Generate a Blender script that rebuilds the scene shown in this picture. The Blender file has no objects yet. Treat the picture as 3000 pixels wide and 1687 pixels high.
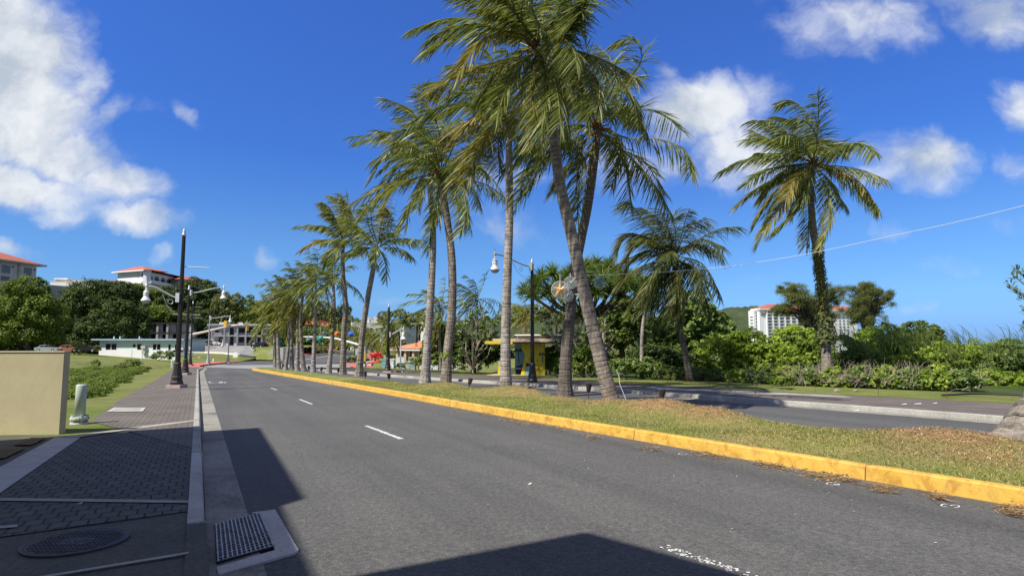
import bpy, bmesh, math, random
import numpy as np
from math import sin, cos, radians as R, pi, sqrt, atan, exp
from mathutils import Vector, Matrix

# ------------------------------------------------------------------ camera, sky, sun, exposure
SC = bpy.context.scene
COL = SC.collection
FPX = 1750.0
PITCH = atan(157 / FPX)
EYE = 1.6
SL = 0.019
cam_d = bpy.data.cameras.new('camera')
cam_d.sensor_width = 36.0
cam_d.lens = 36.0 * FPX / 3000.0
cam_d.clip_start = 0.1
cam_d.clip_end = 12000
cam = bpy.data.objects.new('camera', cam_d)
COL.objects.link(cam)
cam.location = (0, 0, EYE)
cam.rotation_euler = (pi / 2 + PITCH, 0, 0)
SC.camera = cam
SC.view_settings.view_transform = 'Standard'
SC.view_settings.look = 'None'
SC.view_settings.exposure = 0.42
SC.view_settings.gamma = 1.0
SC.render.film_transparent = False

SUNV = Vector((0.62, 0.47, -1.0))          # the way the light travels (per metre of fall)
elev = math.atan2(1.0, sqrt(.62 ** 2 + .47 ** 2))
sd = bpy.data.lights.new('sun', 'SUN')
sd.energy = 5.0
sd.angle = R(0.53)
sd.color = (1.0, 0.945, 0.85)
sun = bpy.data.objects.new('sun', sd)
COL.objects.link(sun)
sun.rotation_euler = SUNV.to_track_quat('-Z', 'Y').to_euler()

world = bpy.data.worlds.new('World')
SC.world = world
world.use_nodes = True


def ray(px, py):
    x = (px - 1500) / FPX
    y = (843.5 - py) / FPX
    return (x, cos(PITCH) - y * sin(PITCH), sin(PITCH) + y * cos(PITCH))


def at(px, py, Y):
    d = ray(px, py)
    t = Y / d[1]
    return Vector((t * d[0], Y, EYE + t * d[2]))


def G(px, py, dz=0.0):
    d = ray(px, py)
    t = (EYE - dz) / (-(d[2] + SL * d[1]))
    return (t * d[0], t * d[1])


def build_sky():
    nt = world.node_tree
    nt.nodes.clear()
    N = nt.nodes.new
    Lk = nt.links.new

    def m(op, a, b=None, c=None, clamp=False):
        n = N('ShaderNodeMath')
        n.operation = op
        n.use_clamp = clamp
        for i, v in enumerate((a, b, c)):
            if v is None:
                continue
            if isinstance(v, (int, float)):
                n.inputs[i].default_value = v
            else:
                Lk(v, n.inputs[i])
        return n.outputs[0]

    def vm(op, a, b=None):
        n = N('ShaderNodeVectorMath')
        n.operation = op
        for i, v in enumerate((a, b)):
            if v is None:
                continue
            if isinstance(v, (tuple, list)):
                n.inputs[i].default_value = v
            else:
                Lk(v, n.inputs[i])
        return n

    out = N('ShaderNodeOutputWorld')
    bg = N('ShaderNodeBackground')
    bg.inputs['Strength'].default_value = 0.1
    sky = N('ShaderNodeTexSky')
    sky.sky_type = 'NISHITA'
    sky.sun_disc = False
    sky.sun_elevation = elev
    sky.sun_rotation = math.atan2(-SUNV.x, -SUNV.y)
    sky.altitude = 50
    sky.air_density = 1.0
    sky.dust_density = 0.35
    sky.ozone_density = 3.0
    hs = N('ShaderNodeHueSaturation')
    hs.inputs['Saturation'].default_value = SKY_SAT
    hs.inputs['Value'].default_value = SKY_VAL
    hs.inputs['Hue'].default_value = SKY_HUE
    Lk(sky.outputs[0], hs.inputs['Color'])
    tc = N('ShaderNodeTexCoord')
    sx = N('ShaderNodeSeparateXYZ')
    Lk(tc.outputs['Generated'], sx.inputs[0])
    yy = m('MAXIMUM', sx.outputs[1], 0.05)
    u = m('DIVIDE', sx.outputs[0], yy)
    v = m('DIVIDE', sx.outputs[2], yy)
    front = m('MULTIPLY', m('SUBTRACT', sx.outputs[1], 0.05), 12.0, clamp=True)
    cb = N('ShaderNodeCombineXYZ')
    Lk(u, cb.inputs[0])
    Lk(v, cb.inputs[1])
    uv = cb.outputs[0]
    # warp
    w1 = N('ShaderNodeTexNoise')
    w1.inputs['Scale'].default_value = 4.2
    w1.inputs['Detail'].default_value = 5
    w1.inputs['Roughness'].default_value = 0.6
    Lk(uv, w1.inputs['Vector'])
    wo = vm('SUBTRACT', w1.outputs['Color'], (0.5, 0.5, 0.5)).outputs[0]
    sc_ = vm('MULTIPLY', wo, (0.16, 0.13, 0.0)).outputs[0]
    uvw = vm('ADD', uv, sc_).outputs[0]
    # (px, py, rx, ry, rotation degrees, weight)
    E_ = [(-110, 150, 300, 230, 0, 1.4), (20, 320, 260, 150, -20, 1.2), (190, 430, 180, 95, -25, .95), (0, 530, 290, 70, -8, 1.0),
          (330, 540, 130, 60, -15, .85), (130, 120, 150, 130, -35, .9), (255, 240, 80, 95, -30, .6), (380, 628, 125, 38, -8, .85),
          (190, 610, 110, 40, -5, .6), (345, 330, 70, 40, 20, .5), (575, 335, 62, 26, -50, .42), (450, 330, 80, 35, 0, .22),
          (2040, 320, 150, 95, 10, 1.25), (2140, 430, 160, 130, -10, .85), (1990, 395, 110, 60, 0, .8), (2230, 262, 95, 65, 0, .42), (1930, 500, 260, 90, -5, .45),
          (2510, 60, 250, 110, -8, .5), (2450, 120, 170, 60, -12, .45), (2920, 60, 170, 85, -10, .7), (2700, 470, 150, 95, -8, .85), (2720, 410, 55, 60, 0, .6), (2600, 520, 120, 40, 0, .5),
          (2990, 335, 80, 85, 0, .75), (1450, 520, 150, 80, 0, .45), (1460, 650, 170, 55, -15, .38), (1250, 620, 120, 40, 0, .2), (1950, 205, 35, 45, 30, .33),
          (2600, 668, 60, 24, 0, .35), (465, 722, 45, 24, 0, .35), (790, 755, 40, 30, -25, .32), (20, 735, 90, 34, -8, .5), (2790, 775, 100, 28, -5, .3), (2720, 885, 90, 20, -8, .25),
          (2990, 500, 60, 40, 0, .35), (2420, 320, 50, 70, 30, .2), (2990, 680, 120, 40, 0, .3), (1180, 870, 100, 18, 0, .16), (2180, 840, 80, 18, 0, .16)]
    dens = None
    for (px, py, rx, ry, rot, wt) in E_:
        c = at(px, py, 1.0)
        mp = N('ShaderNodeMapping')
        mp.vector_type = 'TEXTURE'
        mp.inputs['Location'].default_value = (c.x, c.z - EYE, 0)
        mp.inputs['Rotation'].default_value = (0, 0, R(rot))
        mp.inputs['Scale'].default_value = (rx / FPX * 1.5, ry / FPX * 1.5, 1)
        Lk(uvw, mp.inputs['Vector'])
        ln = vm('LENGTH', mp.outputs[0]).outputs['Value']
        k = m('MULTIPLY', m('SUBTRACT', 1.0, m('POWER', ln, 1.6), clamp=True), wt)
        dens = k if dens is None else m('MAXIMUM', dens, k)

    def fbm(vec, sc, det, ro=0.58):
        n = N('ShaderNodeTexNoise')
        n.inputs['Scale'].default_value = sc
        n.inputs['Detail'].default_value = det
        n.inputs['Roughness'].default_value = ro
        Lk(vec, n.inputs['Vector'])
        return n.outputs['Fac']
    st = vm('MULTIPLY', uvw, (1.0, 1.25, 1.0)).outputs[0]
    n1 = fbm(st, 8.0, 10, 0.6)
    off = vm('ADD', st, (-0.018, 0.03, 0)).outputs[0]
    n2 = fbm(off, 7.0, 6)
    d0 = m('ADD', dens, m('MULTIPLY', m('SUBTRACT', n1, 0.5), 1.15))
    gate = m('MULTIPLY', dens, 6.0, clamp=True)
    mr = N('ShaderNodeMapRange')
    mr.interpolation_type = 'SMOOTHSTEP'
    mr.inputs['From Min'].default_value = 0.10
    mr.inputs['From Max'].default_value = 0.92
    Lk(d0, mr.inputs['Value'])
    alpha = m('MULTIPLY', m('MULTIPLY', mr.outputs[0], gate), m('MULTIPLY', front, 0.95))
    # a bit of lit edge and grey belly inside the cloud
    big = fbm(vm('MULTIPLY', uvw, (1.0, 2.3, 1.0)).outputs[0], 3.2, 4)
    sh = m('ADD', m('MULTIPLY', m('SUBTRACT', n1, n2), 2.6), m('MULTIPLY', m('SUBTRACT', big, 0.5), 2.2))
    shade = m('ADD', sh, 0.58, clamp=True)
    cr = N('ShaderNodeMix')
    cr.data_type = 'RGBA'
    Lk(shade, cr.inputs['Factor'])
    cr.inputs['A'].default_value = (3.9, 4.4, 5.0, 1)
    cr.inputs['B'].default_value = (6.6, 6.8, 7.0, 1)
    mx = N('ShaderNodeMix')
    mx.data_type = 'RGBA'
    Lk(alpha, mx.inputs['Factor'])
    tr = N('ShaderNodeValToRGB')
    el = tr.color_ramp.elements
    while len(el) < 6:
        el.new(0.5)
    for i, (p_, c_) in enumerate(((0.0, (.33, .66, 1.6)), (0.02, (.34, .67, 1.6)), (0.07, (.45, .80, 1.40)), (0.167, (.48, .84, 1.40)), (0.29, (.38, .77, 1.58)), (0.49, (.44, .84, 1.8)))):
        el[i].position = p_
        el[i].color = (c_[0] / 2, c_[1] / 2, c_[2] / 2, 1)
    Lk(sx.outputs[2], tr.inputs[0])
    tm = vm('MULTIPLY', hs.outputs[0], tr.outputs[0]).outputs[0]
    tm = vm('MULTIPLY', tm, (1.62, 1.56, 1.5)).outputs[0]
    Lk(tm, mx.inputs['A'])
    Lk(cr.outputs['Result'], mx.inputs['B'])
    # unseen broken cloud added overhead and behind the camera to whiten the ambient light
    u2 = m('ABSOLUTE', u)
    win = m('MULTIPLY', m('MULTIPLY', front, m('MULTIPLY', m('SUBTRACT', 0.85, v), 6.0, clamp=True)), m('MULTIPLY', m('SUBTRACT', 1.25, u2), 5.0, clamp=True))
    nb = fbm(vm('MULTIPLY', tc.outputs['Generated'], (1.0, 1.0, 1.6)).outputs[0], 3.0, 4)
    mb_ = N('ShaderNodeMapRange')
    mb_.interpolation_type = 'SMOOTHSTEP'
    mb_.inputs['From Min'].default_value = 0.44
    mb_.inputs['From Max'].default_value = 0.55
    Lk(nb, mb_.inputs['Value'])
    up_ = m('MULTIPLY', m('SUBTRACT', sx.outputs[2], 0.0), 8.0, clamp=True)
    al2 = m('MULTIPLY', m('MULTIPLY', mb_.outputs[0], m('SUBTRACT', 1.0, win)), m('MULTIPLY', up_, 0.9))
    mx2 = N('ShaderNodeMix')
    mx2.data_type = 'RGBA'
    Lk(al2, mx2.inputs['Factor'])
    Lk(mx.outputs['Result'], mx2.inputs['A'])
    mx2.inputs['B'].default_value = (3.0, 2.75, 2.4, 1)
    Lk(mx2.outputs['Result'], bg.inputs['Color'])
    Lk(bg.outputs[0], out.inputs['Surface'])


SKY_SAT, SKY_VAL, SKY_HUE = 1.0, 1.0, 0.5
build_sky()
SC.cycles.max_bounces = 5
SC.cycles.diffuse_bounces = 2
SC.cycles.glossy_bounces = 2
SC.cycles.transmission_bounces = 3
SC.cycles.transparent_max_bounces = 12
world.cycles.sampling_method = 'MANUAL'
world.cycles.sample_map_resolution = 256

# ------------------------------------------------------------------ terrain height
UA = (-0.463, 0.886)


def sm(t):
    t = max(0.0, min(1.0, t))
    return t * t * (3 - 2 * t)


def side(x, y):
    return (x + 9.1) * -0.886 + (y - 13.1) * -0.463


def gh(x, y):
    z = -SL * y if y < 700 else -SL * 700
    s = side(x, y) - 5.0
    if s > 0:
        z += 2.6 * (1 - exp(-s / 22.0))
    lat = 0.22 * sm((-5 - x) / 40) + 0.2 * sm((-45 - x) / 25) + 0.58 * sm((-66 - x) / 34)
    z += 17.5 * lat * sm((y - 166) / 24)
    z -= 2.2 * sm((x + 50) / 10) * sm((12 - x) / 12) * sm((y - 58) / 12) * sm((150 - y) / 30)
    if y > 180 and x < 20:
        z += 0.015 * (y - 180) * sm((20 - x) / 40)
    return z


# ------------------------------------------------------------------ materials
MATS = {}


def new_mat(name):
    mt = bpy.data.materials.new(name)
    mt.use_nodes = True
    nt = mt.node_tree
    nt.nodes.clear()
    out = nt.nodes.new('ShaderNodeOutputMaterial')
    b = nt.nodes.new('ShaderNodeBsdfPrincipled')
    nt.links.new(b.outputs[0], out.inputs['Surface'])
    MATS[name] = mt
    return mt, nt, b, out


def ramp(nt, fac, stops):
    r = nt.nodes.new('ShaderNodeValToRGB')
    e = r.color_ramp.elements
    while len(e) < len(stops):
        e.new(0.5)
    for i, (p, c) in enumerate(stops):
        e[i].position = p
        e[i].color = (c[0], c[1], c[2], 1)
    nt.links.new(fac, r.inputs[0])
    return r.outputs[0]


def tex(nt, scale, detail=4, rough=0.6, vec=None, dist=0.0, gen='Object', stretch=None, rot=None):
    n = nt.nodes.new('ShaderNodeTexNoise')
    n.inputs['Scale'].default_value = scale
    n.inputs['Detail'].default_value = detail
    n.inputs['Roughness'].default_value = rough
    n.inputs['Distortion'].default_value = dist
    if vec is None:
        tc = nt.nodes.new('ShaderNodeTexCoord')
        vec = tc.outputs[gen]
    if stretch or rot:
        mp = nt.nodes.new('ShaderNodeMapping')
        mp.vector_type = 'TEXTURE'
        if stretch:
            mp.inputs['Scale'].default_value = tuple(1.0 / q for q in stretch)
        if rot:
            mp.inputs['Rotation'].default_value = (0, 0, rot)
        nt.links.new(vec, mp.inputs[0])
        vec = mp.outputs[0]
    nt.links.new(vec, n.inputs['Vector'])
    return n.outputs['Fac']


def mixc(nt, fac, a, b, mode='MIX'):
    n = nt.nodes.new('ShaderNodeMix')
    n.data_type = 'RGBA'
    n.blend_type = mode
    for k, v in (('Factor', fac), ('A', a), ('B', b)):
        if isinstance(v, (int, float)):
            n.inputs[k].default_value = v
        elif isinstance(v, tuple):
            n.inputs[k].default_value = (v[0], v[1], v[2], 1)
        else:
            nt.links.new(v, n.inputs[k])
    return n.outputs['Result']


def bump(nt, b, h, strength=0.3, dist=0.02):
    n = nt.nodes.new('ShaderNodeBump')
    n.inputs['Strength'].default_value = strength
    n.inputs['Distance'].default_value = dist
    nt.links.new(h, n.inputs['Height'])
    nt.links.new(n.outputs[0], b.inputs['Normal'])


def simple(name, col, rough=0.6, var=0.15, scale=3.0, metal=0.0, spec=0.4, stain=None, bmp=0.0, fine=0.0, fs=40, coat=0):
    mt, nt, b, out = new_mat(name)
    f = tex(nt, scale, 6, 0.65)
    lo = tuple(c * (1 - var) for c in col)
    hi = tuple(min(1, c * (1 + var)) for c in col)
    c = ramp(nt, f, [(0.3, lo), (0.7, hi)])
    if stain:
        s = tex(nt, scale * 0.45, 8, 0.75, dist=1.2)
        k = ramp(nt, s, [(0.48, (0, 0, 0)), (0.68, (1, 1, 1))])
        c = mixc(nt, k, c, stain)
    if fine:
        g = tex(nt, fs, 2, 0.7)
        k = ramp(nt, g, [(0.3, (1 - fine,) * 3), (0.7, (1 + fine,) * 3)])
        c = mixc(nt, 1.0, c, k, 'MULTIPLY')
    nt.links.new(c, b.inputs['Base Color'])
    b.inputs['Roughness'].default_value = rough
    b.inputs['Metallic'].default_value = metal
    b.inputs['Specular IOR Level'].default_value = spec
    if coat:
        b.inputs['Coat Weight'].default_value = coat
        b.inputs['Coat Roughness'].default_value = 0.08
    if bmp:
        bump(nt, b, tex(nt, fs, 3, 0.7), bmp, 0.01)
    return mt


def asphalt(name, base, spark):
    mt, nt, b, out = new_mat(name)
    big = tex(nt, 0.22, 5, 0.6)
    c = ramp(nt, big, [(0.3, tuple(v * 0.86 for v in base)), (0.7, tuple(v * 1.13 for v in base))])
    mid = tex(nt, 22, 3, 0.75)
    c = mixc(nt, 1.0, c, ramp(nt, mid, [(0.28, (0.62,) * 3), (0.72, (1.38,) * 3)]), 'MULTIPLY')
    fn = tex(nt, 85, 2, 0.8)
    c = mixc(nt, 1.0, c, ramp(nt, fn, [(0.3, (0.55,) * 3), (0.7, (1.45,) * 3)]), 'MULTIPLY')
    sp = tex(nt, 60, 1, 0.5)
    c = mixc(nt, ramp(nt, sp, [(0.73, (0, 0, 0)), (0.78, (1, 1, 1))]), c, spark)
    # long faint tyre tracks and stains running with the road
    tr = tex(nt, 1.0, 4, 0.6, stretch=(1.0, 0.035, 1), rot=0.4815)
    c = mixc(nt, 1.0, c, ramp(nt, tr, [(0.35, (0.84, 0.84, 0.85)), (0.65, (1.13, 1.125, 1.11))]), 'MULTIPLY')
    nt.links.new(c, b.inputs['Base Color'])
    b.inputs['Roughness'].default_value = 0.82
    b.inputs['Specular IOR Level'].default_value = 0.35
    bump(nt, b, mid, 0.35, 0.01)
    return mt


asphalt('asphalt', (0.094, 0.093, 0.088), (0.36, 0.35, 0.32))
simple('old_concrete_road', (0.27, 0.265, 0.25), 0.9, 0.15, 0.4, fine=0.2, stain=(0.17, 0.165, 0.155))
simple('concrete', (0.34, 0.33, 0.29), 0.85, 0.14, 1.2, fine=0.22, fs=30, stain=(0.16, 0.15, 0.13), bmp=0.2)
simple('gutter_concrete', (0.25, 0.24, 0.205), 0.9, 0.2, 1.2, fine=0.28, fs=28, stain=(0.10, 0.092, 0.08), bmp=0.3)
simple('pale_concrete', (0.44, 0.43, 0.39), 0.85, 0.1, 1.2, fine=0.15, fs=30, stain=(0.3, 0.29, 0.26))
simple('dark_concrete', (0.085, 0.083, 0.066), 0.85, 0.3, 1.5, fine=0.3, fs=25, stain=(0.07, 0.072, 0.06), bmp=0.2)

simple('white_paint', (0.62, 0.62, 0.6), 0.7, 0.2, 6, fine=0.3, fs=50)
simple('red_paint', (0.52, 0.12, 0.09), 0.8, 0.2, 0.6, fine=0.15, fs=12, stain=(0.4, 0.17, 0.14))
simple('tan_wall', (0.53, 0.465, 0.27), 0.85, 0.10, 1.3, fine=0.10, fs=60, stain=(0.46, 0.395, 0.22), bmp=0.12)
simple('black_metal', (0.028, 0.022, 0.018), 0.45, 0.3, 4, spec=0.5)
simple('brown_metal', (0.06, 0.042, 0.032), 0.5, 0.3, 6)
simple('silver', (0.62, 0.63, 0.63), 0.4, 0.06, 4, metal=0.4)
simple('lamp_white', (0.74, 0.74, 0.72), 0.4, 0.05, 4)
simple('weathered_metal', (0.42, 0.43, 0.42), 0.5, 0.15, 3, metal=0.2)
simple('pink_plinth', (0.45, 0.34, 0.31), 0.85, 0.12, 4, fine=0.15)
simple('pale_green_paint', (0.46, 0.52, 0.45), 0.55, 0.08, 6, stain=(0.38, 0.40, 0.33))
simple('cabinet_green', (0.16, 0.27, 0.16), 0.6, 0.1, 3)
simple('white_wall', (0.80, 0.80, 0.78), 0.8, 0.04, 0.6)
simple('cream_wall', (0.70, 0.69, 0.61), 0.8, 0.05, 0.5)
simple('grey_wall', (0.42, 0.40, 0.36), 0.85, 0.12, 0.5, stain=(0.33, 0.31, 0.28))
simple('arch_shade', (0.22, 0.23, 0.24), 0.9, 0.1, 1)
simple('motel_wall', (0.60, 0.57, 0.52), 0.85, 0.08, 0.5, stain=(0.50, 0.47, 0.43))
simple('mint_wall', (0.64, 0.74, 0.69), 0.8, 0.05, 0.6)
simple('blue_trim', (0.30, 0.44, 0.58), 0.7, 0.06, 1)
simple('dark_trim', (0.03, 0.025, 0.022), 0.7, 0.3, 2)
simple('terracotta', (0.42, 0.125, 0.075), 0.8, 0.2, 1.5, fine=0.2, fs=9, stain=(0.38, 0.11, 0.07))
simple('orange_roof', (0.58, 0.22, 0.10), 0.8, 0.18, 1.5, fine=0.15, fs=9)
simple('beige_wall', (0.50, 0.38, 0.26), 0.8, 0.06, 1)
simple('bright_yellow', (0.58, 0.46, 0.02), 0.7, 0.1, 2, stain=(0.46, 0.35, 0.02))
simple('mural_blue', (0.16, 0.34, 0.36), 0.6, 0.15, 1.5)
simple('mural_dark', (0.012, 0.05, 0.055), 0.6, 0.2, 2)
simple('mural_red', (0.30, 0.03, 0.03), 0.6, 0.1, 2)
simple('glass_dark', (0.012, 0.014, 0.016), 0.3, 0.2, 1, spec=0.25)
simple('glass_blue', (0.10, 0.13, 0.15), 0.15, 0.2, 1, spec=0.6)
simple('tyre', (0.018, 0.018, 0.018), 0.85, 0.2, 8)
simple('car_white', (0.80, 0.80, 0.80), 0.3, 0.02, 1, coat=0.7)
simple('car_silver', (0.52, 0.53, 0.54), 0.3, 0.03, 1, metal=0.5, coat=0.7)
simple('car_red', (0.42, 0.15, 0.11), 0.3, 0.03, 1, coat=0.7)
simple('car_black', (0.012, 0.012, 0.015), 0.25, 0.1, 1, coat=0.8)
simple('lamp_red', (0.45, 0.02, 0.02), 0.25, 0.1, 5)
simple('rust', (0.16, 0.08, 0.045), 0.9, 0.3, 8)
simple('traffic_yellow', (0.70, 0.42, 0.05), 0.5, 0.05, 5)
simple('grate_steel', (0.44, 0.45, 0.45), 0.6, 0.2, 20, metal=0.0, stain=(0.12, 0.10, 0.09))
simple('iron', (0.045, 0.045, 0.05), 0.6, 0.3, 15, metal=0.3, bmp=0.4, fs=60)
simple('pit_dark', (0.01, 0.01, 0.01), 0.9, 0.2, 5)
simple('paper', (0.7, 0.69, 0.64), 0.8, 0.1, 10)
simple('straw', (0.42, 0.27, 0.13), 0.9, 0.35, 12)
simple('coconut', (0.30, 0.30, 0.07), 0.6, 0.3, 6)
simple('star_orange', (0.75, 0.22, 0.03), 0.5, 0.1, 6)
simple('star_gold', (0.80, 0.40, 0.04), 0.5, 0.1, 6)
simple('star_blue', (0.04, 0.12, 0.55), 0.5, 0.1, 6)
simple('star_red', (0.62, 0.08, 0.05), 0.5, 0.15, 3)
simple('star_green', (0.03, 0.22, 0.14), 0.5, 0.15, 6)
simple('star_grey', (0.25, 0.33, 0.33), 0.5, 0.15, 6)
simple('cable_white', (0.7, 0.72, 0.72), 0.6, 0.05, 5)
simple('branch_grey', (0.30, 0.25, 0.20), 0.9, 0.2, 9)
simple('bark_dark', (0.10, 0.075, 0.055), 0.9, 0.3, 5, fine=0.3, fs=20)
simple('twig_pale', (0.38, 0.31, 0.24), 0.9, 0.25, 8)
simple('flower_white', (0.75, 0.74, 0.62), 0.7, 0.05, 8)
simple('stone', (0.25, 0.22, 0.19), 0.9, 0.25, 3, fine=0.2)
simple('tar', (0.03, 0.03, 0.032), 0.7, 0.2, 6)


def film_mat():
    mt, nt, b, out = new_mat('clear_film')
    tr = nt.nodes.new('ShaderNodeBsdfTransparent')
    mx = nt.nodes.new('ShaderNodeMixShader')
    b.inputs['Base Color'].default_value = (0.42, 0.47, 0.47, 1)
    b.inputs['Roughness'].default_value = 0.3
    f = tex(nt, 9, 5, 0.7)
    mr = nt.nodes.new('ShaderNodeMapRange')
    mr.inputs['From Min'].default_value = 0.35
    mr.inputs['From Max'].default_value = 0.65
    mr.inputs['To Min'].default_value = 0.06
    mr.inputs['To Max'].default_value = 0.42
    nt.links.new(f, mr.inputs['Value'])
    nt.links.new(mr.outputs[0], mx.inputs[0])
    nt.links.new(tr.outputs[0], mx.inputs[1])
    nt.links.new(b.outputs[0], mx.inputs[2])
    nt.links.new(mx.outputs[0], out.inputs['Surface'])


film_mat()


def paver_mat(name, c1, c2, mort, rot, bw=0.22, bh=0.115, sz=1.0, ms=0.010):
    mt, nt, b, out = new_mat(name)
    tc = nt.nodes.new('ShaderNodeTexCoord')
    mp = nt.nodes.new('ShaderNodeMapping')
    mp.inputs['Rotation'].default_value = (0, 0, rot)
    nt.links.new(tc.outputs['Object'], mp.inputs[0])
    wob = nt.nodes.new('ShaderNodeTexNoise')
    wob.inputs['Scale'].default_value = 7
    nt.links.new(mp.outputs[0], wob.inputs['Vector'])
    va = nt.nodes.new('ShaderNodeVectorMath')
    va.operation = 'MULTIPLY_ADD'
    nt.links.new(wob.outputs['Color'], va.inputs[0])
    va.inputs[1].default_value = (0.035, 0.035, 0)
    nt.links.new(mp.outputs[0], va.inputs[2])
    br = nt.nodes.new('ShaderNodeTexBrick')
    br.inputs['Color1'].default_value = (*c1, 1)
    br.inputs['Color2'].default_value = (*c2, 1)
    br.inputs['Mortar'].default_value = (*mort, 1)
    br.inputs['Scale'].default_value = sz
    br.inputs['Brick Width'].default_value = bw
    br.inputs['Row Height'].default_value = bh
    br.inputs['Mortar Size'].default_value = ms
    br.inputs['Mortar Smooth'].default_value = 0.3
    br.inputs['Bias'].default_value = 0.0
    nt.links.new(va.outputs[0], br.inputs['Vector'])
    f = tex(nt, 0.7, 6, 0.7)
    c = mixc(nt, 1.0, br.outputs['Color'], ramp(nt, f, [(0.3, (0.75,) * 3), (0.7, (1.3,) * 3)]), 'MULTIPLY')
    g = tex(nt, 45, 2, 0.7)
    c = mixc(nt, 1.0, c, ramp(nt, g, [(0.3, (0.75,) * 3), (0.7, (1.25,) * 3)]), 'MULTIPLY')
    nt.links.new(c, b.inputs['Base Color'])
    b.inputs['Roughness'].default_value = 0.85
    inv = nt.nodes.new('ShaderNodeMath')
    inv.operation = 'SUBTRACT'
    inv.inputs[0].default_value = 1
    nt.links.new(br.outputs['Fac'], inv.inputs[1])
    bump(nt, b, inv.outputs[0], 0.7, 0.02)
    return mt


ROADROT = -math.atan2(-0.463, 0.886)
paver_mat('pavers', (0.125, 0.106, 0.086), (0.155, 0.133, 0.108), (0.06, 0.052, 0.043), -ROADROT, 0.21, 0.105)
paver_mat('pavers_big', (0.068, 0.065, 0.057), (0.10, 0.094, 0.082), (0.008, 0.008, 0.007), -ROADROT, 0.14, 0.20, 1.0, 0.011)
paver_mat('pavers_far', (0.125, 0.105, 0.09), (0.15, 0.125, 0.105), (0.08, 0.07, 0.06), 0.75, 0.21, 0.105)


def grass_mat(name, greens, dry, dryness=0.5, use_attr=False):
    mt, nt, b, out = new_mat(name)
    f = tex(nt, 0.9, 6, 0.65)
    c = ramp(nt, f, [(0.3, greens[0]), (0.55, greens[1]), (0.75, greens[2])])
    d = tex(nt, 0.35, 8, 0.75, dist=0.6)
    k = ramp(nt, d, [(dryness - 0.12, (1, 1, 1)), (dryness + 0.12, (0, 0, 0))])
    c = mixc(nt, k, dry, c)
    if use_attr:
        a = nt.nodes.new('ShaderNodeAttribute')
        a.attribute_name = 'mulch'
        g2 = tex(nt, 5, 5, 0.8)
        mul = ramp(nt, g2, [(0.3, (0.10, 0.05, 0.03)), (0.5, (0.29, 0.17, 0.085)), (0.7, (0.44, 0.32, 0.18))])
        sb = nt.nodes.new('ShaderNodeMath')
        sb.operation = 'MULTIPLY_ADD'
        nt.links.new(g2, sb.inputs[0])
        sb.inputs[1].default_value = 1.6
        sb.inputs[2].default_value = -0.8
        ad = nt.nodes.new('ShaderNodeMath')
        ad.operation = 'ADD'
        ad.use_clamp = True
        nt.links.new(a.outputs['Fac'], ad.inputs[0])
        nt.links.new(sb.outputs[0], ad.inputs[1])
        mu = nt.nodes.new('ShaderNodeMath')
        mu.operation = 'MULTIPLY'
        mu.use_clamp = True
        nt.links.new(a.outputs['Fac'], mu.inputs[0])
        nt.links.new(ad.outputs[0], mu.inputs[1])
        m3 = nt.nodes.new('ShaderNodeMath')
        m3.operation = 'MULTIPLY'
        m3.use_clamp = True
        m3.inputs[1].default_value = 1.6
        nt.links.new(mu.outputs[0], m3.inputs[0])
        c = mixc(nt, m3.outputs[0], c, mul)
    g = tex(nt, 38, 3, 0.8)
    c = mixc(nt, 1.0, c, ramp(nt, g, [(0.28, (0.45,) * 3), (0.72, (1.6,) * 3)]), 'MULTIPLY')
    nt.links.new(c, b.inputs['Base Color'])
    b.inputs['Roughness'].default_value = 0.95
    b.inputs['Specular IOR Level'].default_value = 0.15
    bump(nt, b, g, 0.8, 0.03)
    return mt


grass_mat('median_grass', ((0.09, 0.14, 0.025), (0.17, 0.20, 0.045), (0.24, 0.23, 0.07)), (0.29, 0.23, 0.10), 0.56, True)
grass_mat('field_grass', ((0.075, 0.115, 0.022), (0.14, 0.175, 0.04), (0.20, 0.20, 0.06)), (0.23, 0.20, 0.09), 0.56)
grass_mat('verge_grass', ((0.10, 0.13, 0.03), (0.17, 0.19, 0.05), (0.25, 0.24, 0.08)), (0.26, 0.20, 0.10), 0.68)
grass_mat('wild_ground', ((0.03, 0.05, 0.012), (0.06, 0.09, 0.02), (0.10, 0.12, 0.03)), (0.08, 0.07, 0.03), 0.8)


def leaf_mat(name, c0, c1, c2, trans=0.3, rough=0.45, clump=0.6, spec=0.35, attr=None):
    mt, nt, b, out = new_mat(name)
    gi = nt.nodes.new('ShaderNodeNewGeometry')
    c = ramp(nt, gi.outputs['Random Per Island'], [(0.0, c0), (0.5, c1), (1.0, c2)])
    f = tex(nt, clump, 3, 0.6)
    c = mixc(nt, 1.0, c, ramp(nt, f, [(0.3, (0.72, 0.74, 0.8)), (0.7, (1.25, 1.22, 1.0))]), 'MULTIPLY')
    if attr:
        a = nt.nodes.new('ShaderNodeAttribute')
        a.attribute_name = attr[0]
        c = mixc(nt, a.outputs['Fac'], c, attr[1])
    nt.links.new(c, b.inputs['Base Color'])
    b.inputs['Roughness'].default_value = rough
    b.inputs['Specular IOR Level'].default_value = spec
    tl = nt.nodes.new('ShaderNodeBsdfTranslucent')
    tc = mixc(nt, 1.0, c, (1.25, 1.25, 0.5), 'MULTIPLY')
    nt.links.new(tc, tl.inputs['Color'])
    mx = nt.nodes.new('ShaderNodeMixShader')
    mx.inputs[0].default_value = trans
    nt.links.new(b.outputs[0], mx.inputs[1])
    nt.links.new(tl.outputs[0], mx.inputs[2])
    nt.links.new(mx.outputs[0], out.inputs['Surface'])
    return mt


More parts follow.
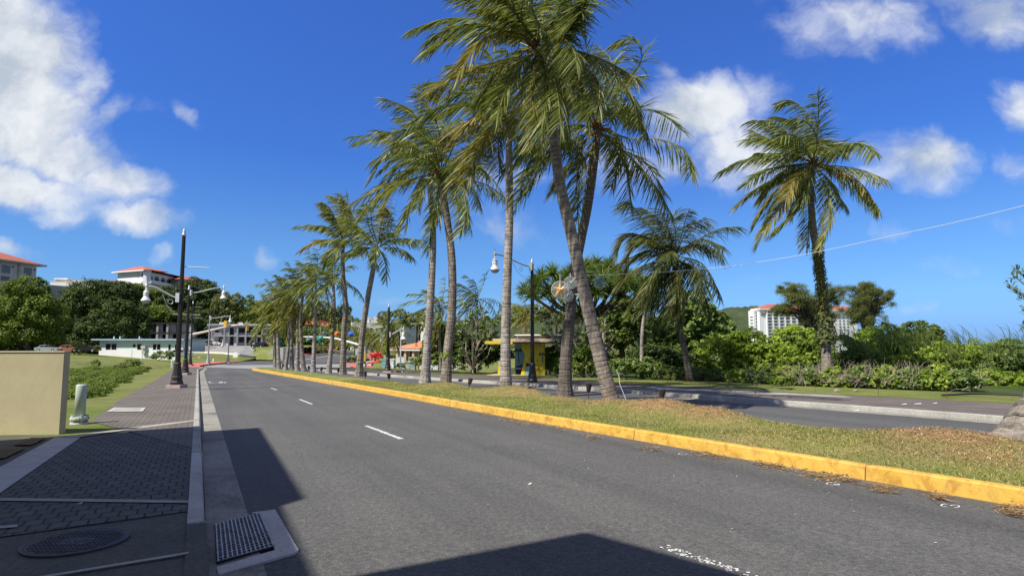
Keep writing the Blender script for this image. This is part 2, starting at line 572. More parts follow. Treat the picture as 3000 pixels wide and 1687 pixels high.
leaf_mat('palm_leaf', (0.06, 0.10, 0.02), (0.135, 0.185, 0.04), (0.34, 0.35, 0.14), 0.34, 0.4, 0.5, 0.3, ('age', (0.34, 0.26, 0.06)))
leaf_mat('palm_leaf_dark', (0.045, 0.068, 0.018), (0.09, 0.12, 0.03), (0.19, 0.20, 0.07), 0.26, 0.42, 0.5, 0.22, ('age', (0.24, 0.19, 0.05)))
leaf_mat('palm_leaf_fresh', (0.09, 0.13, 0.02), (0.18, 0.21, 0.04), (0.31, 0.31, 0.09), 0.3, 0.42, 0.5, 0.22, ('age', (0.38, 0.27, 0.06)))
leaf_mat('leaf_dark', (0.03, 0.055, 0.012), (0.055, 0.09, 0.02), (0.10, 0.135, 0.03), 0.22, 0.55, 0.35, 0.2)
leaf_mat('leaf_mid', (0.065, 0.115, 0.016), (0.13, 0.19, 0.03), (0.21, 0.26, 0.055), 0.36, 0.5, 0.35, 0.2)
leaf_mat('leaf_bright', (0.14, 0.22, 0.02), (0.25, 0.36, 0.04), (0.38, 0.46, 0.08), 0.42, 0.5, 0.6, 0.2)
leaf_mat('leaf_glossy', (0.07, 0.13, 0.022), (0.13, 0.21, 0.04), (0.27, 0.33, 0.10), 0.34, 0.42, 0.8, 0.3)
leaf_mat('leaf_olive', (0.09, 0.115, 0.04), (0.15, 0.175, 0.06), (0.22, 0.24, 0.09), 0.34, 0.6, 0.5, 0.2)
leaf_mat('leaf_ivy', (0.08, 0.10, 0.015), (0.15, 0.16, 0.03), (0.22, 0.20, 0.05), 0.25, 0.5, 2.0)
leaf_mat('leaf_hill', (0.035, 0.052, 0.032), (0.052, 0.072, 0.04), (0.075, 0.095, 0.05), 0.05, 0.9, 0.04, 0.05)
leaf_mat('reed_leaf', (0.12, 0.17, 0.05), (0.17, 0.23, 0.06), (0.28, 0.32, 0.13), 0.35, 0.5, 0.6)
leaf_mat('turf', (0.15, 0.20, 0.045), (0.30, 0.30, 0.11), (0.48, 0.42, 0.21), 0.25, 0.7, 0.8, 0.1)
leaf_mat('mulch_bits', (0.15, 0.08, 0.045), (0.36, 0.22, 0.11), (0.55, 0.43, 0.27), 0.1, 0.8, 1.5, 0.1)


def trunk_mat(name, lo, hi, dark):
    mt, nt, b, out = new_mat(name)
    f = tex(nt, 3.0, 7, 0.75, dist=0.5)
    c = ramp(nt, f, [(0.32, lo), (0.62, hi)])
    g = tex(nt, 14, 4, 0.8, stretch=(1, 1, 0.5))
    c = mixc(nt, 1.0, c, ramp(nt, g, [(0.3, (0.6,) * 3), (0.7, (1.4,) * 3)]), 'MULTIPLY')
    a = nt.nodes.new('ShaderNodeAttribute')
    a.attribute_name = 'ring'
    g3 = tex(nt, 5, 2, 0.6)
    mm = nt.nodes.new('ShaderNodeMath')
    mm.operation = 'MULTIPLY'
    mm.use_clamp = True
    nt.links.new(a.outputs['Fac'], mm.inputs[0])
    nt.links.new(ramp(nt, g3, [(0.35, (0.15,) * 3), (0.6, (1,) * 3)]), mm.inputs[1])
    c = mixc(nt, mm.outputs[0], c, dark)
    nt.links.new(c, b.inputs['Base Color'])
    b.inputs['Roughness'].default_value = 0.9
    bump(nt, b, g, 0.5, 0.03)
    return mt


trunk_mat('palm_bark', (0.10, 0.08, 0.062), (0.30, 0.26, 0.21), (0.05, 0.04, 0.032))
trunk_mat('palm_bark_pale', (0.13, 0.11, 0.09), (0.42, 0.38, 0.33), (0.05, 0.042, 0.035))
trunk_mat('palm_bark_dark', (0.07, 0.055, 0.045), (0.17, 0.14, 0.11), (0.025, 0.02, 0.016))


def kerb_paint():
    mt, nt, b, out = new_mat('yellow_paint')
    f = tex(nt, 1.6, 7, 0.7)
    c = ramp(nt, f, [(0.3, (0.57, 0.335, 0.04)), (0.7, (0.69, 0.435, 0.085))])
    d = tex(nt, 3.2, 8, 0.8, dist=1.5)
    c = mixc(nt, ramp(nt, d, [(0.48, (0, 0, 0)), (0.62, (.9,) * 3)]), c, (0.42, 0.205, 0.025))
    ch = tex(nt, 26, 5, 0.75)
    c = mixc(nt, ramp(nt, ch, [(0.66, (0, 0, 0)), (0.70, (1, 1, 1))]), c, (0.26, 0.22, 0.15))
    g = tex(nt, 0.8, 8, 0.8, dist=2)
    c = mixc(nt, ramp(nt, g, [(0.52, (0, 0, 0)), (0.68, (.6,) * 3)]), c, (0.22, 0.14, 0.05))
    nt.links.new(c, b.inputs['Base Color'])
    b.inputs['Roughness'].default_value = 0.6
    bump(nt, b, ch, 0.35, 0.01)


kerb_paint()
# ------------------------------------------------------------------ mesh helpers
class MB:
    def __init__(s):
        s.v = []
        s.f = []
        s.fa = []

    def add(s, vs, fs, a=0.0):
        o = len(s.v)
        s.v.extend([tuple(p) for p in vs])
        s.f.extend([tuple(i + o for i in f) for f in fs])
        s.fa.extend([a] * len(fs))
        return s

    def box(s, x0, x1, y0, y1, z0, z1, rz=0, c=None, a=0.0):
        vs = [(x, y, z) for z in (z0, z1) for (x, y) in ((x0, y0), (x1, y0), (x1, y1), (x0, y1))]
        if rz:
            cx, cy = c if c else ((x0 + x1) / 2, (y0 + y1) / 2)
            cs, sn = cos(rz), sin(rz)
            vs = [(cx + (x - cx) * cs - (y - cy) * sn, cy + (x - cx) * sn + (y - cy) * cs, z) for x, y, z in vs]
        return s.add(vs, [(3, 2, 1, 0), (4, 5, 6, 7), (0, 1, 5, 4), (1, 2, 6, 5), (2, 3, 7, 6), (3, 0, 4, 7)], a)

    def prism(s, pts, z0, z1, a=0.0):
        n = len(pts)
        vs = [(p[0], p[1], z0 if not callable(z0) else z0(*p)) for p in pts] + [(p[0], p[1], z1 if not callable(z1) else z1(*p)) for p in pts]
        ar = sum(pts[i][0] * pts[(i + 1) % n][1] - pts[(i + 1) % n][0] * pts[i][1] for i in range(n))
        if ar < 0:
            vs = vs[:n][::-1] + vs[n:][::-1]
        fs = [tuple(range(n - 1, -1, -1)), tuple(range(n, 2 * n))] + [(i, (i + 1) % n, n + (i + 1) % n, n + i) for i in range(n)]
        return s.add(vs, fs, a)

    def extrude(s, prof, p0, p1, up=(0, 0, 1)):
        # profile (a, z) swept from p0 to p1; a is to the right of the sweep
        p0, p1 = Vector(p0), Vector(p1)
        d = (p1 - p0).normalized()
        upv = Vector(up)
        r = d.cross(upv).normalized()
        n = len(prof)
        vs = [p0 + r * q[0] + upv * q[1] for q in prof] + [p1 + r * q[0] + upv * q[1] for q in prof]
        fs = [tuple(range(n)), tuple(range(2 * n - 1, n - 1, -1))] + [(i + n, (i + 1) % n + n, (i + 1) % n, i) for i in range(n)]
        return s.add(vs, fs)

    def lathe(s, prof, seg=12, c=(0, 0, 0), cap=True, a=0.0):
        vs = []
        for r, z in prof:
            for k in range(seg):
                t = 2 * pi * k / seg
                vs.append((c[0] + r * cos(t), c[1] + r * sin(t), c[2] + z))
        fs = []
        for i in range(len(prof) - 1):
            for k in range(seg):
                k2 = (k + 1) % seg
                fs.append((i * seg + k, i * seg + k2, (i + 1) * seg + k2, (i + 1) * seg + k))
        if cap:
            fs.append(tuple(range(seg - 1, -1, -1)))
            fs.append(tuple((len(prof) - 1) * seg + k for k in range(seg)))
        return s.add(vs, fs, a)

    def tube(s, pts, rad, seg=8, cap=True, ring=None):
        pts = [Vector(p) for p in pts]
        n = len(pts)
        rs = rad if isinstance(rad, (list, tuple)) else [rad] * n
        t0 = (pts[1] - pts[0]).normalized()
        ref = Vector((0, 1, 0)) if abs(t0.z) > 0.7 else Vector((0, 0, 1))
        vs = []
        for i, p in enumerate(pts):
            t = (pts[min(i + 1, n - 1)] - pts[max(i - 1, 0)])
            if t.length < 1e-9:
                t = t0
            t.normalize()
            a = t.cross(ref)
            if a.length < 1e-4:
                a = t.cross(Vector((1, 0, 0)))
            a.normalize()
            b = t.cross(a)
            for k in range(seg):
                an = 2 * pi * k / seg
                vs.append(p + a * (rs[i] * cos(an)) + b * (rs[i] * sin(an)))
        o = len(s.v)
        s.v.extend([tuple(p) for p in vs])
        for i in range(n - 1):
            for k in range(seg):
                k2 = (k + 1) % seg
                s.f.append((o + i * seg + k, o + (i + 1) * seg + k, o + (i + 1) * seg + k2, o + i * seg + k2))
                s.fa.append(ring[i] if ring else 0.0)
        if cap:
            s.f.append(tuple(o + k for k in range(seg)))
            s.f.append(tuple(o + (n - 1) * seg + k for k in range(seg - 1, -1, -1)))
            s.fa.extend([0.0, 0.0])
        return s

    def build(s, name, m, parent=None, smooth=False, attr=None, origin=None):
        me = bpy.data.meshes.new(name)
        v = s.v
        if origin is not None:
            v = [(a - origin[0], b - origin[1], c - origin[2]) for a, b, c in v]
        me.from_pydata(v, [], s.f)
        me.materials.append(MATS[m])
        if attr:
            at_ = me.attributes.new(attr, 'FLOAT', 'FACE')
            at_.data.foreach_set('value', s.fa)
        if smooth:
            me.polygons.foreach_set('use_smooth', [True] * len(me.polygons))
        me.update()
        o = bpy.data.objects.new(name, me)
        COL.objects.link(o)
        if parent is not None:
            o.parent = parent
        if origin is not None:
            o.location = origin
        return o


def props(o, label=None, cat=None, group=None, kind=None):
    if label:
        o['label'] = label
    if cat:
        o['category'] = cat
    if group:
        o['group'] = group
    if kind:
        o['kind'] = kind
    return o


def thing(name, label, cat, loc=(0, 0, 0), rz=0.0, group=None):
    o = bpy.data.objects.new(name, None)
    COL.objects.link(o)
    o.location = loc
    o.rotation_euler = (0, 0, rz)
    o.empty_display_size = 0.2
    return props(o, label, cat, group)


def copy_thing(root, loc, rz, label, scale=1.0, group=None):
    r = root.copy()
    COL.objects.link(r)
    r.location = loc
    r.rotation_euler = (0, 0, rz)
    r.scale = (scale,) * 3 if not isinstance(scale, tuple) else scale
    r['label'] = label
    if group:
        r['group'] = group

    def rec(src, dst):
        for ch in list(src.children):
            c = ch.copy()
            COL.objects.link(c)
            c.parent = dst
            rec(ch, c)
    rec(root, r)
    return r


def fast_mesh(name, verts, quads, mat, parent=None, attr=None, vals=None, origin=None):
    verts = np.asarray(verts, dtype=np.float32)
    if origin is not None:
        verts = verts - np.asarray(origin, dtype=np.float32)
    quads = np.asarray(quads, dtype=np.int32)
    me = bpy.data.meshes.new(name)
    nf, k = quads.shape
    me.vertices.add(len(verts))
    me.vertices.foreach_set('co', verts.ravel())
    me.loops.add(nf * k)
    me.loops.foreach_set('vertex_index', quads.ravel())
    me.polygons.add(nf)
    me.polygons.foreach_set('loop_start', np.arange(0, nf * k, k, dtype=np.int32))
    me.polygons.foreach_set('loop_total', np.full(nf, k, dtype=np.int32))
    me.materials.append(MATS[mat])
    if attr:
        a = me.attributes.new(attr, 'FLOAT', 'FACE')
        a.data.foreach_set('value', np.asarray(vals, dtype=np.float32))
    me.update(calc_edges=True)
    o = bpy.data.objects.new(name, me)
    COL.objects.link(o)
    if parent is not None:
        o.parent = parent
    if origin is not None:
        o.location = origin
    return o


def zp(x, y):
    return -SL * y


def sheet(name, pts, mat, off, kind='structure', zf=None):
    zf = zf or zp
    mb = MB()
    mb.add([(x, y, zf(x, y) + off) for x, y in pts], [tuple(range(len(pts)))])
    o = mb.build(name, mat)
    if kind:
        o['kind'] = kind
    return o


def strip(mb, A, B, za, zb, zf=None):
    zf = zf or zp
    n = len(A)
    vs = [(x, y, zf(x, y) + za) for x, y in A] + [(x, y, zf(x, y) + zb) for x, y in B]
    fs = [(i, i + 1, n + i + 1, n + i) for i in range(n - 1)]
    mb.add(vs, fs)
    return mb


def offs(line, d):
    # parallel line, d to the left of travel
    out = []
    for i, p in enumerate(line):
        a = line[max(i - 1, 0)]
        b = line[min(i + 1, len(line) - 1)]
        tx, ty = b[0] - a[0], b[1] - a[1]
        l = sqrt(tx * tx + ty * ty) or 1
        dd = d[i] if isinstance(d, list) else d
        out.append((p[0] - ty / l * dd, p[1] + tx / l * dd))
    return out


def resample(line, step):
    out = [line[0]]
    for a, b in zip(line, line[1:]):
        L = sqrt((b[0] - a[0]) ** 2 + (b[1] - a[1]) ** 2)
        n = max(1, int(L / step))
        for k in range(1, n + 1):
            t = k / n
            out.append((a[0] + (b[0] - a[0]) * t, a[1] + (b[1] - a[1]) * t))
    return out


def smooth_line(line, it=2):
    for _ in range(it):
        new = [line[0]]
        for a, b in zip(line, line[1:]):
            new.append((a[0] * .75 + b[0] * .25, a[1] * .75 + b[1] * .25))
            new.append((a[0] * .25 + b[0] * .75, a[1] * .25 + b[1] * .75))
        new.append(line[-1])
        line = new
    return line


# ------------------------------------------------------------------ ground
def ground():
    xs = sorted(set([-1500, -900, -600, -420, -320, -260, -220, -190] + list(np.arange(-170, 60, 4.0)) + list(np.arange(60, 200, 20.0)) + [230, 300, 400, 550, 800, 1200, 2500]))
    ys = sorted(set([-300, -120, -60, -30] + list(np.arange(-20, 160, 6.0)) + list(np.arange(160, 200, 3.0)) + list(np.arange(200, 260, 10.0)) + [290, 340, 420, 520, 650, 700, 900, 1400, 2500, 5000]))
    vs = [(x, y, gh(x, y) - (0.12 if False else 0.0)) for y in ys for x in xs]
    nx = len(xs)
    fs = [(j * nx + i, j * nx + i + 1, (j + 1) * nx + i + 1, (j + 1) * nx + i) for j in range(len(ys) - 1) for i in range(nx - 1)]
    mb = MB()
    mb.add(vs, fs)
    o = mb.build('ground', 'field_grass')
    o['kind'] = 'structure'


ground()

# lines of the street in plan
K_IN = [(0.9, -3.6), (-0.2, -1.45), (-1.18, 0.6), (-3.1, 4.06), (-3.75, 5.96 * .92), (-5.86, 11.2), (-10.95, 21.0), (-16.45, 31.2), (-22.6, 43), (-28.6, 54.6)]
# straight left kerb: inner top edge, kept parallel to the street
def along(s, d):
    # s metres along the straight street from abreast of the camera, d metres right of the kerb's road face
    bx, by = -5.71, 11.2
    return (bx + UA[0] * (s - 11.2) / 0.886 + 0.886 * d, by + UA[1] * (s - 11.2) / 0.886 + 0.463 * d)


KF = [along(s, 0) for s in (-14, -6, 0, 5.0, 11.2, 20, 30, 40, 50, 54)]
KF = KF + [(-29.6, 57.5), (-31.5, 61.5), (-34.5, 66.5), (-37.5, 72.5), (-41.2, 82), (-47, 101), (-53.5, 124), (-60, 150)]
KT = offs(KF, 0.14)            # inner edge of the kerb top (left of it)
GO_near = [along(s, 0.37) for s in (-14, -6, 0, 5.0, 11.2, 20, 30, 40, 50)]
GO = GO_near + [(-29.15, 57.4), (-31.05, 61.5), (-34.0, 66.3), (-35.3, 68.9)]

# yellow kerb of the median (bottom at the road) from behind the camera to its tip
YK = [(13.5, -7.5), (10.2, -1.6), (7.6, 2.6), (5.24, 6.29), (3.88, 8.4), (2.42, 10.79), (0.87, 13.3), (-0.5, 15.6), (-2.0, 18.2), (-4.1, 21.9), (-7.3, 27.4), (-12.9, 36.8), (-20.9, 50.2), (-23.9, 55.3)]
YK = smooth_line(YK, 2)
# far edge of the median
ME = [(17.3, -4.8), (13.6, 0.8), (10.9, 4.9), (8.4, 8.4), (6.15, 11.7), (4.2, 15.2), (1.9, 19.2), (-0.9, 23.2), (-4.6, 28.2), (-8.9, 34.6), (-14.0, 43), (-19.6, 52), (-22.9, 57.4)]
ME = smooth_line(ME, 2)
# kerb of the far pavement (road side)
RK = [(22.5, -6), (18.0, 2.5), (14.2, 8.9), (11.01, 14.17), (9.3, 16.9), (7.4, 19.6), (5.1, 22.9), (2.65, 26.2), (0.2, 29.4), (-2.6, 32.9), (-5.7, 36.8), (-8.6, 40.8), (-12.5, 46.4), (-17.5, 54.5), (-21, 60.5)]
RK = smooth_line(RK, 2)

# asphalt: one sheet each
def poly_between(A, B):
    return A + B[::-1]


def band(name, A, B, mat, off, kind='structure', zf=None):
    # quads between two lines of any length (both resampled by arc length)
    def rs(line, n):
        d = [0]
        for a, b in zip(line, line[1:]):
            d.append(d[-1] + sqrt((b[0] - a[0]) ** 2 + (b[1] - a[1]) ** 2))
        out = []
        for k in range(n):
            t = d[-1] * k / (n - 1)
            i = 0
            while i < len(d) - 2 and d[i + 1] < t:
                i += 1
            u = (t - d[i]) / ((d[i + 1] - d[i]) or 1)
            out.append((line[i][0] + (line[i + 1][0] - line[i][0]) * u, line[i][1] + (line[i + 1][1] - line[i][1]) * u))
        return out
    n = 60
    mb = strip(MB(), rs(A, n), rs(B, n), off, off, zf)
    o = mb.build(name, mat)
    if kind:
        o['kind'] = kind
    return o


sheet('road', offs(GO, 0.3) + [(-33, 66.6), (-28.3, 62.6), (-24.5, 59)] + YK[::-1], 'asphalt', 0.03)
band('road', ME + [(-28.3, 66.2)], RK + [(-24, 66)], 'asphalt', 0.03)
# concrete junction beyond the median, then the crossing street
JN = [(-34.4, 67.2), (-30, 63.9), (-26.4, 61), (-23.6, 58.3), (-20, 58), (-17, 61), (-19, 72), (-25, 90), (-37, 82), (-41, 84), (-37.3, 73)]
sheet('junction', JN, 'old_concrete_road', 0.022)
sheet('road', [(-41, 84), (-37, 79), (-20, 90), (-30, 112), (-42, 150), (-60, 150), (-53.5, 124), (-47, 101)], 'asphalt', 0.026)


def kerb(name, A, h, w, mat, left=True, zf=None):
    # kerb body: road face on A, body to the left (or right) of travel; A is the road side
    B = offs(A, w if left else -w)
    A2 = offs(A, 0.025 if left else -0.025)
    mb = MB()
    strip(mb, A, A2, 0.0, h - 0.02, zf)
    A3 = offs(A, 0.05 if left else -0.05)
    strip(mb, A2, A3, h - 0.02, h, zf)
    strip(mb, A3, B, h, h, zf)
    strip(mb, B, B, h, 0.0, zf)
    # end caps
    for i in (0, -1):
        x0, y0 = A[i]
        x1, y1 = B[i]
        mb.add([(x0, y0, zp(x0, y0)), (x1, y1, zp(x1, y1)), (x1, y1, zp(x1, y1) + h), (x0, y0, zp(x0, y0) + h)], [(0, 1, 2, 3)])
    o = mb.build(name, mat)
    return o


def fin(line, step=1.5):
    return resample(line, step)


ls = along(5.0, 0)
k_near = [along(s, 0) for s in (-14, 0, 5.35)]
k_mid = [along(s, 0) for s in (5.37, 9.0)]
k_far = [along(s, 0) for s in (9.02, 20, 30, 40, 50, 54)] + KF[10:13]
props(kerb('kerb', fin(k_mid), 0.15, 0.15, 'pale_concrete'), kind='structure')
props(kerb('kerb', fin(k_far), 0.15, 0.15, 'concrete'), kind='structure')
props(kerb('kerb', fin(KF[12:]), 0.15, 0.15, 'red_paint'), kind='structure')
GA = [along(s, 0.0) for s in (-14, -6, 0, 5.0, 11.2, 20, 30, 40, 50)] + [KF[10], KF[11], KF[12], (-35.6, 69.0)]
props(strip(MB(), GA, GO, 0.038, 0.038).build('gutter', 'gutter_concrete'), kind='structure')
yk = kerb('kerb', YK, 0.21, 0.17, 'yellow_paint', left=False)
props(yk, kind='structure')
props(kerb('kerb', fin(ME), 0.16, 0.15, 'concrete', left=True), kind='structure')
props(kerb('kerb', fin(RK), 0.17, 0.16, 'concrete', left=False), kind='structure')
band('gutter', offs(RK, 0.55), offs(RK, 0.02), 'gutter_concrete', 0.036)

# left pavement: near pavers in the shade, smaller pavers beyond
WL = [(-3.6, 1.0), (-9.1, 13.1), (-12.65, 19.6), (-20, 34), (-29.72, 52.6), (-34, 61), (-38.5, 69)]
KIN = [along(s, -0.145) for s in (9.5, 20, 30, 40, 50, 54)] + offs(KF, 0.145)[10:13]
band('pavement', WL[1:], KIN, 'pavers', 0.142)
_B = offs(WL[1:], 5.0)
_mb = MB()
_n = len(_B)
_mb.add([(x, y, zp(x, y) + .135) for x, y in WL[1:]] + [(x, y, gh(x, y) + .06) for x, y in offs(WL[1:], 2.2)] + [(x, y, gh(x, y) + .03) for x, y in offs(WL[1:], 7.0)],
        [(i, i + 1, _n + i + 1, _n + i) for i in range(_n - 1)] + [(_n + i, _n + i + 1, 2 * _n + i + 1, 2 * _n + i) for i in range(_n - 1)])
props(_mb.build('verge', 'field_grass'), kind='structure')
sheet('verge', [(-8.0, 10.9), (-7.2, 11.75), (-9.1, 13.1), (-16, 16), (-16, 10.9)], 'field_grass', 0.131)
# brick area in front (quads measured in the photograph)
def Q(*pts):
    return [G(x, y, .15) for x, y in pts]


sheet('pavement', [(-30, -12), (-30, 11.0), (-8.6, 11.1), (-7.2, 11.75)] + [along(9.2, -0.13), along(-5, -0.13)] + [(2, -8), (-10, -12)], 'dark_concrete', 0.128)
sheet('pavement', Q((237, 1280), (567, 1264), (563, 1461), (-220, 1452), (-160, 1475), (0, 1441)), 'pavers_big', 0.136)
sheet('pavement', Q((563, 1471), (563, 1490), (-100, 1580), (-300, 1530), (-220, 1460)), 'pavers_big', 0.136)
sheet('pavement', Q((161, 1279), (236, 1279), (0, 1440), (-330, 1660), (-520, 1600), (0, 1365)), 'pale_concrete', 0.140)
mb = MB()
for q in (Q((-300, 1452), (564, 1463), (564, 1471), (-300, 1460)), Q((379, 1251), (567, 1229), (567, 1233), (382, 1257)),
          Q((190, 1277), (379, 1252), (380, 1257), (215, 1281)), Q((-60, 1541), (52, 1534), (50, 1541), (-60, 1550)), Q((100, 1687), (552, 1613), (553, 1619), (135, 1687))):
    mb.add([(x, y, zp(x, y) + 0.146) for x, y in q], [(0, 1, 2, 3)])
props(mb.build('pavement_joint', 'concrete'), kind='structure')
# near concrete corner slab with a vertical face at the gutter
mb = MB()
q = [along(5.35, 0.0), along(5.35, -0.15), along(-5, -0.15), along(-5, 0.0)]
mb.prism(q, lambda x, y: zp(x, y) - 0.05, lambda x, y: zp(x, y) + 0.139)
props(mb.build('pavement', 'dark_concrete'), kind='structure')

# far pavement on the other side and its verge
RW = [(16.5, 12), (14.49, 17.14), (11.56, 20.6), (8.9, 23.9), (6.3, 27.4), (3.42, 32.4), (0.6, 35.8), (-2.65, 39.4), (-6.6, 44.2), (-12.5, 52.6), (-17, 60)]
RW = [(26.5, -3.5), (21.5, 5.5)] + RW[0:]
band('pavement', offs(RK, -0.155), RW, 'pavers_far', 0.165)
VG = [(31, 0), (26, 8), (20, 17), (17.0, 21.2), (13.2, 25.6), (10.4, 29.6), (7.0, 34.2), (2.8, 39), (-2.0, 44.8), (-8, 53), (-13, 62)]
band('verge', RW, VG, 'verge_grass', 0.17)
# pale new slabs along the outer edge of the far pavement
mb = MB()
for q in ([(1981, 1136), (2210, 1146), (2210, 1153), (1950, 1141)], [(2215, 1147), (2360, 1153), (2470, 1159), (2500, 1164), (2215, 1153)], [(1900, 1131), (1975, 1136), (1945, 1140), (1890, 1136)]):
    mb.add([(x, y, zp(x, y) + 0.169) for x, y in [G(a, b, .169) for a, b in q]], [tuple(range(len(q)))])
props(mb.build('pavement_slab', 'concrete'), kind='structure')
sheet('wild_ground', [(31, 0), (26, 8), (20, 17), (17.0, 21.2), (13.2, 25.6), (10.4, 29.6), (7.0, 34.2), (2.8, 39), (-2.0, 44.8), (-1, 60), (20, 140), (160, 140), (220, 20), (60, -10)], 'wild_ground', 0.012)

# red painted pavements beyond the junction
band('red_pavement', offs(KF, 0.145)[11:], [(-36.6, 65.4), (-38.5, 69), (-41.5, 75), (-45, 84), (-50.5, 101), (-57, 124), (-62.5, 150)], 'red_paint', 0.15)
# lane dashes
mb = MB()
r = random.Random(3)
for (a, b, w) in (((1073, 1251), (1178, 1291), .11), ((878, 1172), (915, 1187), .10), ((794, 1138), (811, 1144), .10)):
    p, q = Vector(G(*a)), Vector(G(*b))
    d = (q - p).normalized()
    n = Vector((-d.y, d.x))
    L = (q - p).length
    k = 14
    for i in range(k):
        t0, t1 = i / k, (i + 1) / k
        w0 = w * r.uniform(.35, .55)
        w1 = w * r.uniform(.35, .55)
        a0 = p + d * L * t0
        a1 = p + d * L * (t1 - .012)
        vs = [a0 - n * w0, a1 - n * w1, a1 + n * w0 * r.uniform(.6, 1), a0 + n * w1 * r.uniform(.6, 1)]
        mb.add([(v.x, v.y, zp(v.x, v.y) + 0.0345) for v in vs], [(0, 1, 2, 3)])
p, q = Vector(G(1945, 1612)), Vector(G(2160, 1687))
p2 = p + (q - p) * 1.6
for i in range(150):
    t = r.random()
    c = p + (p2 - p) * t
    d = (p2 - p).normalized()
    n = Vector((-d.y, d.x))
    c = c + n * r.uniform(-.055, .055)
    s1 = r.uniform(.006, .018)
    ang = r.uniform(0, 3.1)
    vs = [(c.x + s1 * cos(ang + k * 1.57 + r.uniform(-.3, .3)), c.y + s1 * sin(ang + k * 1.57)) for k in range(4)]
    mb.add([(x, y, zp(x, y) + 0.0345) for x, y in vs], [(0, 1, 2, 3)])
props(mb.build('lane_marking', 'white_paint'), kind='structure')
# sprayed utility marks
mb = MB()
def loopmark(px, py, rx, ry, w, sides=18, ph=0.0, arc=1.0):
    pts = []
    for k in range(int(sides * arc) + 1):
        t = ph + 2 * pi * k / sides
        pts.append(G(px + rx * cos(t), py + ry * sin(t)))
    for a, b in zip(pts, pts[1:]):
        dx, dy = b[0] - a[0], b[1] - a[1]
        l = sqrt(dx * dx + dy * dy) or 1
        nx_, ny_ = -dy / l * w, dx / l * w
        mb.add([(x, y, zp(x, y) + 0.0345) for x, y in ((a[0] - nx_, a[1] - ny_), (b[0] - nx_, b[1] - ny_), (b[0] + nx_, b[1] + ny_), (a[0] + nx_, a[1] + ny_))], [(0, 1, 2, 3)])


loopmark(632, 1121, 20, 2.6, .03)
loopmark(652, 1122, 9, 1.6, .03)
loopmark(2440, 1424, 18, 4, .007, arc=.9)
loopmark(2452, 1427, 8, 2, .006)
loopmark(2770, 1489, 12, 4, .007, ph=1.2, arc=.7)
loopmark(2798, 1492, 13, 4, .007, ph=3.5, arc=.75)
loopmark(2000, 1335, 12, 3, .006, arc=.8)
props(mb.build('utility_marking', 'white_paint'), kind='structure')

# ------------------------------------------------------------------ canopy of the building behind the camera (it throws the near shade)
SH = [(-45, -17.2), (-5.33, 12.9), (-2.23, 6.69), (-2.36, 6.38), (-1.32, 4.3), (.68, 5.47), (8, -2.1), (8, -13), (-45, -25)]
RZ = 8.0
pts = []
for x, y in SH:
    h = RZ - (-SL * y) - 0.0
    pts.append((x + SUNV.x / SUNV.z * h, y + SUNV.y / SUNV.z * h))
ct = thing('entrance_canopy', 'flat white entrance canopy on round columns behind the road', 'canopy', (0, 0, 0))
MB().prism(pts, RZ - 0.5, RZ).build('roof', 'white_wall', ct)
for (x, y) in ((-20, 0), (-13.5, -3), (-9.8, -9), (-12, -14), (-22, -12), (-6.5, -9)):
    MB().lathe([(.3, gh(x, y)), (.3, RZ - .502)], 14, (x, y, 0)).build('column', 'white_wall', ct)

# joints and cracks across the yellow kerb
mb = MB()
rj = random.Random(6)
i = 3
while i < len(YK) - 2:
    (x0, y0), (x1, y1) = YK[i], YK[i + 1]
    d = Vector((x1 - x0, y1 - y0)).normalized()
    n = Vector((d.y, -d.x))
    w = .006
    for (na, za, nb, zb) in ((-.004, .03, .022, .192), (.022, .192, .05, .213), (.05, .2135, .17, .2135)):
        p = [(x0 + n.x * na - d.x * w, y0 + n.y * na - d.y * w, za), (x0 + n.x * na + d.x * w, y0 + n.y * na + d.y * w, za), (x0 + n.x * nb + d.x * w, y0 + n.y * nb + d.y * w, zb), (x0 + n.x * nb - d.x * w, y0 + n.y * nb - d.y * w, zb)]
        mb.add([(a, b, zp(a, b) + c) for a, b, c in p], [(0, 1, 2, 3)])
    i += rj.choice((5, 6, 8))
props(mb.build('kerb_joint', 'rust'), kind='structure')
# ------------------------------------------------------------------ palms
def c2(x, y):
    return (x * 1.1646, y * 1.1646)


def bez(P, n):
    # Catmull-Rom through the points, n samples
    P = [Vector(p) for p in P]
    P = [P[0] * 2 - P[1]] + P + [P[-1] * 2 - P[-2]]
    m_ = len(P) - 3
    out = []
    for k in range(n):
        t = k / (n - 1) * m_
        i = min(int(t), m_ - 1)
        u = t - i
        p0, p1, p2, p3 = P[i:i + 4]
        out.append(0.5 * ((2 * p1) + (p2 - p0) * u + (2 * p0 - 5 * p1 + 4 * p2 - p3) * u * u + (3 * p1 - p0 - 3 * p2 + p3) * u ** 3))
    return out


WIND = Vector((-1, -0.25, 0.05))


DENS = 1.3


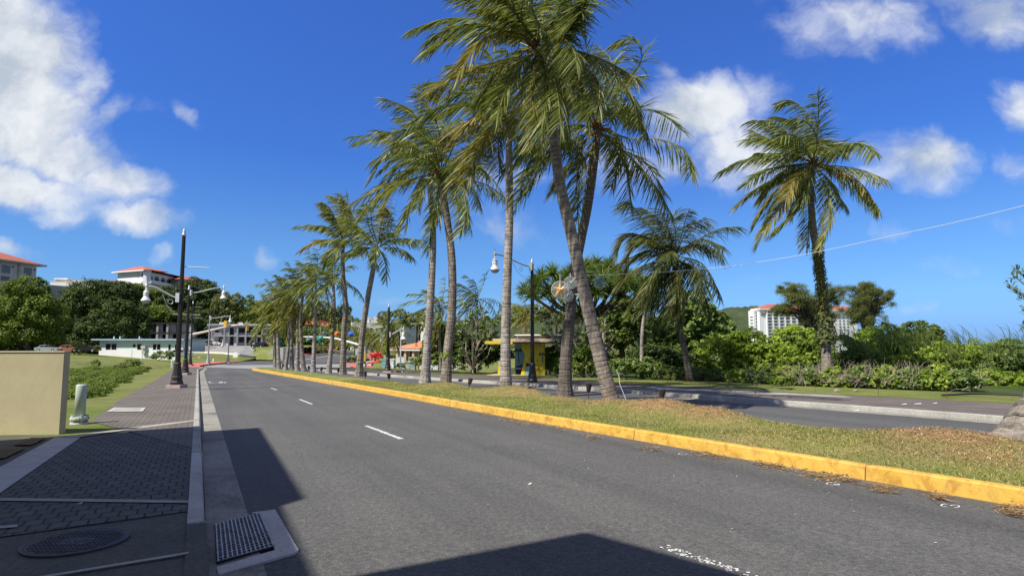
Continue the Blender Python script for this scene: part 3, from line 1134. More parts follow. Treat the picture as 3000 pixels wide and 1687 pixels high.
class Fronds:
    def __init__(s, seed):
        s.r = random.Random(seed)
        s.v = []
        s.q = []
        s.a = []
        s.st = MB()

    def leaflet(s, p, d, L, w, sag, age):
        # a folded blade: four cross sections tapering to a point
        g = Vector((0, 0, -1)) * sag + WIND * (0.35 * sag)
        n = d.cross(Vector((s.r.uniform(-1, 1), s.r.uniform(-1, 1), s.r.uniform(-.2, 1))))
        if n.length < 1e-3:
            return
        n.normalize()
        o = len(s.v)
        q = p
        dd = d
        prof = (0.55, 1.0, 0.75, 0.08)
        for i in range(4):
            ww = n * (w * prof[i])
            s.v.append(tuple(q - ww))
            s.v.append(tuple(q + ww))
            dd = (dd + g * 0.45).normalized()
            q = q + dd * (L / 3.0)
        for i in range(3):
            b = o + 2 * i
            s.q.append((b, b + 1, b + 3, b + 2))
            s.a.append(age)

    def frond(s, P, n_leaf=46, Lmax=0.85, age=0.0, w=0.022, windy=0.6, tip=0.35, thick=0.028, start=0.12, sagk=1.0):
        R_ = s.r
        N_ = 16
        n_leaf = int(n_leaf * DENS)
        Lmax = Lmax * 1.2
        w = w * 1.0
        age = age * .8
        c = bez(P, N_)
        s.st.tube(c, [thick * (1 - 0.85 * i / (N_ - 1)) + 0.004 for i in range(N_)], 5, ring=[age] * N_)
        roll = R_.uniform(-0.5, 0.5)
        for k in range(n_leaf):
            t = start + (1 - start) * (k + R_.uniform(-.3, .3)) / n_leaf
            t = max(start, min(0.995, t))
            f = t * (N_ - 1)
            i = min(int(f), N_ - 2)
            p = c[i].lerp(c[i + 1], f - i)
            T = (c[i + 1] - c[i]).normalized()
            up = Vector((0, 0, 1)) if abs(T.z) < 0.93 else Vector((-0.6, -0.6, 0))
            S_ = T.cross(up).normalized()
            U = S_.cross(T).normalized()
            S_ = (S_ * cos(roll) + U * sin(roll))
            prof = min(1.0, 0.45 + (t - start) * 3.2) * (1 - tip * 1.0 * max(0, (t - .6) / .4) ** 1.3)
            for sg in (-1, 1):
                if R_.random() < 0.03:
                    continue
                L = Lmax * prof * R_.uniform(0.82, 1.1)
                d = S_ * sg * R_.uniform(.75, 1.0) + T * (0.55 + 0.55 * t) + U * R_.uniform(-.05, .3) + WIND * (windy * R_.uniform(.4, 1.2)) + Vector((0, 0, -0.5 * sagk))
                d += Vector((R_.gauss(0, .1), R_.gauss(0, .1), R_.gauss(0, .1)))
                ag = max(0.0, min(1.0, age + R_.gauss(0, .08)))
                s.leaflet(p, d.normalized(), L, w * R_.uniform(.8, 1.2), R_.uniform(.25, .75) * sagk, ag)

    def auto(s, c, n, Lf, seed_az=0.0, wind=0.35, lo=-50, n_leaf=40, Lmax=.8, w=.022, age_p=.15, thick=.026, sag=1.0):
        R_ = s.r
        for k in range(n):
            q = (k + .5) / n
            el = R(84 - (84 - lo) * q ** 0.9 + R_.uniform(-8, 8))
            az = seed_az + k * 2.39996 + R_.uniform(-.25, .25)
            d = Vector((cos(az) * cos(el), sin(az) * cos(el), sin(el)))
            d = (d + WIND * wind * .5).normalized()
            L = Lf * R_.uniform(.82, 1.08) * (0.8 if q < .12 else 1)
            p = Vector(c) + d * .1
            P = [p]
            for i in range(4):
                d = (d + Vector((0, 0, -1)) * (0.20 + .26 * q) * sag * (0.6 + i * .35) * .75 + WIND * wind * .22).normalized()
                p = p + d * (L / 4)
                P.append(p)
            ag = 0.0
            if q > .6 and R_.random() < age_p * 2.2:
                ag = R_.uniform(.35, .9)
            elif R_.random() < age_p * .5:
                ag = R_.uniform(.15, .5)
            s.frond(P, n_leaf, Lmax, ag, w, windy=wind * 1.5, thick=thick)

    def build(s, parent, mat='palm_leaf', origin=None):
        o = len(s.v)
        # stalks share the crown's mesh
        V_ = s.v + list(s.st.v)
        Q_ = list(s.q)
        A_ = list(s.a)
        tri = []
        for f, a in zip(s.st.f, s.st.fa):
            if len(f) == 4:
                Q_.append(tuple(i + o for i in f))
                A_.append(min(1, a * .6 + .38))
        return fast_mesh('crown', V_, Q_, mat, parent, 'age', A_, origin)


def trunk_mesh(P, r0, r1, step=0.03, seg=14, flare=1.55, flare_h=0.7, pitch=.12, seed=0, mat='palm_bark', parent=None, origin=None):
    rr = random.Random(seed)
    L = sum((Vector(b) - Vector(a)).length for a, b in zip(P, P[1:]))
    n = max(8, int(L / step))
    c = bez(P, n)
    rad, ring = [], []
    ph = 0.0
    nxt = pitch * rr.uniform(.7, 1.3)
    for i in range(n):
        h = L * i / (n - 1)
        t = i / (n - 1)
        r = r0 + (r1 - r0) * (t ** .8)
        r *= 1 + (flare - 1) * exp(-h / flare_h * 1.6)
        k = 0.0
        if h >= nxt:
            nxt = h + pitch * rr.uniform(.65, 1.4)
            r *= 0.975
            k = rr.uniform(.25, .95)
        else:
            r *= 1 + rr.uniform(-.008, .014)
        rad.append(r)
        ring.append(k)
    mb = MB()
    c2_ = [v + Vector((rr.uniform(-1, 1), rr.uniform(-1, 1), 0)) * 0.003 for v in c]
    mb.tube(c2_, rad, seg, ring=ring)
    return mb.build('trunk', mat, parent, smooth=False, attr='ring', origin=origin)


def coconuts(parent, c, n, seed, r=.11, spread=.42, origin=None):
    R_ = random.Random(seed)
    for k in range(n):
        a = R_.uniform(0, 2 * pi)
        d = spread * R_.uniform(.55, 1)
        p = (c[0] + cos(a) * d, c[1] + sin(a) * d, c[2] + R_.uniform(-.35, .1))
        q = (0, 0, 0) if origin is None else origin
        mb = MB().lathe([(.02, -1.15 * r), (.7 * r, -.75 * r), (r, 0), (.75 * r, .75 * r), (.2 * r, 1.15 * r)], 8, (p[0] - q[0], p[1] - q[1], p[2] - q[2]))
        o = mb.build('coconut', 'coconut', parent, smooth=True)


def palm(label, trunk_px, Y, r0, r1, fr, seed, extra=10, Lf=4.6, mat='palm_leaf', base_dz=0.25, nuts=0, bark='palm_bark', dY=0.0,
         group='coconut palms in a row on the median', nl=46, Lmax=.8, scale_px=None, crown_off=(0, 0), lo=-40, wind=.3, w=.021, flare=1.5):
    """trunk_px: points of the trunk from base to top at depth Y (Y + dY at the top); fr: frond polylines in pixels."""
    n = len(trunk_px)
    P = [at(px, py, Y + dY * i / (n - 1)) for i, (px, py) in enumerate(trunk_px)]
    P[0].z = min(P[0].z, zp(P[0].x, P[0].y) + base_dz) - 0.25
    org = Vector((P[0].x, P[0].y, P[0].z + .2))
    t = thing('coconut_palm', label, 'palm tree', org, 0, group)
    rel = [p - org for p in P]
    trunk_mesh(rel, r0 * .92, r1 * .92, seed=seed, mat=bark, parent=t, flare=flare, seg=14 if Y < 35 else 10, step=.028 if Y < 35 else .05)
    top = rel[-1]
    F_ = Fronds(seed)
    R_ = random.Random(seed + 7)
    YT = Y + dY
    for f in fr:
        age = 0.0
        if isinstance(f, tuple):
            age, f = f
        pts = [top + Vector((0, 0, .05))] if f[0] is None else []
        f = [q for q in f if q is not None]
        sgn = 0
        if isinstance(f[-1], int):
            sgn, f = f[-1], f[:-1]
        sl = sum(sqrt((b[0] - a[0]) ** 2 + (b[1] - a[1]) ** 2) for a, b in zip(f, f[1:])) / FPX * YT
        dz_ = sqrt(max(0.05, Lf ** 2 - sl ** 2)) * .62 * (sgn or R_.choice((-1, 1)))
        m_ = len(f)
        out = []
        for i, (px, py) in enumerate(f):
            u = i / max(1, m_ - 1)
            out.append(at(px, py, YT + dz_ * u ** .8) - org)
        F_.frond(pts + out, nl, Lmax, age if age else (R_.uniform(0, .18)), w, windy=.5 + .3 * wind)
    if extra:
        F_.auto(top + Vector((crown_off[0], crown_off[1], .1)), extra, Lf * .86, seed, wind=wind, lo=lo, n_leaf=nl - 6, Lmax=Lmax, w=w)
    F_.build(t, mat)
    # brown fibre and stalks at the heart of the crown
    if Y < 40:
        mb = MB()
        rr = random.Random(seed + 3)
        for k in range(26):
            a = rr.uniform(0, 6.28)
            e = rr.uniform(.2, 1.3)
            d = Vector((cos(a) * cos(e), sin(a) * cos(e), sin(e)))
            p = top + Vector((0, 0, -.15))
            mb.tube([p, p + d * .35, p + d * .6 + Vector((0, 0, -.08))], [.05, .035, .012], 5)
        mb.build('fibre_sheath', 'rust', t)
    if nuts:
        coconuts(t, top + Vector((0, 0, -.1)), nuts, seed)
    return t


def Z(ox, oy, k):
    def f(*pts):
        return [(ox + x * k, oy + y * k) for x, y in pts]
    return f


z4 = Z(1000, 0, 1100 / 2277)
z6 = Z(2050, 230, 650 / 1652)
z5 = Z(700, 500, 600 / 1449)
tp = lambda *p: [c2(*q) for q in p]

palm('tallest coconut palm in front, thick ringed trunk leaning left, crown cut by the picture top',
     tp((1548, 1016), (1520, 940), (1478, 770), (1440, 600), (1408, 460), (1390, 330)) + z4((1200, 520), (1195, 300)), 16.5, .235, .13,
     [z4((1180, 290), (1040, 205), (850, 150), (680, 165), (560, 215)), z4((1170, 300), (960, 215), (760, 200), (600, 250), (505, 320)),
      z4((1190, 260), (1050, 120), (900, 40), (720, -30)), z4((1200, 250), (1150, 90), (1060, -50), (900, -120)), z4((1190, 250), (1080, 30), (960, -60), (760, -90)),
      z4((1210, 240), (1250, 100), (1270, -60), (1210, -200)), z4((1220, 240), (1340, 120), (1420, 0), (1440, -140)), z4((1215, 240), (1320, 60), (1360, -80), (1330, -200)),
      z4((1220, 250), (1350, 180), (1440, 90), (1490, -10)), z4((1180, 250), (1080, 120), (1000, 0), (900, -50)), z4((1230, 260), (1340, 200), (1420, 130), (1470, 60)),
      (.75, z4((1220, 290), (1340, 315), (1385, 380), (1410, 470))), (.35, z4((1230, 300), (1400, 305), (1600, 370), (1790, 475))),
      (.3, z4((1200, 300), (1275, 450), (1292, 620), (1268, 790))), (.6, z4((1180, 320), (1000, 380), (850, 410), (640, 500), (530, 575))),
      z4((1230, 330), (1450, 400), (1560, 500), (1560, 650)), z4((1180, 330), (1050, 385), (900, 500), (850, 640)),
      z4((1240, 300), (1450, 340), (1650, 450), (1770, 600), (1805, 750)), z4((1190, 330), (1180, 480), (1120, 640), (1000, 760)), (.2, z4((1200, 330), (1330, 480), (1370, 640), (1360, 800))),
      (.35, z4((1195, 300), (1150, 430), (1160, 620), (1200, 860)) + [-1]), z4((1195, 300), (1260, 400), (1310, 560), (1330, 760)) + [-1], z4((1195, 300), (1230, 420), (1235, 600), (1225, 800)) + [-1],
      z4((1195, 300), (1080, 400), (1000, 540), (940, 720)) + [-1], z4((1195, 300), (1340, 380), (1460, 520), (1500, 720)) + [-1], z4((1200, 290), (1120, 200), (980, 90), (850, 60)), z4((1205, 280), (1180, 120), (1120, 0), (1020, -60)), z4((1205, 290), (1300, 230), (1380, 260), (1440, 400)) + [-1]],
     11, extra=6, Lf=4.9, nl=66, Lmax=.82, nuts=0, lo=0, w=.018)

palm('coconut palm crossing behind the leaning one, dark trunk bending right, fronds reaching far right',
     tp((1421, 982), (1424, 900), (1436, 770), (1444, 690), (1462, 600), (1482, 500)) + z4((1545, 880), (1545, 770)), 22.2, .26, .15,
     [z4((1540, 740), (1680, 560), (1820, 370), (1770, 240), (1665, 255)), z4((1560, 780), (1750, 840), (1950, 850), (2100, 930), (2130, 1045)),
      z4((1560, 800), (1750, 950), (1900, 1120), (2010, 1310)), (.25, z4((1550, 800), (1650, 850), (1720, 1000), (1755, 1260))),
      z4((1530, 800), (1350, 900), (1150, 1020), (1060, 1240)), z4((1530, 800), (1450, 900), (1430, 1100), (1435, 1330)),
      z4((1530, 770), (1450, 650), (1350, 560), (1230, 600)), z4((1540, 750), (1560, 600), (1540, 480), (1450, 380)),
      z4((1550, 750), (1640, 620), (1700, 500), (1790, 470)), z4((1560, 760), (1660, 650), (1740, 640), (1800, 740)),
      z4((1540, 770), (1400, 760), (1280, 820), (1180, 960)), z4((1545, 780), (1640, 800), (1680, 950), (1640, 1130)), z4((1540, 800), (1500, 950), (1380, 1000), (1300, 1150)),
      z4((1540, 740), (1600, 520), (1640, 380), (1560, 280)), z4((1540, 760), (1480, 560), (1380, 420), (1260, 420)), z4((1530, 790), (1380, 860), (1240, 880), (1120, 960)),
      z4((1560, 790), (1690, 900), (1850, 1000), (1960, 1180))],
     12, extra=8, Lf=5.2, nl=54, Lmax=.95, nuts=3, bark='palm_bark_dark', lo=-30)

palm('tall straight coconut palm standing between the crossed pair and the leaning pair',
     tp((1273, 984), (1272, 850), (1276, 700), (1281, 560), (1281, 420), (1279, 350)) + z4((1005, 740),), 21.8, .21, .125,
     [z4((1000, 720), (900, 600), (780, 430), (660, 400)), (.9, z4((1000, 730), (880, 690), (800, 720), (700, 840))), z4((1000, 740), (900, 820), (800, 900), (690, 990)),
      z4((1010, 720), (1000, 560), (900, 420), (800, 390)), z4((1010, 720), (1080, 580), (1060, 450), (960, 380)), z4((1020, 740), (1100, 760), (1130, 850), (1080, 990)),
      z4((1000, 750), (960, 840), (950, 930), (960, 1010)), (.5, z4((1000, 730), (880, 640), (740, 620), (630, 690))), z4((1020, 730), (1120, 640), (1190, 650), (1210, 770)),
      z4((1000, 730), (900, 650), (760, 560), (640, 600)), (.8, z4((1000, 740), (860, 720), (720, 770), (610, 860))), z4((1010, 740), (1060, 820), (1150, 870), (1200, 980)),
      z4((1000, 720), (940, 560), (860, 480), (740, 500))],
     13, extra=8, Lf=4.4, nl=46, Lmax=.85, nuts=7, lo=-30, bark='palm_bark_pale')

palm('coconut palm with smooth slightly bent trunk and yellow fern stuck low on the bark',
     tp((1120, 971), (1127, 880), (1137, 780), (1137, 660), (1126, 560), (1112, 470)) + z4((598, 1070),), 24.9, .23, .14,
     [z4((600, 1050), (520, 850), (430, 680), (265, 600)), z4((600, 1050), (480, 900), (380, 850), (290, 910)), z4((600, 1060), (450, 960), (280, 930), (175, 1095)),
      (.35, z4((600, 1080), (430, 1090), (250, 1130), (55, 1245))), z4((610, 1050), (600, 850), (560, 700), (470, 560)), z4((610, 1050), (700, 850), (780, 760), (850, 760)),
      z4((620, 1060), (720, 960), (850, 860), (1000, 800)), z4((620, 1080), (750, 1090), (880, 1120), (1000, 1200)), z4((620, 1090), (700, 1200), (755, 1300), (720, 1415)),
      z4((610, 1060), (680, 1000), (800, 1010), (870, 900)), z4((600, 1060), (500, 980), (380, 980), (290, 1060)), z4((600, 1050), (560, 900), (460, 800), (330, 790)),
      z4((610, 1050), (640, 900), (640, 760), (560, 660)), z4((615, 1060), (720, 1010), (830, 1000), (880, 1060))],
     14, extra=10, Lf=4.3, nl=46, Lmax=.8, nuts=9, bark='palm_bark', mat='palm_leaf', lo=-40)

palm('pale thin coconut palm just behind and left of the bent one, small thin fronds',
     tp((1069, 951), (1076, 860), (1084, 740), (1089, 620), (1088, 540), (1082, 470)) + z4((552, 980),), 32.0, .26, .15,
     [z4((550, 1000), (480, 820), (490, 640), (500, 510)), z4((550, 1000), (400, 900), (300, 810), (55, 832)), z4((550, 1060), (500, 1130), (480, 1190), (465, 1265)),
      z4((550, 1000), (620, 830), (600, 640), (540, 560)), z4((550, 1010), (440, 940), (330, 960), (240, 1040)), z4((560, 1000), (700, 860), (800, 800), (860, 850)),
      z4((560, 1060), (600, 1200), (590, 1290), (560, 1360))],
     15, extra=14, Lf=5.0, nl=34, Lmax=.85, nuts=4, w=.028, lo=-45, bark='palm_bark_pale')

palm('slim coconut palm leaning right, with one frond held out flat to the right',
     tp((903, 938), (912, 840), (925, 750), (938, 680), (944, 625)) + z5((972, 560),), 41.0, .25, .16,
     [z5((970, 540), (860, 400), (800, 300), (760, 290)), z5((1000, 540), (1080, 490), (1200, 480), (1300, 492)), z5((1010, 545), (1100, 545), (1180, 570), (1240, 622)),
      z5((970, 520), (1000, 380), (990, 260), (950, 200)), z5((1000, 520), (1070, 430), (1075, 330), (1030, 250)), z5((960, 540), (850, 500), (740, 480), (615, 498)),
      (.3, z5((950, 540), (850, 440), (780, 400), (700, 400))), z5((970, 530), (920, 400), (900, 300), (860, 270)), z5((960, 550), (880, 540), (830, 570), (790, 590)),
      z5((1000, 530), (1040, 460), (1100, 440), (1090, 470)), z5((980, 520), (940, 380), (930, 280), (900, 230)), (.9, z5((985, 520), (1010, 360), (1040, 300), (1050, 260)))],
     16, extra=9, Lf=4.6, nl=30, Lmax=.8, w=.034, lo=-10, bark='palm_bark', nuts=2)

palm('very tall slim coconut palm with a bushy upswept crown, second past the slim leaning one',
     tp((862, 934), (865, 840), (869, 760), (863, 690), (862, 630)) + z5((735, 520),), 44.5, .24, .15,
     [z5((730, 480), (720, 330), (700, 220), (640, 170)), z5((735, 480), (740, 340), (740, 240), (720, 160)), z5((730, 500), (660, 420), (590, 390), (510, 400)),
      z5((730, 480), (680, 340), (640, 260), (580, 220)), z5((735, 500), (790, 420), (790, 300), (740, 210)), z5((730, 520), (660, 490), (620, 490), (580, 510)), z5((735, 520), (800, 480), (850, 520), (870, 600)),
      z5((730, 500), (700, 380), (660, 310), (600, 300)), z5((740, 490), (770, 380), (770, 280), (750, 200))],
     17, extra=9, Lf=4.6, nl=30, Lmax=.8, w=.036, mat='palm_leaf_fresh', lo=-20)

far = [  # base 2576-scale, top zoom-5, depth, crown top zoom-5, leaf mat, label
    ((827, 931), (840, 800), (668, 800), 47, (690, 600), 'palm_leaf', 'coconut palm with ferns growing half way up its trunk and a frond drooping right', 12),
    ((788, 929), (793, 800), (545, 800), 50.5, (560, 560), 'palm_leaf', 'coconut palm with a clean pale grey trunk and a crown blown left', 12),
    ((765, 927), (756, 820), (452, 880), 53, (420, 680), 'palm_leaf_dark', 'coconut palm whose dark upper trunk leans left above a pale curved foot', 11),
    ((748, 927), (749, 840), (417, 1040), 54.5, (330, 860), 'palm_leaf_fresh', 'short pale trunked coconut palm half hidden between darker trunks', 9),
    ((735, 926), (733, 820), (370, 900), 55.5, (330, 760), 'palm_leaf_fresh', 'coconut palm of the cluster with a brown lower trunk and yellow green crown', 11),
    ((718, 925), (726, 860), (348, 950), 57, (270, 800), 'palm_leaf_fresh', 'coconut palm with two toned trunk leaning right in the far cluster', 11),
    ((702, 924), (699, 850), (285, 1040), 58.2, (230, 880), 'palm_leaf_fresh', 'small coconut palm between the last two trunks of the far cluster', 9),
    ((693, 924), (691, 850), (258, 1060), 58.8, (170, 980), 'palm_leaf_fresh', 'last low coconut palm of the median with yellow fronds hanging left', 10)]
for i, (b, m_, tz, Y, ct_, mt_, lb, ex) in enumerate(far):
    tz_ = z5(tz)[0]
    palm(lb, [c2(*b), c2(*m_), tz_], Y, .20, .13, [z5(tz, ((tz[0] * 2 + ct_[0]) / 3 - 30, (tz[1] + ct_[1]) / 2), (ct_[0] - 70, ct_[1] - 30)), z5(tz, (tz[0] + 10, (tz[1] + ct_[1]) / 2), ct_)],
         20 + i, extra=ex + 3, Lf=3.6, nl=24, Lmax=.68, w=.034, mat=mt_, lo=-30, wind=.38, bark='palm_bark' if i in (2, 4) else 'palm_bark_pale')

# the lone palm behind the hedge on the right
t = palm('lone coconut palm behind the right hedge, creeper climbing the lower trunk',
     tp((2079, 930), (2077, 850), (2068, 740), (2056, 640), (2044, 560), (2040, 480)) + z6((838, 640),), 30.0, .27, .15,
     [z6((850, 600), (900, 450), (820, 280), (700, 170), (600, 180)), z6((850, 600), (800, 480), (700, 330), (570, 285)), z6((840, 610), (700, 460), (560, 330), (385, 310)),
      z6((840, 620), (700, 520), (560, 470), (395, 390)), z6((830, 620), (700, 570), (560, 560), (415, 560)), z6((830, 640), (700, 640), (500, 680), (345, 790)),
      (.2, z6((830, 650), (650, 710), (450, 800), (285, 930))), (.2, z6((830, 640), (700, 750), (560, 930), (430, 1240))), (.65, z6((830, 650), (720, 800), (620, 950), (470, 1150))),
      (.2, z6((850, 660), (800, 800), (720, 980), (540, 1150))), (.4, z6((880, 700), (950, 850), (960, 1050), (900, 1250))), z6((870, 640), (960, 560), (1040, 530), (1135, 520)),
      z6((870, 650), (1000, 650), (1200, 680), (1405, 760)), z6((880, 660), (1050, 700), (1230, 830), (1320, 960)), z6((880, 680), (960, 750), (1020, 850), (1075, 940)),
      (.5, z6((850, 600), (950, 500), (1000, 500), (1050, 560))), z6((850, 600), (870, 460), (800, 330), (680, 290)), z6((830, 650), (700, 680), (560, 760), (450, 900)),
      (.8, z6((840, 640), (780, 690), (700, 760), (640, 900)))],
     41, extra=13, Lf=5.2, nl=66, Lmax=1.0, nuts=6, mat='palm_leaf', base_dz=-.2, group='coconut palms behind the right pavement', lo=-45, wind=.45, w=.023)
# the tattered one in front of the dark trees
zr = Z(1800, 700, 700 / 2029)
palm('shaggy coconut palm with a black slender trunk in front of the dark round trees',
     [(2026, 1122), (2008, 1040), (1992, 960), (1980, 860), (1975, 770)], 31.0, .20, .12,
     [[(1978, 750), (1960, 680), (1935, 610)], [(1980, 750), (2015, 670), (2068, 638)], [(1985, 740), (2050, 715), (2122, 748)], [(1985, 750), (2060, 775), (2115, 872)],
      [(1980, 760), (2030, 800), (2062, 905)], (.3, [(1975, 745), (1890, 695), (1830, 690), (1800, 765)]), [(1975, 750), (1890, 735), (1840, 780), (1808, 840)], (.4, [(1975, 755), (1930, 810), (1905, 890)]),
      [(1978, 760), (1985, 830), (1962, 925)], [(1975, 740), (1890, 650), (1850, 600), (1835, 590)], [(1975, 740), (1925, 640), (1880, 608)], (.5, [(1975, 750), (1900, 700), (1850, 730), (1830, 800)]),
      [(1980, 745), (2050, 700), (2125, 725)], [(1978, 760), (2000, 850), (1995, 950)], [(1975, 760), (1930, 780), (1880, 870)]],
     42, extra=22, Lf=4.2, nl=48, Lmax=1.0, nuts=0, mat='palm_leaf_dark', base_dz=-.1, bark='palm_bark_dark', group='coconut palms behind the right pavement', lo=-75)

# great root flare and leaning trunk at the right edge
P0 = Vector((9.3, 10.45, zp(9.1, 10.3) + .10))
org = P0.copy()
t = thing('coconut_palm', 'huge flared root of a coconut palm leaning out of the picture at the right edge', 'palm tree', org, 0, 'coconut palms in a row on the median')
mb = MB()
rr = random.Random(5)
N_ = 40
cs, rs, ring = [], [], []
for i in range(N_):
    u = i / (N_ - 1)
    cs.append(Vector((-1.5 + 2.6 * u ** .9, 0.0 + .3 * u, -.30 + .75 * u ** 1.9 + (.0 if u < .5 else (u - .5) * 1.5))))
    rs.append((0.14 + .52 * sin(min(1, u * 1.5) * pi / 2)) * (1 - .3 * max(0, u - .5)))
    ring.append(rr.uniform(0, .7) if rr.random() < .3 else 0)
    rs[-1] *= rr.uniform(.95, 1.05)
cs += [Vector((1.5 + .85 * k, .35 - .1 * k, 1.85 + k * .9)) for k in range(1, 9)]
rs += [.42 - .022 * k for k in range(1, 9)]
ring += [0] * 8
mb.tube(cs, rs, 22, ring=ring)
for k in range(34):
    a = rr.uniform(2.4, 5.9)
    L = rr.uniform(.5, 1.3)
    p = Vector((-.2 + .35 * cos(a), -.25 + .3 * sin(a), .15))
    q = Vector((-.3 + (L + .3) * cos(a) * 1.1, -.15 + L * sin(a), -.17))
    mb.tube([p, (p + q) / 2 + Vector((0, 0, .05)), q], [.09, .05, .02], 6)
mb.build('trunk', 'palm_bark', t, attr='ring', smooth=False)
F_ = Fronds(77)
F_.auto(cs[-1], 18, 4.5, 1.0, wind=.4, lo=-40, n_leaf=36)
F_.build(t, 'palm_leaf')

# creeper on the lone palm's trunk
def leaf_tube(name, label, px, Y, rad, n, size, mat, seed, cat='climbing plant', group=None, parent=None):
    R_ = random.Random(seed)
    P = [at(a, b, Y) for a, b in px]
    c = bez(P, 60)
    V_, Q_ = [], []
    for k in range(n):
        p = c[R_.randrange(60)].copy()
        a = R_.uniform(0, 2 * pi)
        rr_ = rad * R_.uniform(.6, 1.25)
        p += Vector((cos(a) * rr_, sin(a) * rr_, R_.uniform(-.06, .06)))
        s_ = size * R_.uniform(.6, 1.3)
        nrm = Vector((cos(a), sin(a), R_.uniform(-.2, .9))).normalized()
        t1 = nrm.cross(Vector((R_.uniform(-1, 1), R_.uniform(-1, 1), R_.uniform(-1, 1)))).normalized()
        t2 = nrm.cross(t1)
        o = len(V_)
        V_ += [tuple(p - t1 * s_), tuple(p + t2 * s_ * .6), tuple(p + t1 * s_), tuple(p - t2 * s_ * .6)]
        Q_.append((o, o + 1, o + 2, o + 3))
    o = fast_mesh(name, V_, Q_, mat, parent)
    if parent is None:
        props(o, label, cat, group)
    return o


leaf_tube('creeper', 'yellow green creeper wrapped round the lone palm trunk', tp((2056, 622), (2062, 680), (2068, 740), (2073, 800)), 29.9, .27, 1400, .075, 'leaf_ivy', 5)
leaf_tube('creeper', 'brown shaggy creeper clump where the lone palm meets the hedge', tp((2073, 790), (2077, 835), (2076, 860)), 29.9, .42, 600, .09, 'leaf_olive', 6)
leaf_tube('creeper', 'fern tuft growing on the bark of the bent palm', [(1303, 1032), (1304, 1046)], 24.75, .17, 34, .075, 'leaf_bright', 8)
leaf_tube('creeper', 'ferns clinging half way up the trunk with the frond drooping right', tp((836, 770), (836, 840)), 47, .25, 400, .11, 'leaf_ivy', 9)
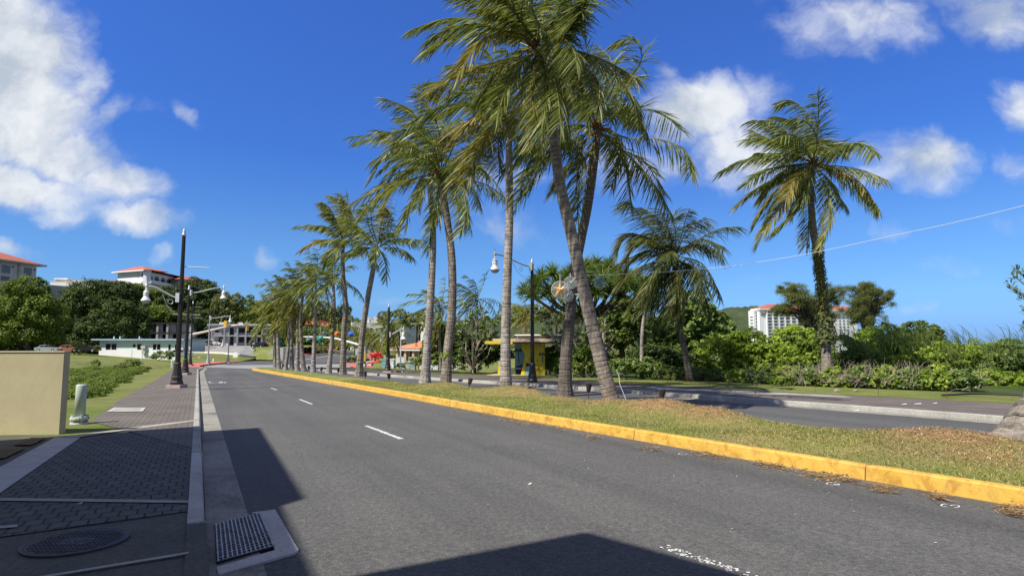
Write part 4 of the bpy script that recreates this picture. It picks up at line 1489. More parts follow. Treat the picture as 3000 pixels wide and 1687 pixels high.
# ------------------------------------------------------------------ median turf with mounds
def median():
    n, mcr = 220, 16
    def rs(line, n):
        d = [0]
        for a, b in zip(line, line[1:]):
            d.append(d[-1] + sqrt((b[0] - a[0]) ** 2 + (b[1] - a[1]) ** 2))
        out = []
        for k in range(n):
            t = d[-1] * k / (n - 1)
            i = 0
            while i < len(d) - 2 and d[i + 1] < t:
                i += 1
            u = (t - d[i]) / ((d[i + 1] - d[i]) or 1)
            out.append((line[i][0] + (line[i + 1][0] - line[i][0]) * u, line[i][1] + (line[i + 1][1] - line[i][1]) * u))
        return out
    A = rs(offs(YK, -0.165), n)
    B = rs(offs(ME, 0.145), n)
    mounds = []
    for px, py, h, r, mu in ((1803, 1180, .24, 1.0, .9), (1655, 1141, .26, 1.2, .8), (1483, 1145, .18, .9, .6), (1304, 1130, .24, 1.1, .6), (1246, 1107, .28, 1.4, .9),
                             (1950, 1197, .30, 1.0, 1.0), (2085, 1218, .22, .8, .9), (1560, 1150, .2, 1.0, .75), (1720, 1158, .2, 1.0, .9), (2790, 1280, .24, 1.1, .95), (2560, 1262, .05, .9, .35), (2900, 1330, .05, .9, .7),
                             (1390, 1140, .12, .9, .3), (1190, 1105, .1, 1.2, .4), (1052, 1093, .3, 1.3, .5), (1010, 1090, .2, 1.3, .4), (2300, 1250, .05, 1.2, .3)):
        x, y = G(px, py, .3)
        mounds.append((x, y, h, r, mu))
    rr = random.Random(1)
    ph = [(rr.uniform(.6, 3), rr.uniform(.6, 3), rr.uniform(0, 6), rr.uniform(.008, .02)) for _ in range(10)]

    def hz(x, y, t):
        z = 0.0
        mu = 0.0
        for (a, b, h, r, m_) in mounds:
            q = exp(-((x - a) ** 2 + (y - b) ** 2) / (r * r))
            z += h * q
            mu = max(mu, .82 * m_ * min(1, exp(-((x - a) ** 2 + (y - b) ** 2) / (r * r * 1.5)) * 1.25))
        e = min(1, t / .22, (1 - t) / .12)
        e = sm(e)
        z = z * e + .035 * sin(pi * t)
        for (fx, fy, p, am) in ph:
            z += am * e * sin(x * fx + y * fy + p)
        return z, mu
    vs, mu = [], []
    for a, b in zip(A, B):
        for j in range(mcr + 1):
            t = j / mcr
            x, y = a[0] + (b[0] - a[0]) * t, a[1] + (b[1] - a[1]) * t
            z, m_ = hz(x, y, t)
            vs.append((x, y, zp(x, y) + .205 - .045 * t + z))
            mu.append(m_)
    fs = [(i * (mcr + 1) + j, (i + 1) * (mcr + 1) + j, (i + 1) * (mcr + 1) + j + 1, i * (mcr + 1) + j + 1) for i in range(n - 1) for j in range(mcr)]
    mb = MB()
    mb.add(vs, fs)
    o = mb.build('median_ground', 'median_grass', smooth=True)
    at_ = o.data.attributes.new('mulch', 'FLOAT', 'POINT')
    at_.data.foreach_set('value', mu)
    o['kind'] = 'structure'
    # blades of turf and bits of dead leaf
    rr = np.random.RandomState(4)
    cum = []
    V_, Q_, V2, Q2 = [], [], [], []
    R_ = random.Random(9)
    cand = 0
    while len(Q_) < 52000 and cand < 400000:
        cand += 1
        i = R_.randrange(n - 1)
        a, b = A[i], B[i]
        a2, b2 = A[i + 1], B[i + 1]
        u = R_.random()
        t = R_.random()
        x = (a[0] + (a2[0] - a[0]) * u) * (1 - t) + (b[0] + (b2[0] - b[0]) * u) * t
        y = (a[1] + (a2[1] - a[1]) * u) * (1 - t) + (b[1] + (b2[1] - b[1]) * u) * t
        if y < 5.5 or y > 30 or R_.random() > (9.0 / y):
            continue
        z, m_ = hz(x, y, t)
        z = zp(x, y) + .205 - .045 * t + z - .004
        if R_.random() < m_ * 1.1:
            if R_.random() < .6:
                l = R_.uniform(.02, .065)
                an = R_.uniform(0, 6.28)
                w = R_.uniform(.002, .005)
                dx, dy = cos(an) * l, sin(an) * l
                o2 = len(V2)
                zz = z + R_.uniform(.01, .045)
                z2 = z + R_.uniform(.0, .04)
                V2 += [(x - dy / l * w, y + dx / l * w, zz), (x + dy / l * w, y - dx / l * w, zz), (x + dx + dy / l * w, y + dy - dx / l * w, z2), (x + dx - dy / l * w, y + dy + dx / l * w, z2)]
                Q2.append((o2, o2 + 1, o2 + 2, o2 + 3))
            continue
        h = R_.uniform(.012, .042)
        an = R_.uniform(0, 6.28)
        w = .0045 + .0002 * y
        lx, ly = R_.uniform(-.03, .03) - .008, R_.uniform(-.03, .03)
        o2 = len(V_)
        cx, cy = cos(an) * w, sin(an) * w
        V_ += [(x - cx, y - cy, z), (x + cx, y + cy, z), (x + cx * .3 + lx, y + cy * .3 + ly, z + h), (x - cx * .3 + lx, y - cy * .3 + ly, z + h)]
        Q_.append((o2, o2 + 1, o2 + 2, o2 + 3))
    props(fast_mesh('grass', V_, Q_, 'turf'), 'short dry turf covering the median between the palms', 'grass', kind='stuff')
    props(fast_mesh('dead_leaves', V2, Q2, 'mulch_bits'), 'brown shredded palm litter on the mounds round the trunks', 'leaf litter', kind='stuff')
    return hz


MEDH = median()

# fibre litter in the gutter along the yellow kerb
def litter():
    R_ = random.Random(12)
    V_, Q_ = [], []
    piles = [(2070, 1338, 60, .5), (2250, 1368, 70, .6), (2420, 1404, 95, 1.0), (2580, 1438, 45, .5), (2960, 1505, 50, .8), (1490, 1238, 60, .5), (1560, 1245, 55, .5), (1640, 1258, 30, .4), (1330, 1205, 50, .3), (1730, 1283, 30, .3), (1250, 1190, 40, .25),
             (1180, 1176, 40, .25), (2740, 1462, 40, .3), (1900, 1318, 40, .25), (1110, 1158, 40, .2), (1410, 1216, 40, .3)]
    for (px, py, rx, k) in piles:
        for i in range(int(420 * k)):
            a = px + R_.gauss(0, rx * .45)
            sl = .165
            b = py + (a - px) * sl + R_.gauss(0, 3.6 + (py - 1150) * .012)
            x, y = G(a, b)
            z = zp(x, y) + .034 + R_.uniform(0, .028)
            l = R_.uniform(.03, .14)
            an = -0.95 + R_.gauss(0, .7)
            w = R_.uniform(.002, .006)
            dx, dy = cos(an) * l, sin(an) * l
            o = len(V_)
            z2 = z + R_.uniform(-.01, .02)
            V_ += [(x - sin(an) * w, y + cos(an) * w, z), (x + sin(an) * w, y - cos(an) * w, z), (x + dx + sin(an) * w, y + dy - cos(an) * w, max(zp(x, y) + .033, z2)), (x + dx - sin(an) * w, y + dy + cos(an) * w, max(zp(x, y) + .033, z2))]
            Q_.append((o, o + 1, o + 2, o + 3))
    props(fast_mesh('dry_litter', V_, Q_, 'mulch_bits'), 'dry palm fibre washed up along the yellow kerb', 'litter', kind='stuff')
    # scattered pale scraps
    V_, Q_ = [], []
    for i in range(45):
        a = R_.uniform(700, 2990)
        b = 1130 + (a - 1100) * .19 + abs(R_.gauss(0, 1)) * 90 + 20
        if b > 1680:
            continue
        x, y = G(a, b)
        z = zp(x, y) + .036
        s_ = R_.uniform(.004, .012)
        an = R_.uniform(0, 3)
        o = len(V_)
        V_ += [(x + s_ * cos(an + k * pi / 2 + R_.uniform(-.3, .3)) * (1.6 if k % 2 else 1), y + s_ * sin(an + k * pi / 2), z + R_.uniform(0, .006)) for k in range(4)]
        Q_.append((o, o + 1, o + 2, o + 3))
    for (px, py, s_) in ((1463, 1117, .05), (1452, 1119, .03), (1552, 1423, .016), (2510, 1205, .06), (2650, 1186, .06), (2690, 1185, .08), (2740, 1183, .05), (421, 1098, .05), (585, 1147, .06), (1705, 1150, .04), (445, 1138, .03), (234, 1482, .02)):
        x, y = G(px, py, .16 if 1180 < py < 1190 or px < 450 else .03)
        z = zp(x, y) + (.18 if (1180 < py < 1190 or px < 450) else .05)
        o = len(V_)
        V_ += [(x - s_ * 1.5, y - s_ * .3, z), (x + s_, y - s_ * .4, z + .01), (x + s_ * 1.2, y + s_ * .5, z + .02), (x - s_, y + s_ * .5, z + .004)]
        Q_.append((o, o + 1, o + 2, o + 3))
    props(fast_mesh('litter_scraps', V_, Q_, 'paper'), 'small pale scraps scattered on the road and far pavement', 'litter', kind='stuff')


litter()

# ------------------------------------------------------------------ foliage
def leaves(blobs, leaf, seed, cover=2.6, up=.75, aspect=.62, jitter=.55, clump=.3, low=-.45, maxn=40000, curl=0.0):
    r = np.random.RandomState(seed)
    Vs = []
    for (cx, cy, cz, rx, ry, rz) in blobs:
        rm = (rx + ry + rz) / 3
        area = 4 * pi * rm * rm
        n = int(min(maxn, cover * area / (2.0 * leaf * leaf * aspect)))
        K = max(10, int(26 * (rm / (rm * clump * 1.9)) ** 1.0))
        d = r.normal(size=(K * 3, 3))
        d /= np.linalg.norm(d, axis=1)[:, None]
        d = d[d[:, 2] > low][:K]
        K = len(d)
        rad = r.uniform(.72, 1.04, K)
        cc = d * rad[:, None]
        cs = clump * r.uniform(.6, 1.25, K)
        idx = r.randint(0, K, n)
        e = r.normal(size=(n, 3))
        e /= np.linalg.norm(e, axis=1)[:, None]
        e = e + d[idx] * .55 + np.array([0, 0, .25])
        e /= np.linalg.norm(e, axis=1)[:, None]
        p = cc[idx] + e * (cs[idx] * r.uniform(.55, 1.05, n))[:, None]
        # loose leaves in the body
        m_ = r.random_sample(n) < .12
        q = r.normal(size=(n, 3))
        q /= np.linalg.norm(q, axis=1)[:, None]
        p[m_] = q[m_] * r.uniform(.5, 1.1, m_.sum())[:, None]
        p = p * np.array([rx, ry, rz]) + np.array([cx, cy, cz])
        nrm = e + r.normal(size=(n, 3)) * jitter + np.array([-.40 * up, -.34 * up, up])
        nrm /= np.linalg.norm(nrm, axis=1)[:, None]
        t1 = np.cross(nrm, r.normal(size=(n, 3)))
        t1 /= np.linalg.norm(t1, axis=1)[:, None]
        t2 = np.cross(nrm, t1)
        s_ = (leaf * r.uniform(.6, 1.3, n))[:, None]
        a = p - t1 * s_
        b = p + t2 * s_ * aspect
        c = p + t1 * s_
        dd = p - t2 * s_ * aspect
        Vs.append(np.stack([a, b, c, dd], 1).reshape(-1, 3))
    V_ = np.concatenate(Vs)
    Q_ = np.arange(len(V_)).reshape(-1, 4)
    return V_, Q_


def blobs_px(Y, bl, dy=.9):
    out = []
    for b in bl:
        px, py, rx, ry = b[:4]
        y = Y + (b[4] if len(b) > 4 else 0)
        c = at(px * 1.1646, py * 1.1646, y)
        k = 1.1646 / FPX * y
        out.append((c.x, c.y, c.z, rx * k, rx * k * dy, ry * k))
    return out


def tree(name, label, Y, bl, leaf, mat, seed, trunk=None, tr=.25, cover=2.6, group=None, cat='tree', bark='bark_dark', limbs=5, **kw):
    B_ = blobs_px(Y, bl)
    cx = sum(b[0] for b in B_) / len(B_)
    cy = sum(b[1] for b in B_) / len(B_)
    if trunk:
        p = at(trunk[0] * 1.1646, trunk[1] * 1.1646, Y)
        base = Vector((p.x, p.y, min(p.z, gh(p.x, p.y))))
    else:
        base = Vector((cx, cy, gh(cx, cy)))
    t = thing(name, label, cat, base, 0, group)
    rel = [(b[0] - base.x, b[1] - base.y, b[2] - base.z, b[3], b[4], b[5]) for b in B_]
    V_, Q_ = leaves(rel, leaf, seed, cover, **kw)
    fast_mesh('crown', V_, Q_, mat, t)
    mb = MB()
    R_ = random.Random(seed)
    lowest = min(b[2] - b[5] * .5 for b in rel)
    mid = Vector((sum(b[0] for b in rel) / len(rel) * .5, sum(b[1] for b in rel) / len(rel) * .5, max(lowest, .8)))
    mb.tube([(0, 0, -.3), (mid.x * .4, mid.y * .4, mid.z * .5), tuple(mid)], [tr * 1.3, tr, tr * .8], 8)
    for k in range(min(limbs, len(rel) * 2)):
        b = rel[k % len(rel)]
        e = Vector((b[0] + R_.uniform(-.3, .3) * b[3], b[1] + R_.uniform(-.3, .3) * b[4], b[2] + R_.uniform(-.1, .5) * b[5]))
        m2 = (mid + e) / 2 + Vector((R_.uniform(-.3, .3), R_.uniform(-.3, .3), .2)) * tr * 3
        mb.tube([tuple(mid), tuple(m2), tuple(e)], [tr * .7, tr * .45, tr * .15], 6)
    mb.build('trunk', bark, t)
    return t


def bush(name, label, Y, bl, leaf, mat, seed, cover=2.4, group=None, cat='bush', twigs=0, **kw):
    B_ = blobs_px(Y, bl)
    V_, Q_ = leaves(B_, leaf, seed, cover, **kw)
    c = np.mean([b[:3] for b in B_], axis=0)
    org = (float(c[0]), float(c[1]), gh(c[0], c[1]))
    if not twigs:
        o = fast_mesh(name, V_, Q_, mat, None, origin=org)
        return props(o, label, cat, group)
    t = thing(name, label, cat, org, 0, group)
    fast_mesh('foliage', V_ - np.array(org), Q_, mat, t)
    R_ = random.Random(seed)
    mb = MB()
    for k in range(twigs):
        b = R_.choice(B_)
        x = b[0] + R_.uniform(-1, 1) * b[3] - org[0]
        y = b[1] - b[4] * R_.uniform(.6, 1.05) - org[1]
        z = R_.uniform(.05, .35)
        P = [Vector((x, y, z))]
        d = Vector((R_.uniform(-1, 1), R_.uniform(-.25, .25), R_.uniform(.2, 1.1))).normalized()
        for i in range(5):
            d = (d + Vector((R_.uniform(-.6, .6), R_.uniform(-.3, .3), R_.uniform(-.4, .4)))).normalized()
            P.append(P[-1] + d * R_.uniform(.12, .32))
        r0 = R_.uniform(.006, .015)
        mb.tube(P, [r0 * (1 - .12 * i) for i in range(6)], 5)
    mb.build('branches', 'twig_pale', t)
    return t


# ---- hillside on the left (2576-wide picture coordinates)
HG = 'trees on the hillside below the villa'
tree('broadleaf_tree', 'light green tree on a short trunk in the open field beside the parked cars', 118,
     [(70, 735, 48, 36), (28, 795, 58, 45), (112, 795, 50, 45), (62, 835, 66, 34), (8, 850, 46, 30), (80, 785, 50, 50), (125, 845, 30, 26)], .22, 'leaf_mid', 101, (72, 884), .45, 1.9, jitter=.7, clump=.34)
tree('broadleaf_tree', 'dark spreading tree rising to the wall of the red roofed hotel', 158, [(-30, 770, 70, 50), (-20, 830, 60, 50), (30, 760, 40, 30)], .26, 'leaf_dark', 102, None, .5, 1.8, HG)
tree('broadleaf_tree', 'dark rounded tree nearest the light green one, left of the big dark mass', 152, [(175, 800, 48, 60), (160, 845, 45, 35), (200, 770, 40, 40)], .26, 'leaf_dark', 103, None, .5, 2.0, HG)
tree('broadleaf_tree', 'tallest dark tree of the hillside under the low white building', 160, [(235, 752, 62, 44), (215, 790, 55, 50), (280, 765, 45, 45), (300, 745, 42, 34)], .26, 'leaf_dark', 104, None, .55, 2.0, HG)
tree('broadleaf_tree', 'broad dark tree behind the mint house, its crown full of rounded clumps', 146, [(300, 810, 58, 52), (255, 835, 52, 40), (335, 835, 38, 40), (225, 860, 45, 25)], .26, 'leaf_dark', 105, (296, 880), .5, 2.1, HG)
tree('broadleaf_tree', 'bright topped tree just below the villa balcony', 172, [(335, 748, 50, 30), (380, 760, 40, 32), (350, 785, 50, 30)], .26, 'leaf_mid', 106, None, .4, 1.9, HG)
tree('broadleaf_tree', 'flat spreading tree over the left motel block', 163, [(395, 795, 44, 26), (370, 815, 34, 22), (425, 805, 32, 24)], .26, 'leaf_mid', 107, None, .4, 1.9, HG)
tree('broadleaf_tree', 'dark tree between the villa and the first street lamp', 174, [(440, 760, 50, 36), (470, 790, 44, 40)], .26, 'leaf_dark', 108, None, .4, 1.9, HG)
tree('broadleaf_tree', 'dark crowned tree growing over the right end of the villa', 176, [(500, 738, 42, 34), (530, 760, 46, 36), (480, 770, 40, 40), (465, 728, 18, 20)], .26, 'leaf_dark', 109, None, .4, 1.9, HG)
tree('broadleaf_tree', 'pale leaved tree with white blossom right of the stacked street lamps', 168, [(560, 780, 34, 40), (585, 765, 26, 26), (575, 810, 34, 28)], .3, 'leaf_olive', 110, None, .35, 1.3, HG)
tree('broadleaf_tree', 'bright green tree above the long motel roof', 170, [(625, 790, 32, 40), (600, 810, 36, 30), (650, 800, 26, 34)], .26, 'leaf_mid', 111, None, .4, 1.9, HG)
tree('broadleaf_tree', 'low dark tree at the foot of the ridge behind the far palms', 178, [(690, 800, 44, 34), (660, 775, 30, 16), (740, 800, 40, 30)], .26, 'leaf_dark', 112, None, .4, 1.9, HG)
tree('broadleaf_tree', 'dark tree under the motel sign left of the mast arm', 165, [(500, 815, 50, 36), (540, 840, 40, 26), (470, 840, 30, 24)], .26, 'leaf_dark', 113, None, .4, 1.9, HG)
tree('broadleaf_tree', 'dull green tree on the skyline between the palm trunks', 185, [(805, 785, 34, 26), (780, 810, 40, 22), (835, 800, 34, 24)], .3, 'leaf_olive', 114, None, .4, 1.8, HG)
tree('broadleaf_tree', 'thin dark tree on the skyline above the peaked orange roofs', 185, [(860, 790, 24, 22), (880, 815, 30, 16)], .3, 'leaf_dark', 115, None, .35, 1.5, HG)
tree('broadleaf_tree', 'green tree filling the gap behind the far palm trunks', 140, [(780, 850, 44, 24), (830, 845, 40, 24), (730, 850, 40, 30)], .26, 'leaf_mid', 116, None, .35, 1.9)
tree('broadleaf_tree', 'dark tree behind the far junction left of the white block', 130, [(870, 860, 40, 20), (920, 850, 30, 18)], .3, 'leaf_mid', 117, None, .35, 1.8)

# hillside ground cover
def ground_cover(name, label, region, n, leaf, mat, seed, lift=.5):
    R_ = np.random.RandomState(seed)
    x0, x1, y0, y1 = region
    P = np.stack([R_.uniform(x0, x1, n), R_.uniform(y0, y1, n)], 1)
    bl = [(x, y, gh(x, y) + lift, 3.2, 3.2, 2.2) for x, y in P]
    V_, Q_ = leaves(bl, leaf, seed, 1.1, low=-.1)
    return props(fast_mesh(name, V_, Q_, mat), label, 'undergrowth', kind='stuff')


ground_cover('undergrowth', 'dark scrub covering the slope between the hillside trees', (-175, -58, 164, 190), 330, .45, 'leaf_dark', 60)
ground_cover('undergrowth', 'scrub on the low ridge beyond the junction', (-60, 60, 176, 215), 260, .5, 'leaf_olive', 61, 1.2)

# ---- middle distance, right of the palms
OG = 'feathery trees on the skyline beyond the junction'
for i, (bl, lb) in enumerate((([(995, 805, 34, 22), (965, 800, 16, 14)], 'feathery olive tree behind the dark bare lamp post'), ([(1050, 810, 30, 20)], 'small feathery olive tree right of the bare lamp post'),
                              ([(1290, 800, 40, 26), (1340, 790, 40, 20)], 'olive tree on the skyline behind the tall street lamp'), ([(1400, 800, 50, 26)], 'olive tree on the skyline behind the pandanus'))):
    tree('feathery_tree', lb, 110 + 6 * i, bl, .3, 'leaf_olive', 130 + i, None, .25, 1.5, OG, clump=.4)
tree('broadleaf_tree', 'very dark glossy tree shading the left side of the bus shelter', 43, [(1165, 880, 40, 40), (1200, 895, 42, 36), (1240, 880, 34, 30), (1150, 905, 30, 22), (1225, 855, 26, 22)], .13, 'leaf_dark', 140, (1190, 935), .2, 2.6)
tree('broadleaf_tree', 'round green tree between the two thick trunks and the orange roofed shop', 60, [(1100, 880, 40, 40), (1140, 860, 36, 34), (1080, 905, 40, 22), (1110, 840, 26, 26)], .17, 'leaf_mid', 141, None, .2, 2.3)
tree('broadleaf_tree', 'dense dark green round tree right of the leaning trunk', 46, [(1560, 820, 58, 62), (1600, 850, 50, 50), (1520, 850, 40, 50), (1575, 780, 44, 30)], .15, 'leaf_mid', 142, None, .25, 2.6)
tree('broadleaf_tree', 'large leaved tree behind the shaggy black palm', 39, [(1735, 775, 44, 40), (1765, 815, 50, 50), (1700, 830, 50, 46), (1660, 870, 46, 40), (1810, 830, 36, 40), (1735, 870, 60, 45), (1640, 840, 30, 40)], .19, 'leaf_glossy', 143, None, .25, 2.2, clump=.26)
tree('broadleaf_tree', 'vine covered green hump tree left of the lone palm', 37, [(2000, 860, 48, 40), (2030, 895, 44, 44), (1975, 895, 40, 36)], .12, 'leaf_bright', 144, None, .2, 2.6)
# casuarinas
def casuarina(label, Y, bl, seed, trunk):
    B_ = blobs_px(Y, bl)
    p = at(trunk[0] * 1.1646, trunk[1] * 1.1646, Y)
    base = Vector((p.x, p.y, gh(p.x, p.y)))
    t = thing('ironwood_tree', label, 'tree', base, 0, 'feathery ironwood trees in front of the white hotel')
    r = np.random.RandomState(seed)
    Vs = []
    mb = MB()
    R_ = random.Random(seed)
    top = Vector((sum(b[0] for b in B_) / len(B_) - base.x, 0, max(b[2] for b in B_) - base.z))
    mb.tube([(0, 0, -.3), tuple(top * .45), tuple(top * .9)], [.32, .22, .08], 8)
    for b in B_:
        n = 3000
        c = np.array([b[0] - base.x, b[1] - base.y, b[2] - base.z])
        K = 26
        d = r.normal(size=(K, 3))
        d /= np.linalg.norm(d, axis=1)[:, None]
        cc = d * r.uniform(.25, 1.25, K)[:, None]
        for k in range(K):
            q = c + cc[k] * np.array(b[3:6])
            m_ = (Vector(q) + top * .6) / 2
            mb.tube([tuple(top * R_.uniform(.35, .7)), tuple(m_ + Vector((0, 0, .3))), tuple(q)], [.09, .05, .015], 5)
        idx = r.randint(0, K, n)
        p_ = cc[idx] + r.normal(size=(n, 3)) * np.array([.15, .15, .10])
        p_ = p_ * np.array(b[3:6]) + c
        L = r.uniform(.2, .5, n)[:, None]
        dr = np.stack([r.uniform(-1.3, .1, n), r.uniform(-.6, .6, n), r.uniform(-1.0, .35, n)], 1)
        dr /= np.linalg.norm(dr, axis=1)[:, None]
        w = np.cross(dr, r.normal(size=(n, 3)))
        w /= np.linalg.norm(w, axis=1)[:, None]
        w *= .013
        Vs.append(np.stack([p_ - w, p_ + w, p_ + dr * L + w * .4, p_ + dr * L - w * .4], 1).reshape(-1, 3))
    V_ = np.concatenate(Vs)
    fast_mesh('crown', V_, np.arange(len(V_)).reshape(-1, 4), 'leaf_olive', t)
    mb.build('trunk', 'bark_dark', t)


casuarina('sparse ironwood tree whose branches hang over the hotel roof left of the lone palm', 56, [(2010, 745, 48, 30), (1975, 775, 26, 18), (2040, 785, 34, 34), (2095, 740, 30, 26), (1990, 730, 24, 16), (2070, 775, 30, 34)], 150, (2060, 900))
casuarina('dark ironwood tree right of the lone palm, trunk showing through its crown', 52, [(2170, 745, 40, 34), (2190, 790, 36, 44), (2225, 755, 26, 24), (2150, 780, 26, 30), (2180, 725, 24, 18)], 151, (2178, 900))

# ---- green wall of bushes on the right
BG = 'bushes along the far pavement'
bush('bush', 'bright green vine covered bush right of the large leaved tree', 35.5, [(1810, 900, 56, 50), (1850, 875, 44, 34), (1790, 940, 50, 30)], .095, 'leaf_bright', 160, group=BG)
bush('bush', 'yellow green mounded bush in front of the distant hill', 35, [(1885, 880, 50, 44), (1920, 915, 56, 44), (1870, 930, 50, 36)], .095, 'leaf_bright', 161, group=BG)
bush('bush', 'bright bush between the hotel and the lone palm', 34, [(1960, 910, 46, 40), (1940, 945, 60, 26), (2000, 940, 44, 30)], .09, 'leaf_bright', 162, group=BG)
bush('bush', 'olive green bush just right of the lone palm trunk', 34, [(2120, 890, 46, 40), (2150, 915, 50, 36), (2110, 930, 40, 30)], .09, 'leaf_glossy', 163, group=BG)
bush('bush', 'high green bush under the dark ironwood tree', 37, [(2215, 855, 52, 36), (2260, 880, 50, 44), (2190, 890, 44, 40)], .095, 'leaf_bright', 164, group=BG)
bush('bush', 'tall dome of mixed leaves right of the ironwoods, highest of the right bushes', 38, [(2310, 845, 46, 34), (2290, 880, 50, 40), (2340, 880, 34, 36)], .095, 'leaf_mid', 165, group=BG)
bush('bush', 'yellow green bush below the skyline notch with the sea blue sky', 33, [(2385, 905, 54, 42), (2340, 920, 44, 36)], .09, 'leaf_bright', 166, group=BG)
bush('bush', 'bright bush with an orange tinted top near the right edge', 33, [(2470, 900, 54, 40), (2430, 925, 40, 34)], .09, 'leaf_bright', 167, group=BG)
bush('bush', 'bright low bush right of the last hedge plant, reaching the black pipe', 30, [(2490, 955, 34, 24), (2540, 962, 44, 24), (2590, 960, 40, 26)], .085, 'leaf_bright', 172, group=BG)
bush('bush', 'yellow green bush between the olive one and the high one under the ironwood', 35, [(2165, 900, 40, 34), (2200, 925, 40, 26)], .09, 'leaf_bright', 173, group=BG)
bush('bush', 'long bright bush below the tall dome, just above the hedge plants', 34.5, [(2260, 922, 44, 26), (2310, 925, 44, 24), (2350, 918, 30, 28)], .09, 'leaf_bright', 174, group=BG)
bush('bush', 'glossy dark bush at the right edge above the verge', 31, [(2540, 900, 50, 40), (2580, 930, 40, 40), (2510, 935, 40, 26)], .09, 'leaf_glossy', 168, group=BG)
bush('bush', 'loose bright bush right of the bus shelter', 40.5, [(1392, 893, 34, 22), (1405, 915, 40, 26), (1380, 925, 30, 20)], .09, 'leaf_bright', 169, group=BG, twigs=10)
bush('bush', 'dark low bush filling the gap behind the leaning trunk', 36, [(1470, 905, 40, 40), (1440, 925, 40, 28), (1500, 920, 40, 34)], .095, 'leaf_mid', 170, group=BG, twigs=24)
bush('bush', 'dark bush behind the slim pale palm', 36, [(1640, 905, 46, 36), (1690, 915, 50, 36), (1740, 920, 40, 34)], .095, 'leaf_dark', 171, group=BG)
HGp = 'hedge plants along the verge of the far pavement'
bush('hedge', 'clipped bright green hedge at the foot of the slim pale palm', 33, [(1570, 925, 28, 26), (1610, 925, 34, 26), (1640, 930, 28, 22)], .085, 'leaf_glossy', 180, cat='hedge', group=HGp, clump=.22)
bush('hedge', 'low dark hedge stretch behind the black mesh fence', 32.5, [(1680, 940, 34, 20), (1730, 942, 36, 18), (1780, 945, 34, 18)], .085, 'leaf_mid', 181, cat='hedge', group=HGp)
xs_ = [(1855, 952, 30, 23), (1915, 955, 34, 24), (1975, 953, 34, 28), (2035, 955, 32, 28), (2100, 957, 36, 29), (2165, 956, 36, 32), (2230, 957, 36, 33), (2295, 958, 38, 33), (2360, 958, 38, 32), (2425, 956, 34, 26)]
lbs = ['hedge plant right after the end of the black mesh fence', 'second hedge plant after the mesh fence, low and bright', 'hedge plant left of the lone palm with pale bare twigs', 'twiggy hedge plant at the foot of the lone palm',
       'hedge plant just right of the lone palm foot, tangled pale branches', 'hedge plant below the ironwoods with thick pale branches', 'hedge plant with a grey post standing inside it', 'dense leafy hedge plant right of the grey post',
       'leafy hedge plant below the skyline notch', 'last open hedge plant before the black pipe']
for i, (q, lb) in enumerate(zip(xs_, lbs)):
    bush('hedge_plant', lb, 31.5 - i * .7, [q, (q[0] + 14, q[1] + 8, q[2] * .8, q[3] * .7)], .085, 'leaf_glossy' if i % 2 else 'leaf_bright', 190 + i, cat='hedge plant', group=HGp, twigs=(6, 14, 34, 50, 55, 60, 45, 24, 16, 12)[i], cover=1.9, clump=.3)


# reeds
def reeds(label, px, py, Y, n, h, seed, spread=1.0):
    R_ = random.Random(seed)
    c = at(px * 1.1646, py * 1.1646, Y)
    org = (c.x, c.y, gh(c.x, c.y))
    V_, Q_ = [], []
    zb = c.z - org[2]
    for k in range(n):
        p = Vector((R_.gauss(0, spread), R_.gauss(0, .5), zb + R_.uniform(-.6, .5)))
        d = Vector((R_.uniform(-.5, .3), R_.uniform(-.3, .3), 1)).normalized()
        L = h * R_.uniform(.6, 1.2)
        w = R_.uniform(.009, .018)
        o = len(V_)
        side_ = Vector((R_.uniform(-1, 1), R_.uniform(-1, 1), .1)).normalized()
        N_ = 7
        for i in range(N_):
            ww = w * (1 - (i / (N_ - 1)) ** 1.5 * .95)
            V_ += [tuple(p - side_ * ww), tuple(p + side_ * ww)]
            p = p + d * (L / N_)
            d = (d + Vector((-.32, -.05, -.16 - .08 * i)) * .8).normalized()
        for i in range(N_ - 1):
            b = o + 2 * i
            Q_.append((b, b + 1, b + 3, b + 2))
    return props(fast_mesh('reed_clump', V_, Q_, 'reed_leaf', origin=None), label, 'reeds', 'tall reeds growing among the right bushes') if False else _re(V_, Q_, org, label)


def _re(V_, Q_, org, label):
    o = fast_mesh('reed_clump', V_, Q_, 'reed_leaf')
    o.location = org
    return props(o, label, 'reeds', 'tall reeds growing among the right bushes')


reeds('reed clump just right of the lone palm, blades blown left across the hotel foot', 2125, 862, 33, 192, 1.27, 1, .8)
reeds('reeds below the dark ironwood tree', 2215, 870, 33, 192, 1.2, 2, .9)
reeds('reeds on the slope of the tall dome bush', 2300, 865, 34, 180, 1.3, 3, .8)
reeds('long reeds arching over the skyline notch', 2400, 880, 31, 160, 1.65, 4, .5)
reeds('reeds poking up between the two right bushes', 2440, 915, 31, 144, 1.12, 5, .8)
reeds('reeds at the right edge of the picture', 2535, 885, 29.5, 144, 1.42, 6, .6)

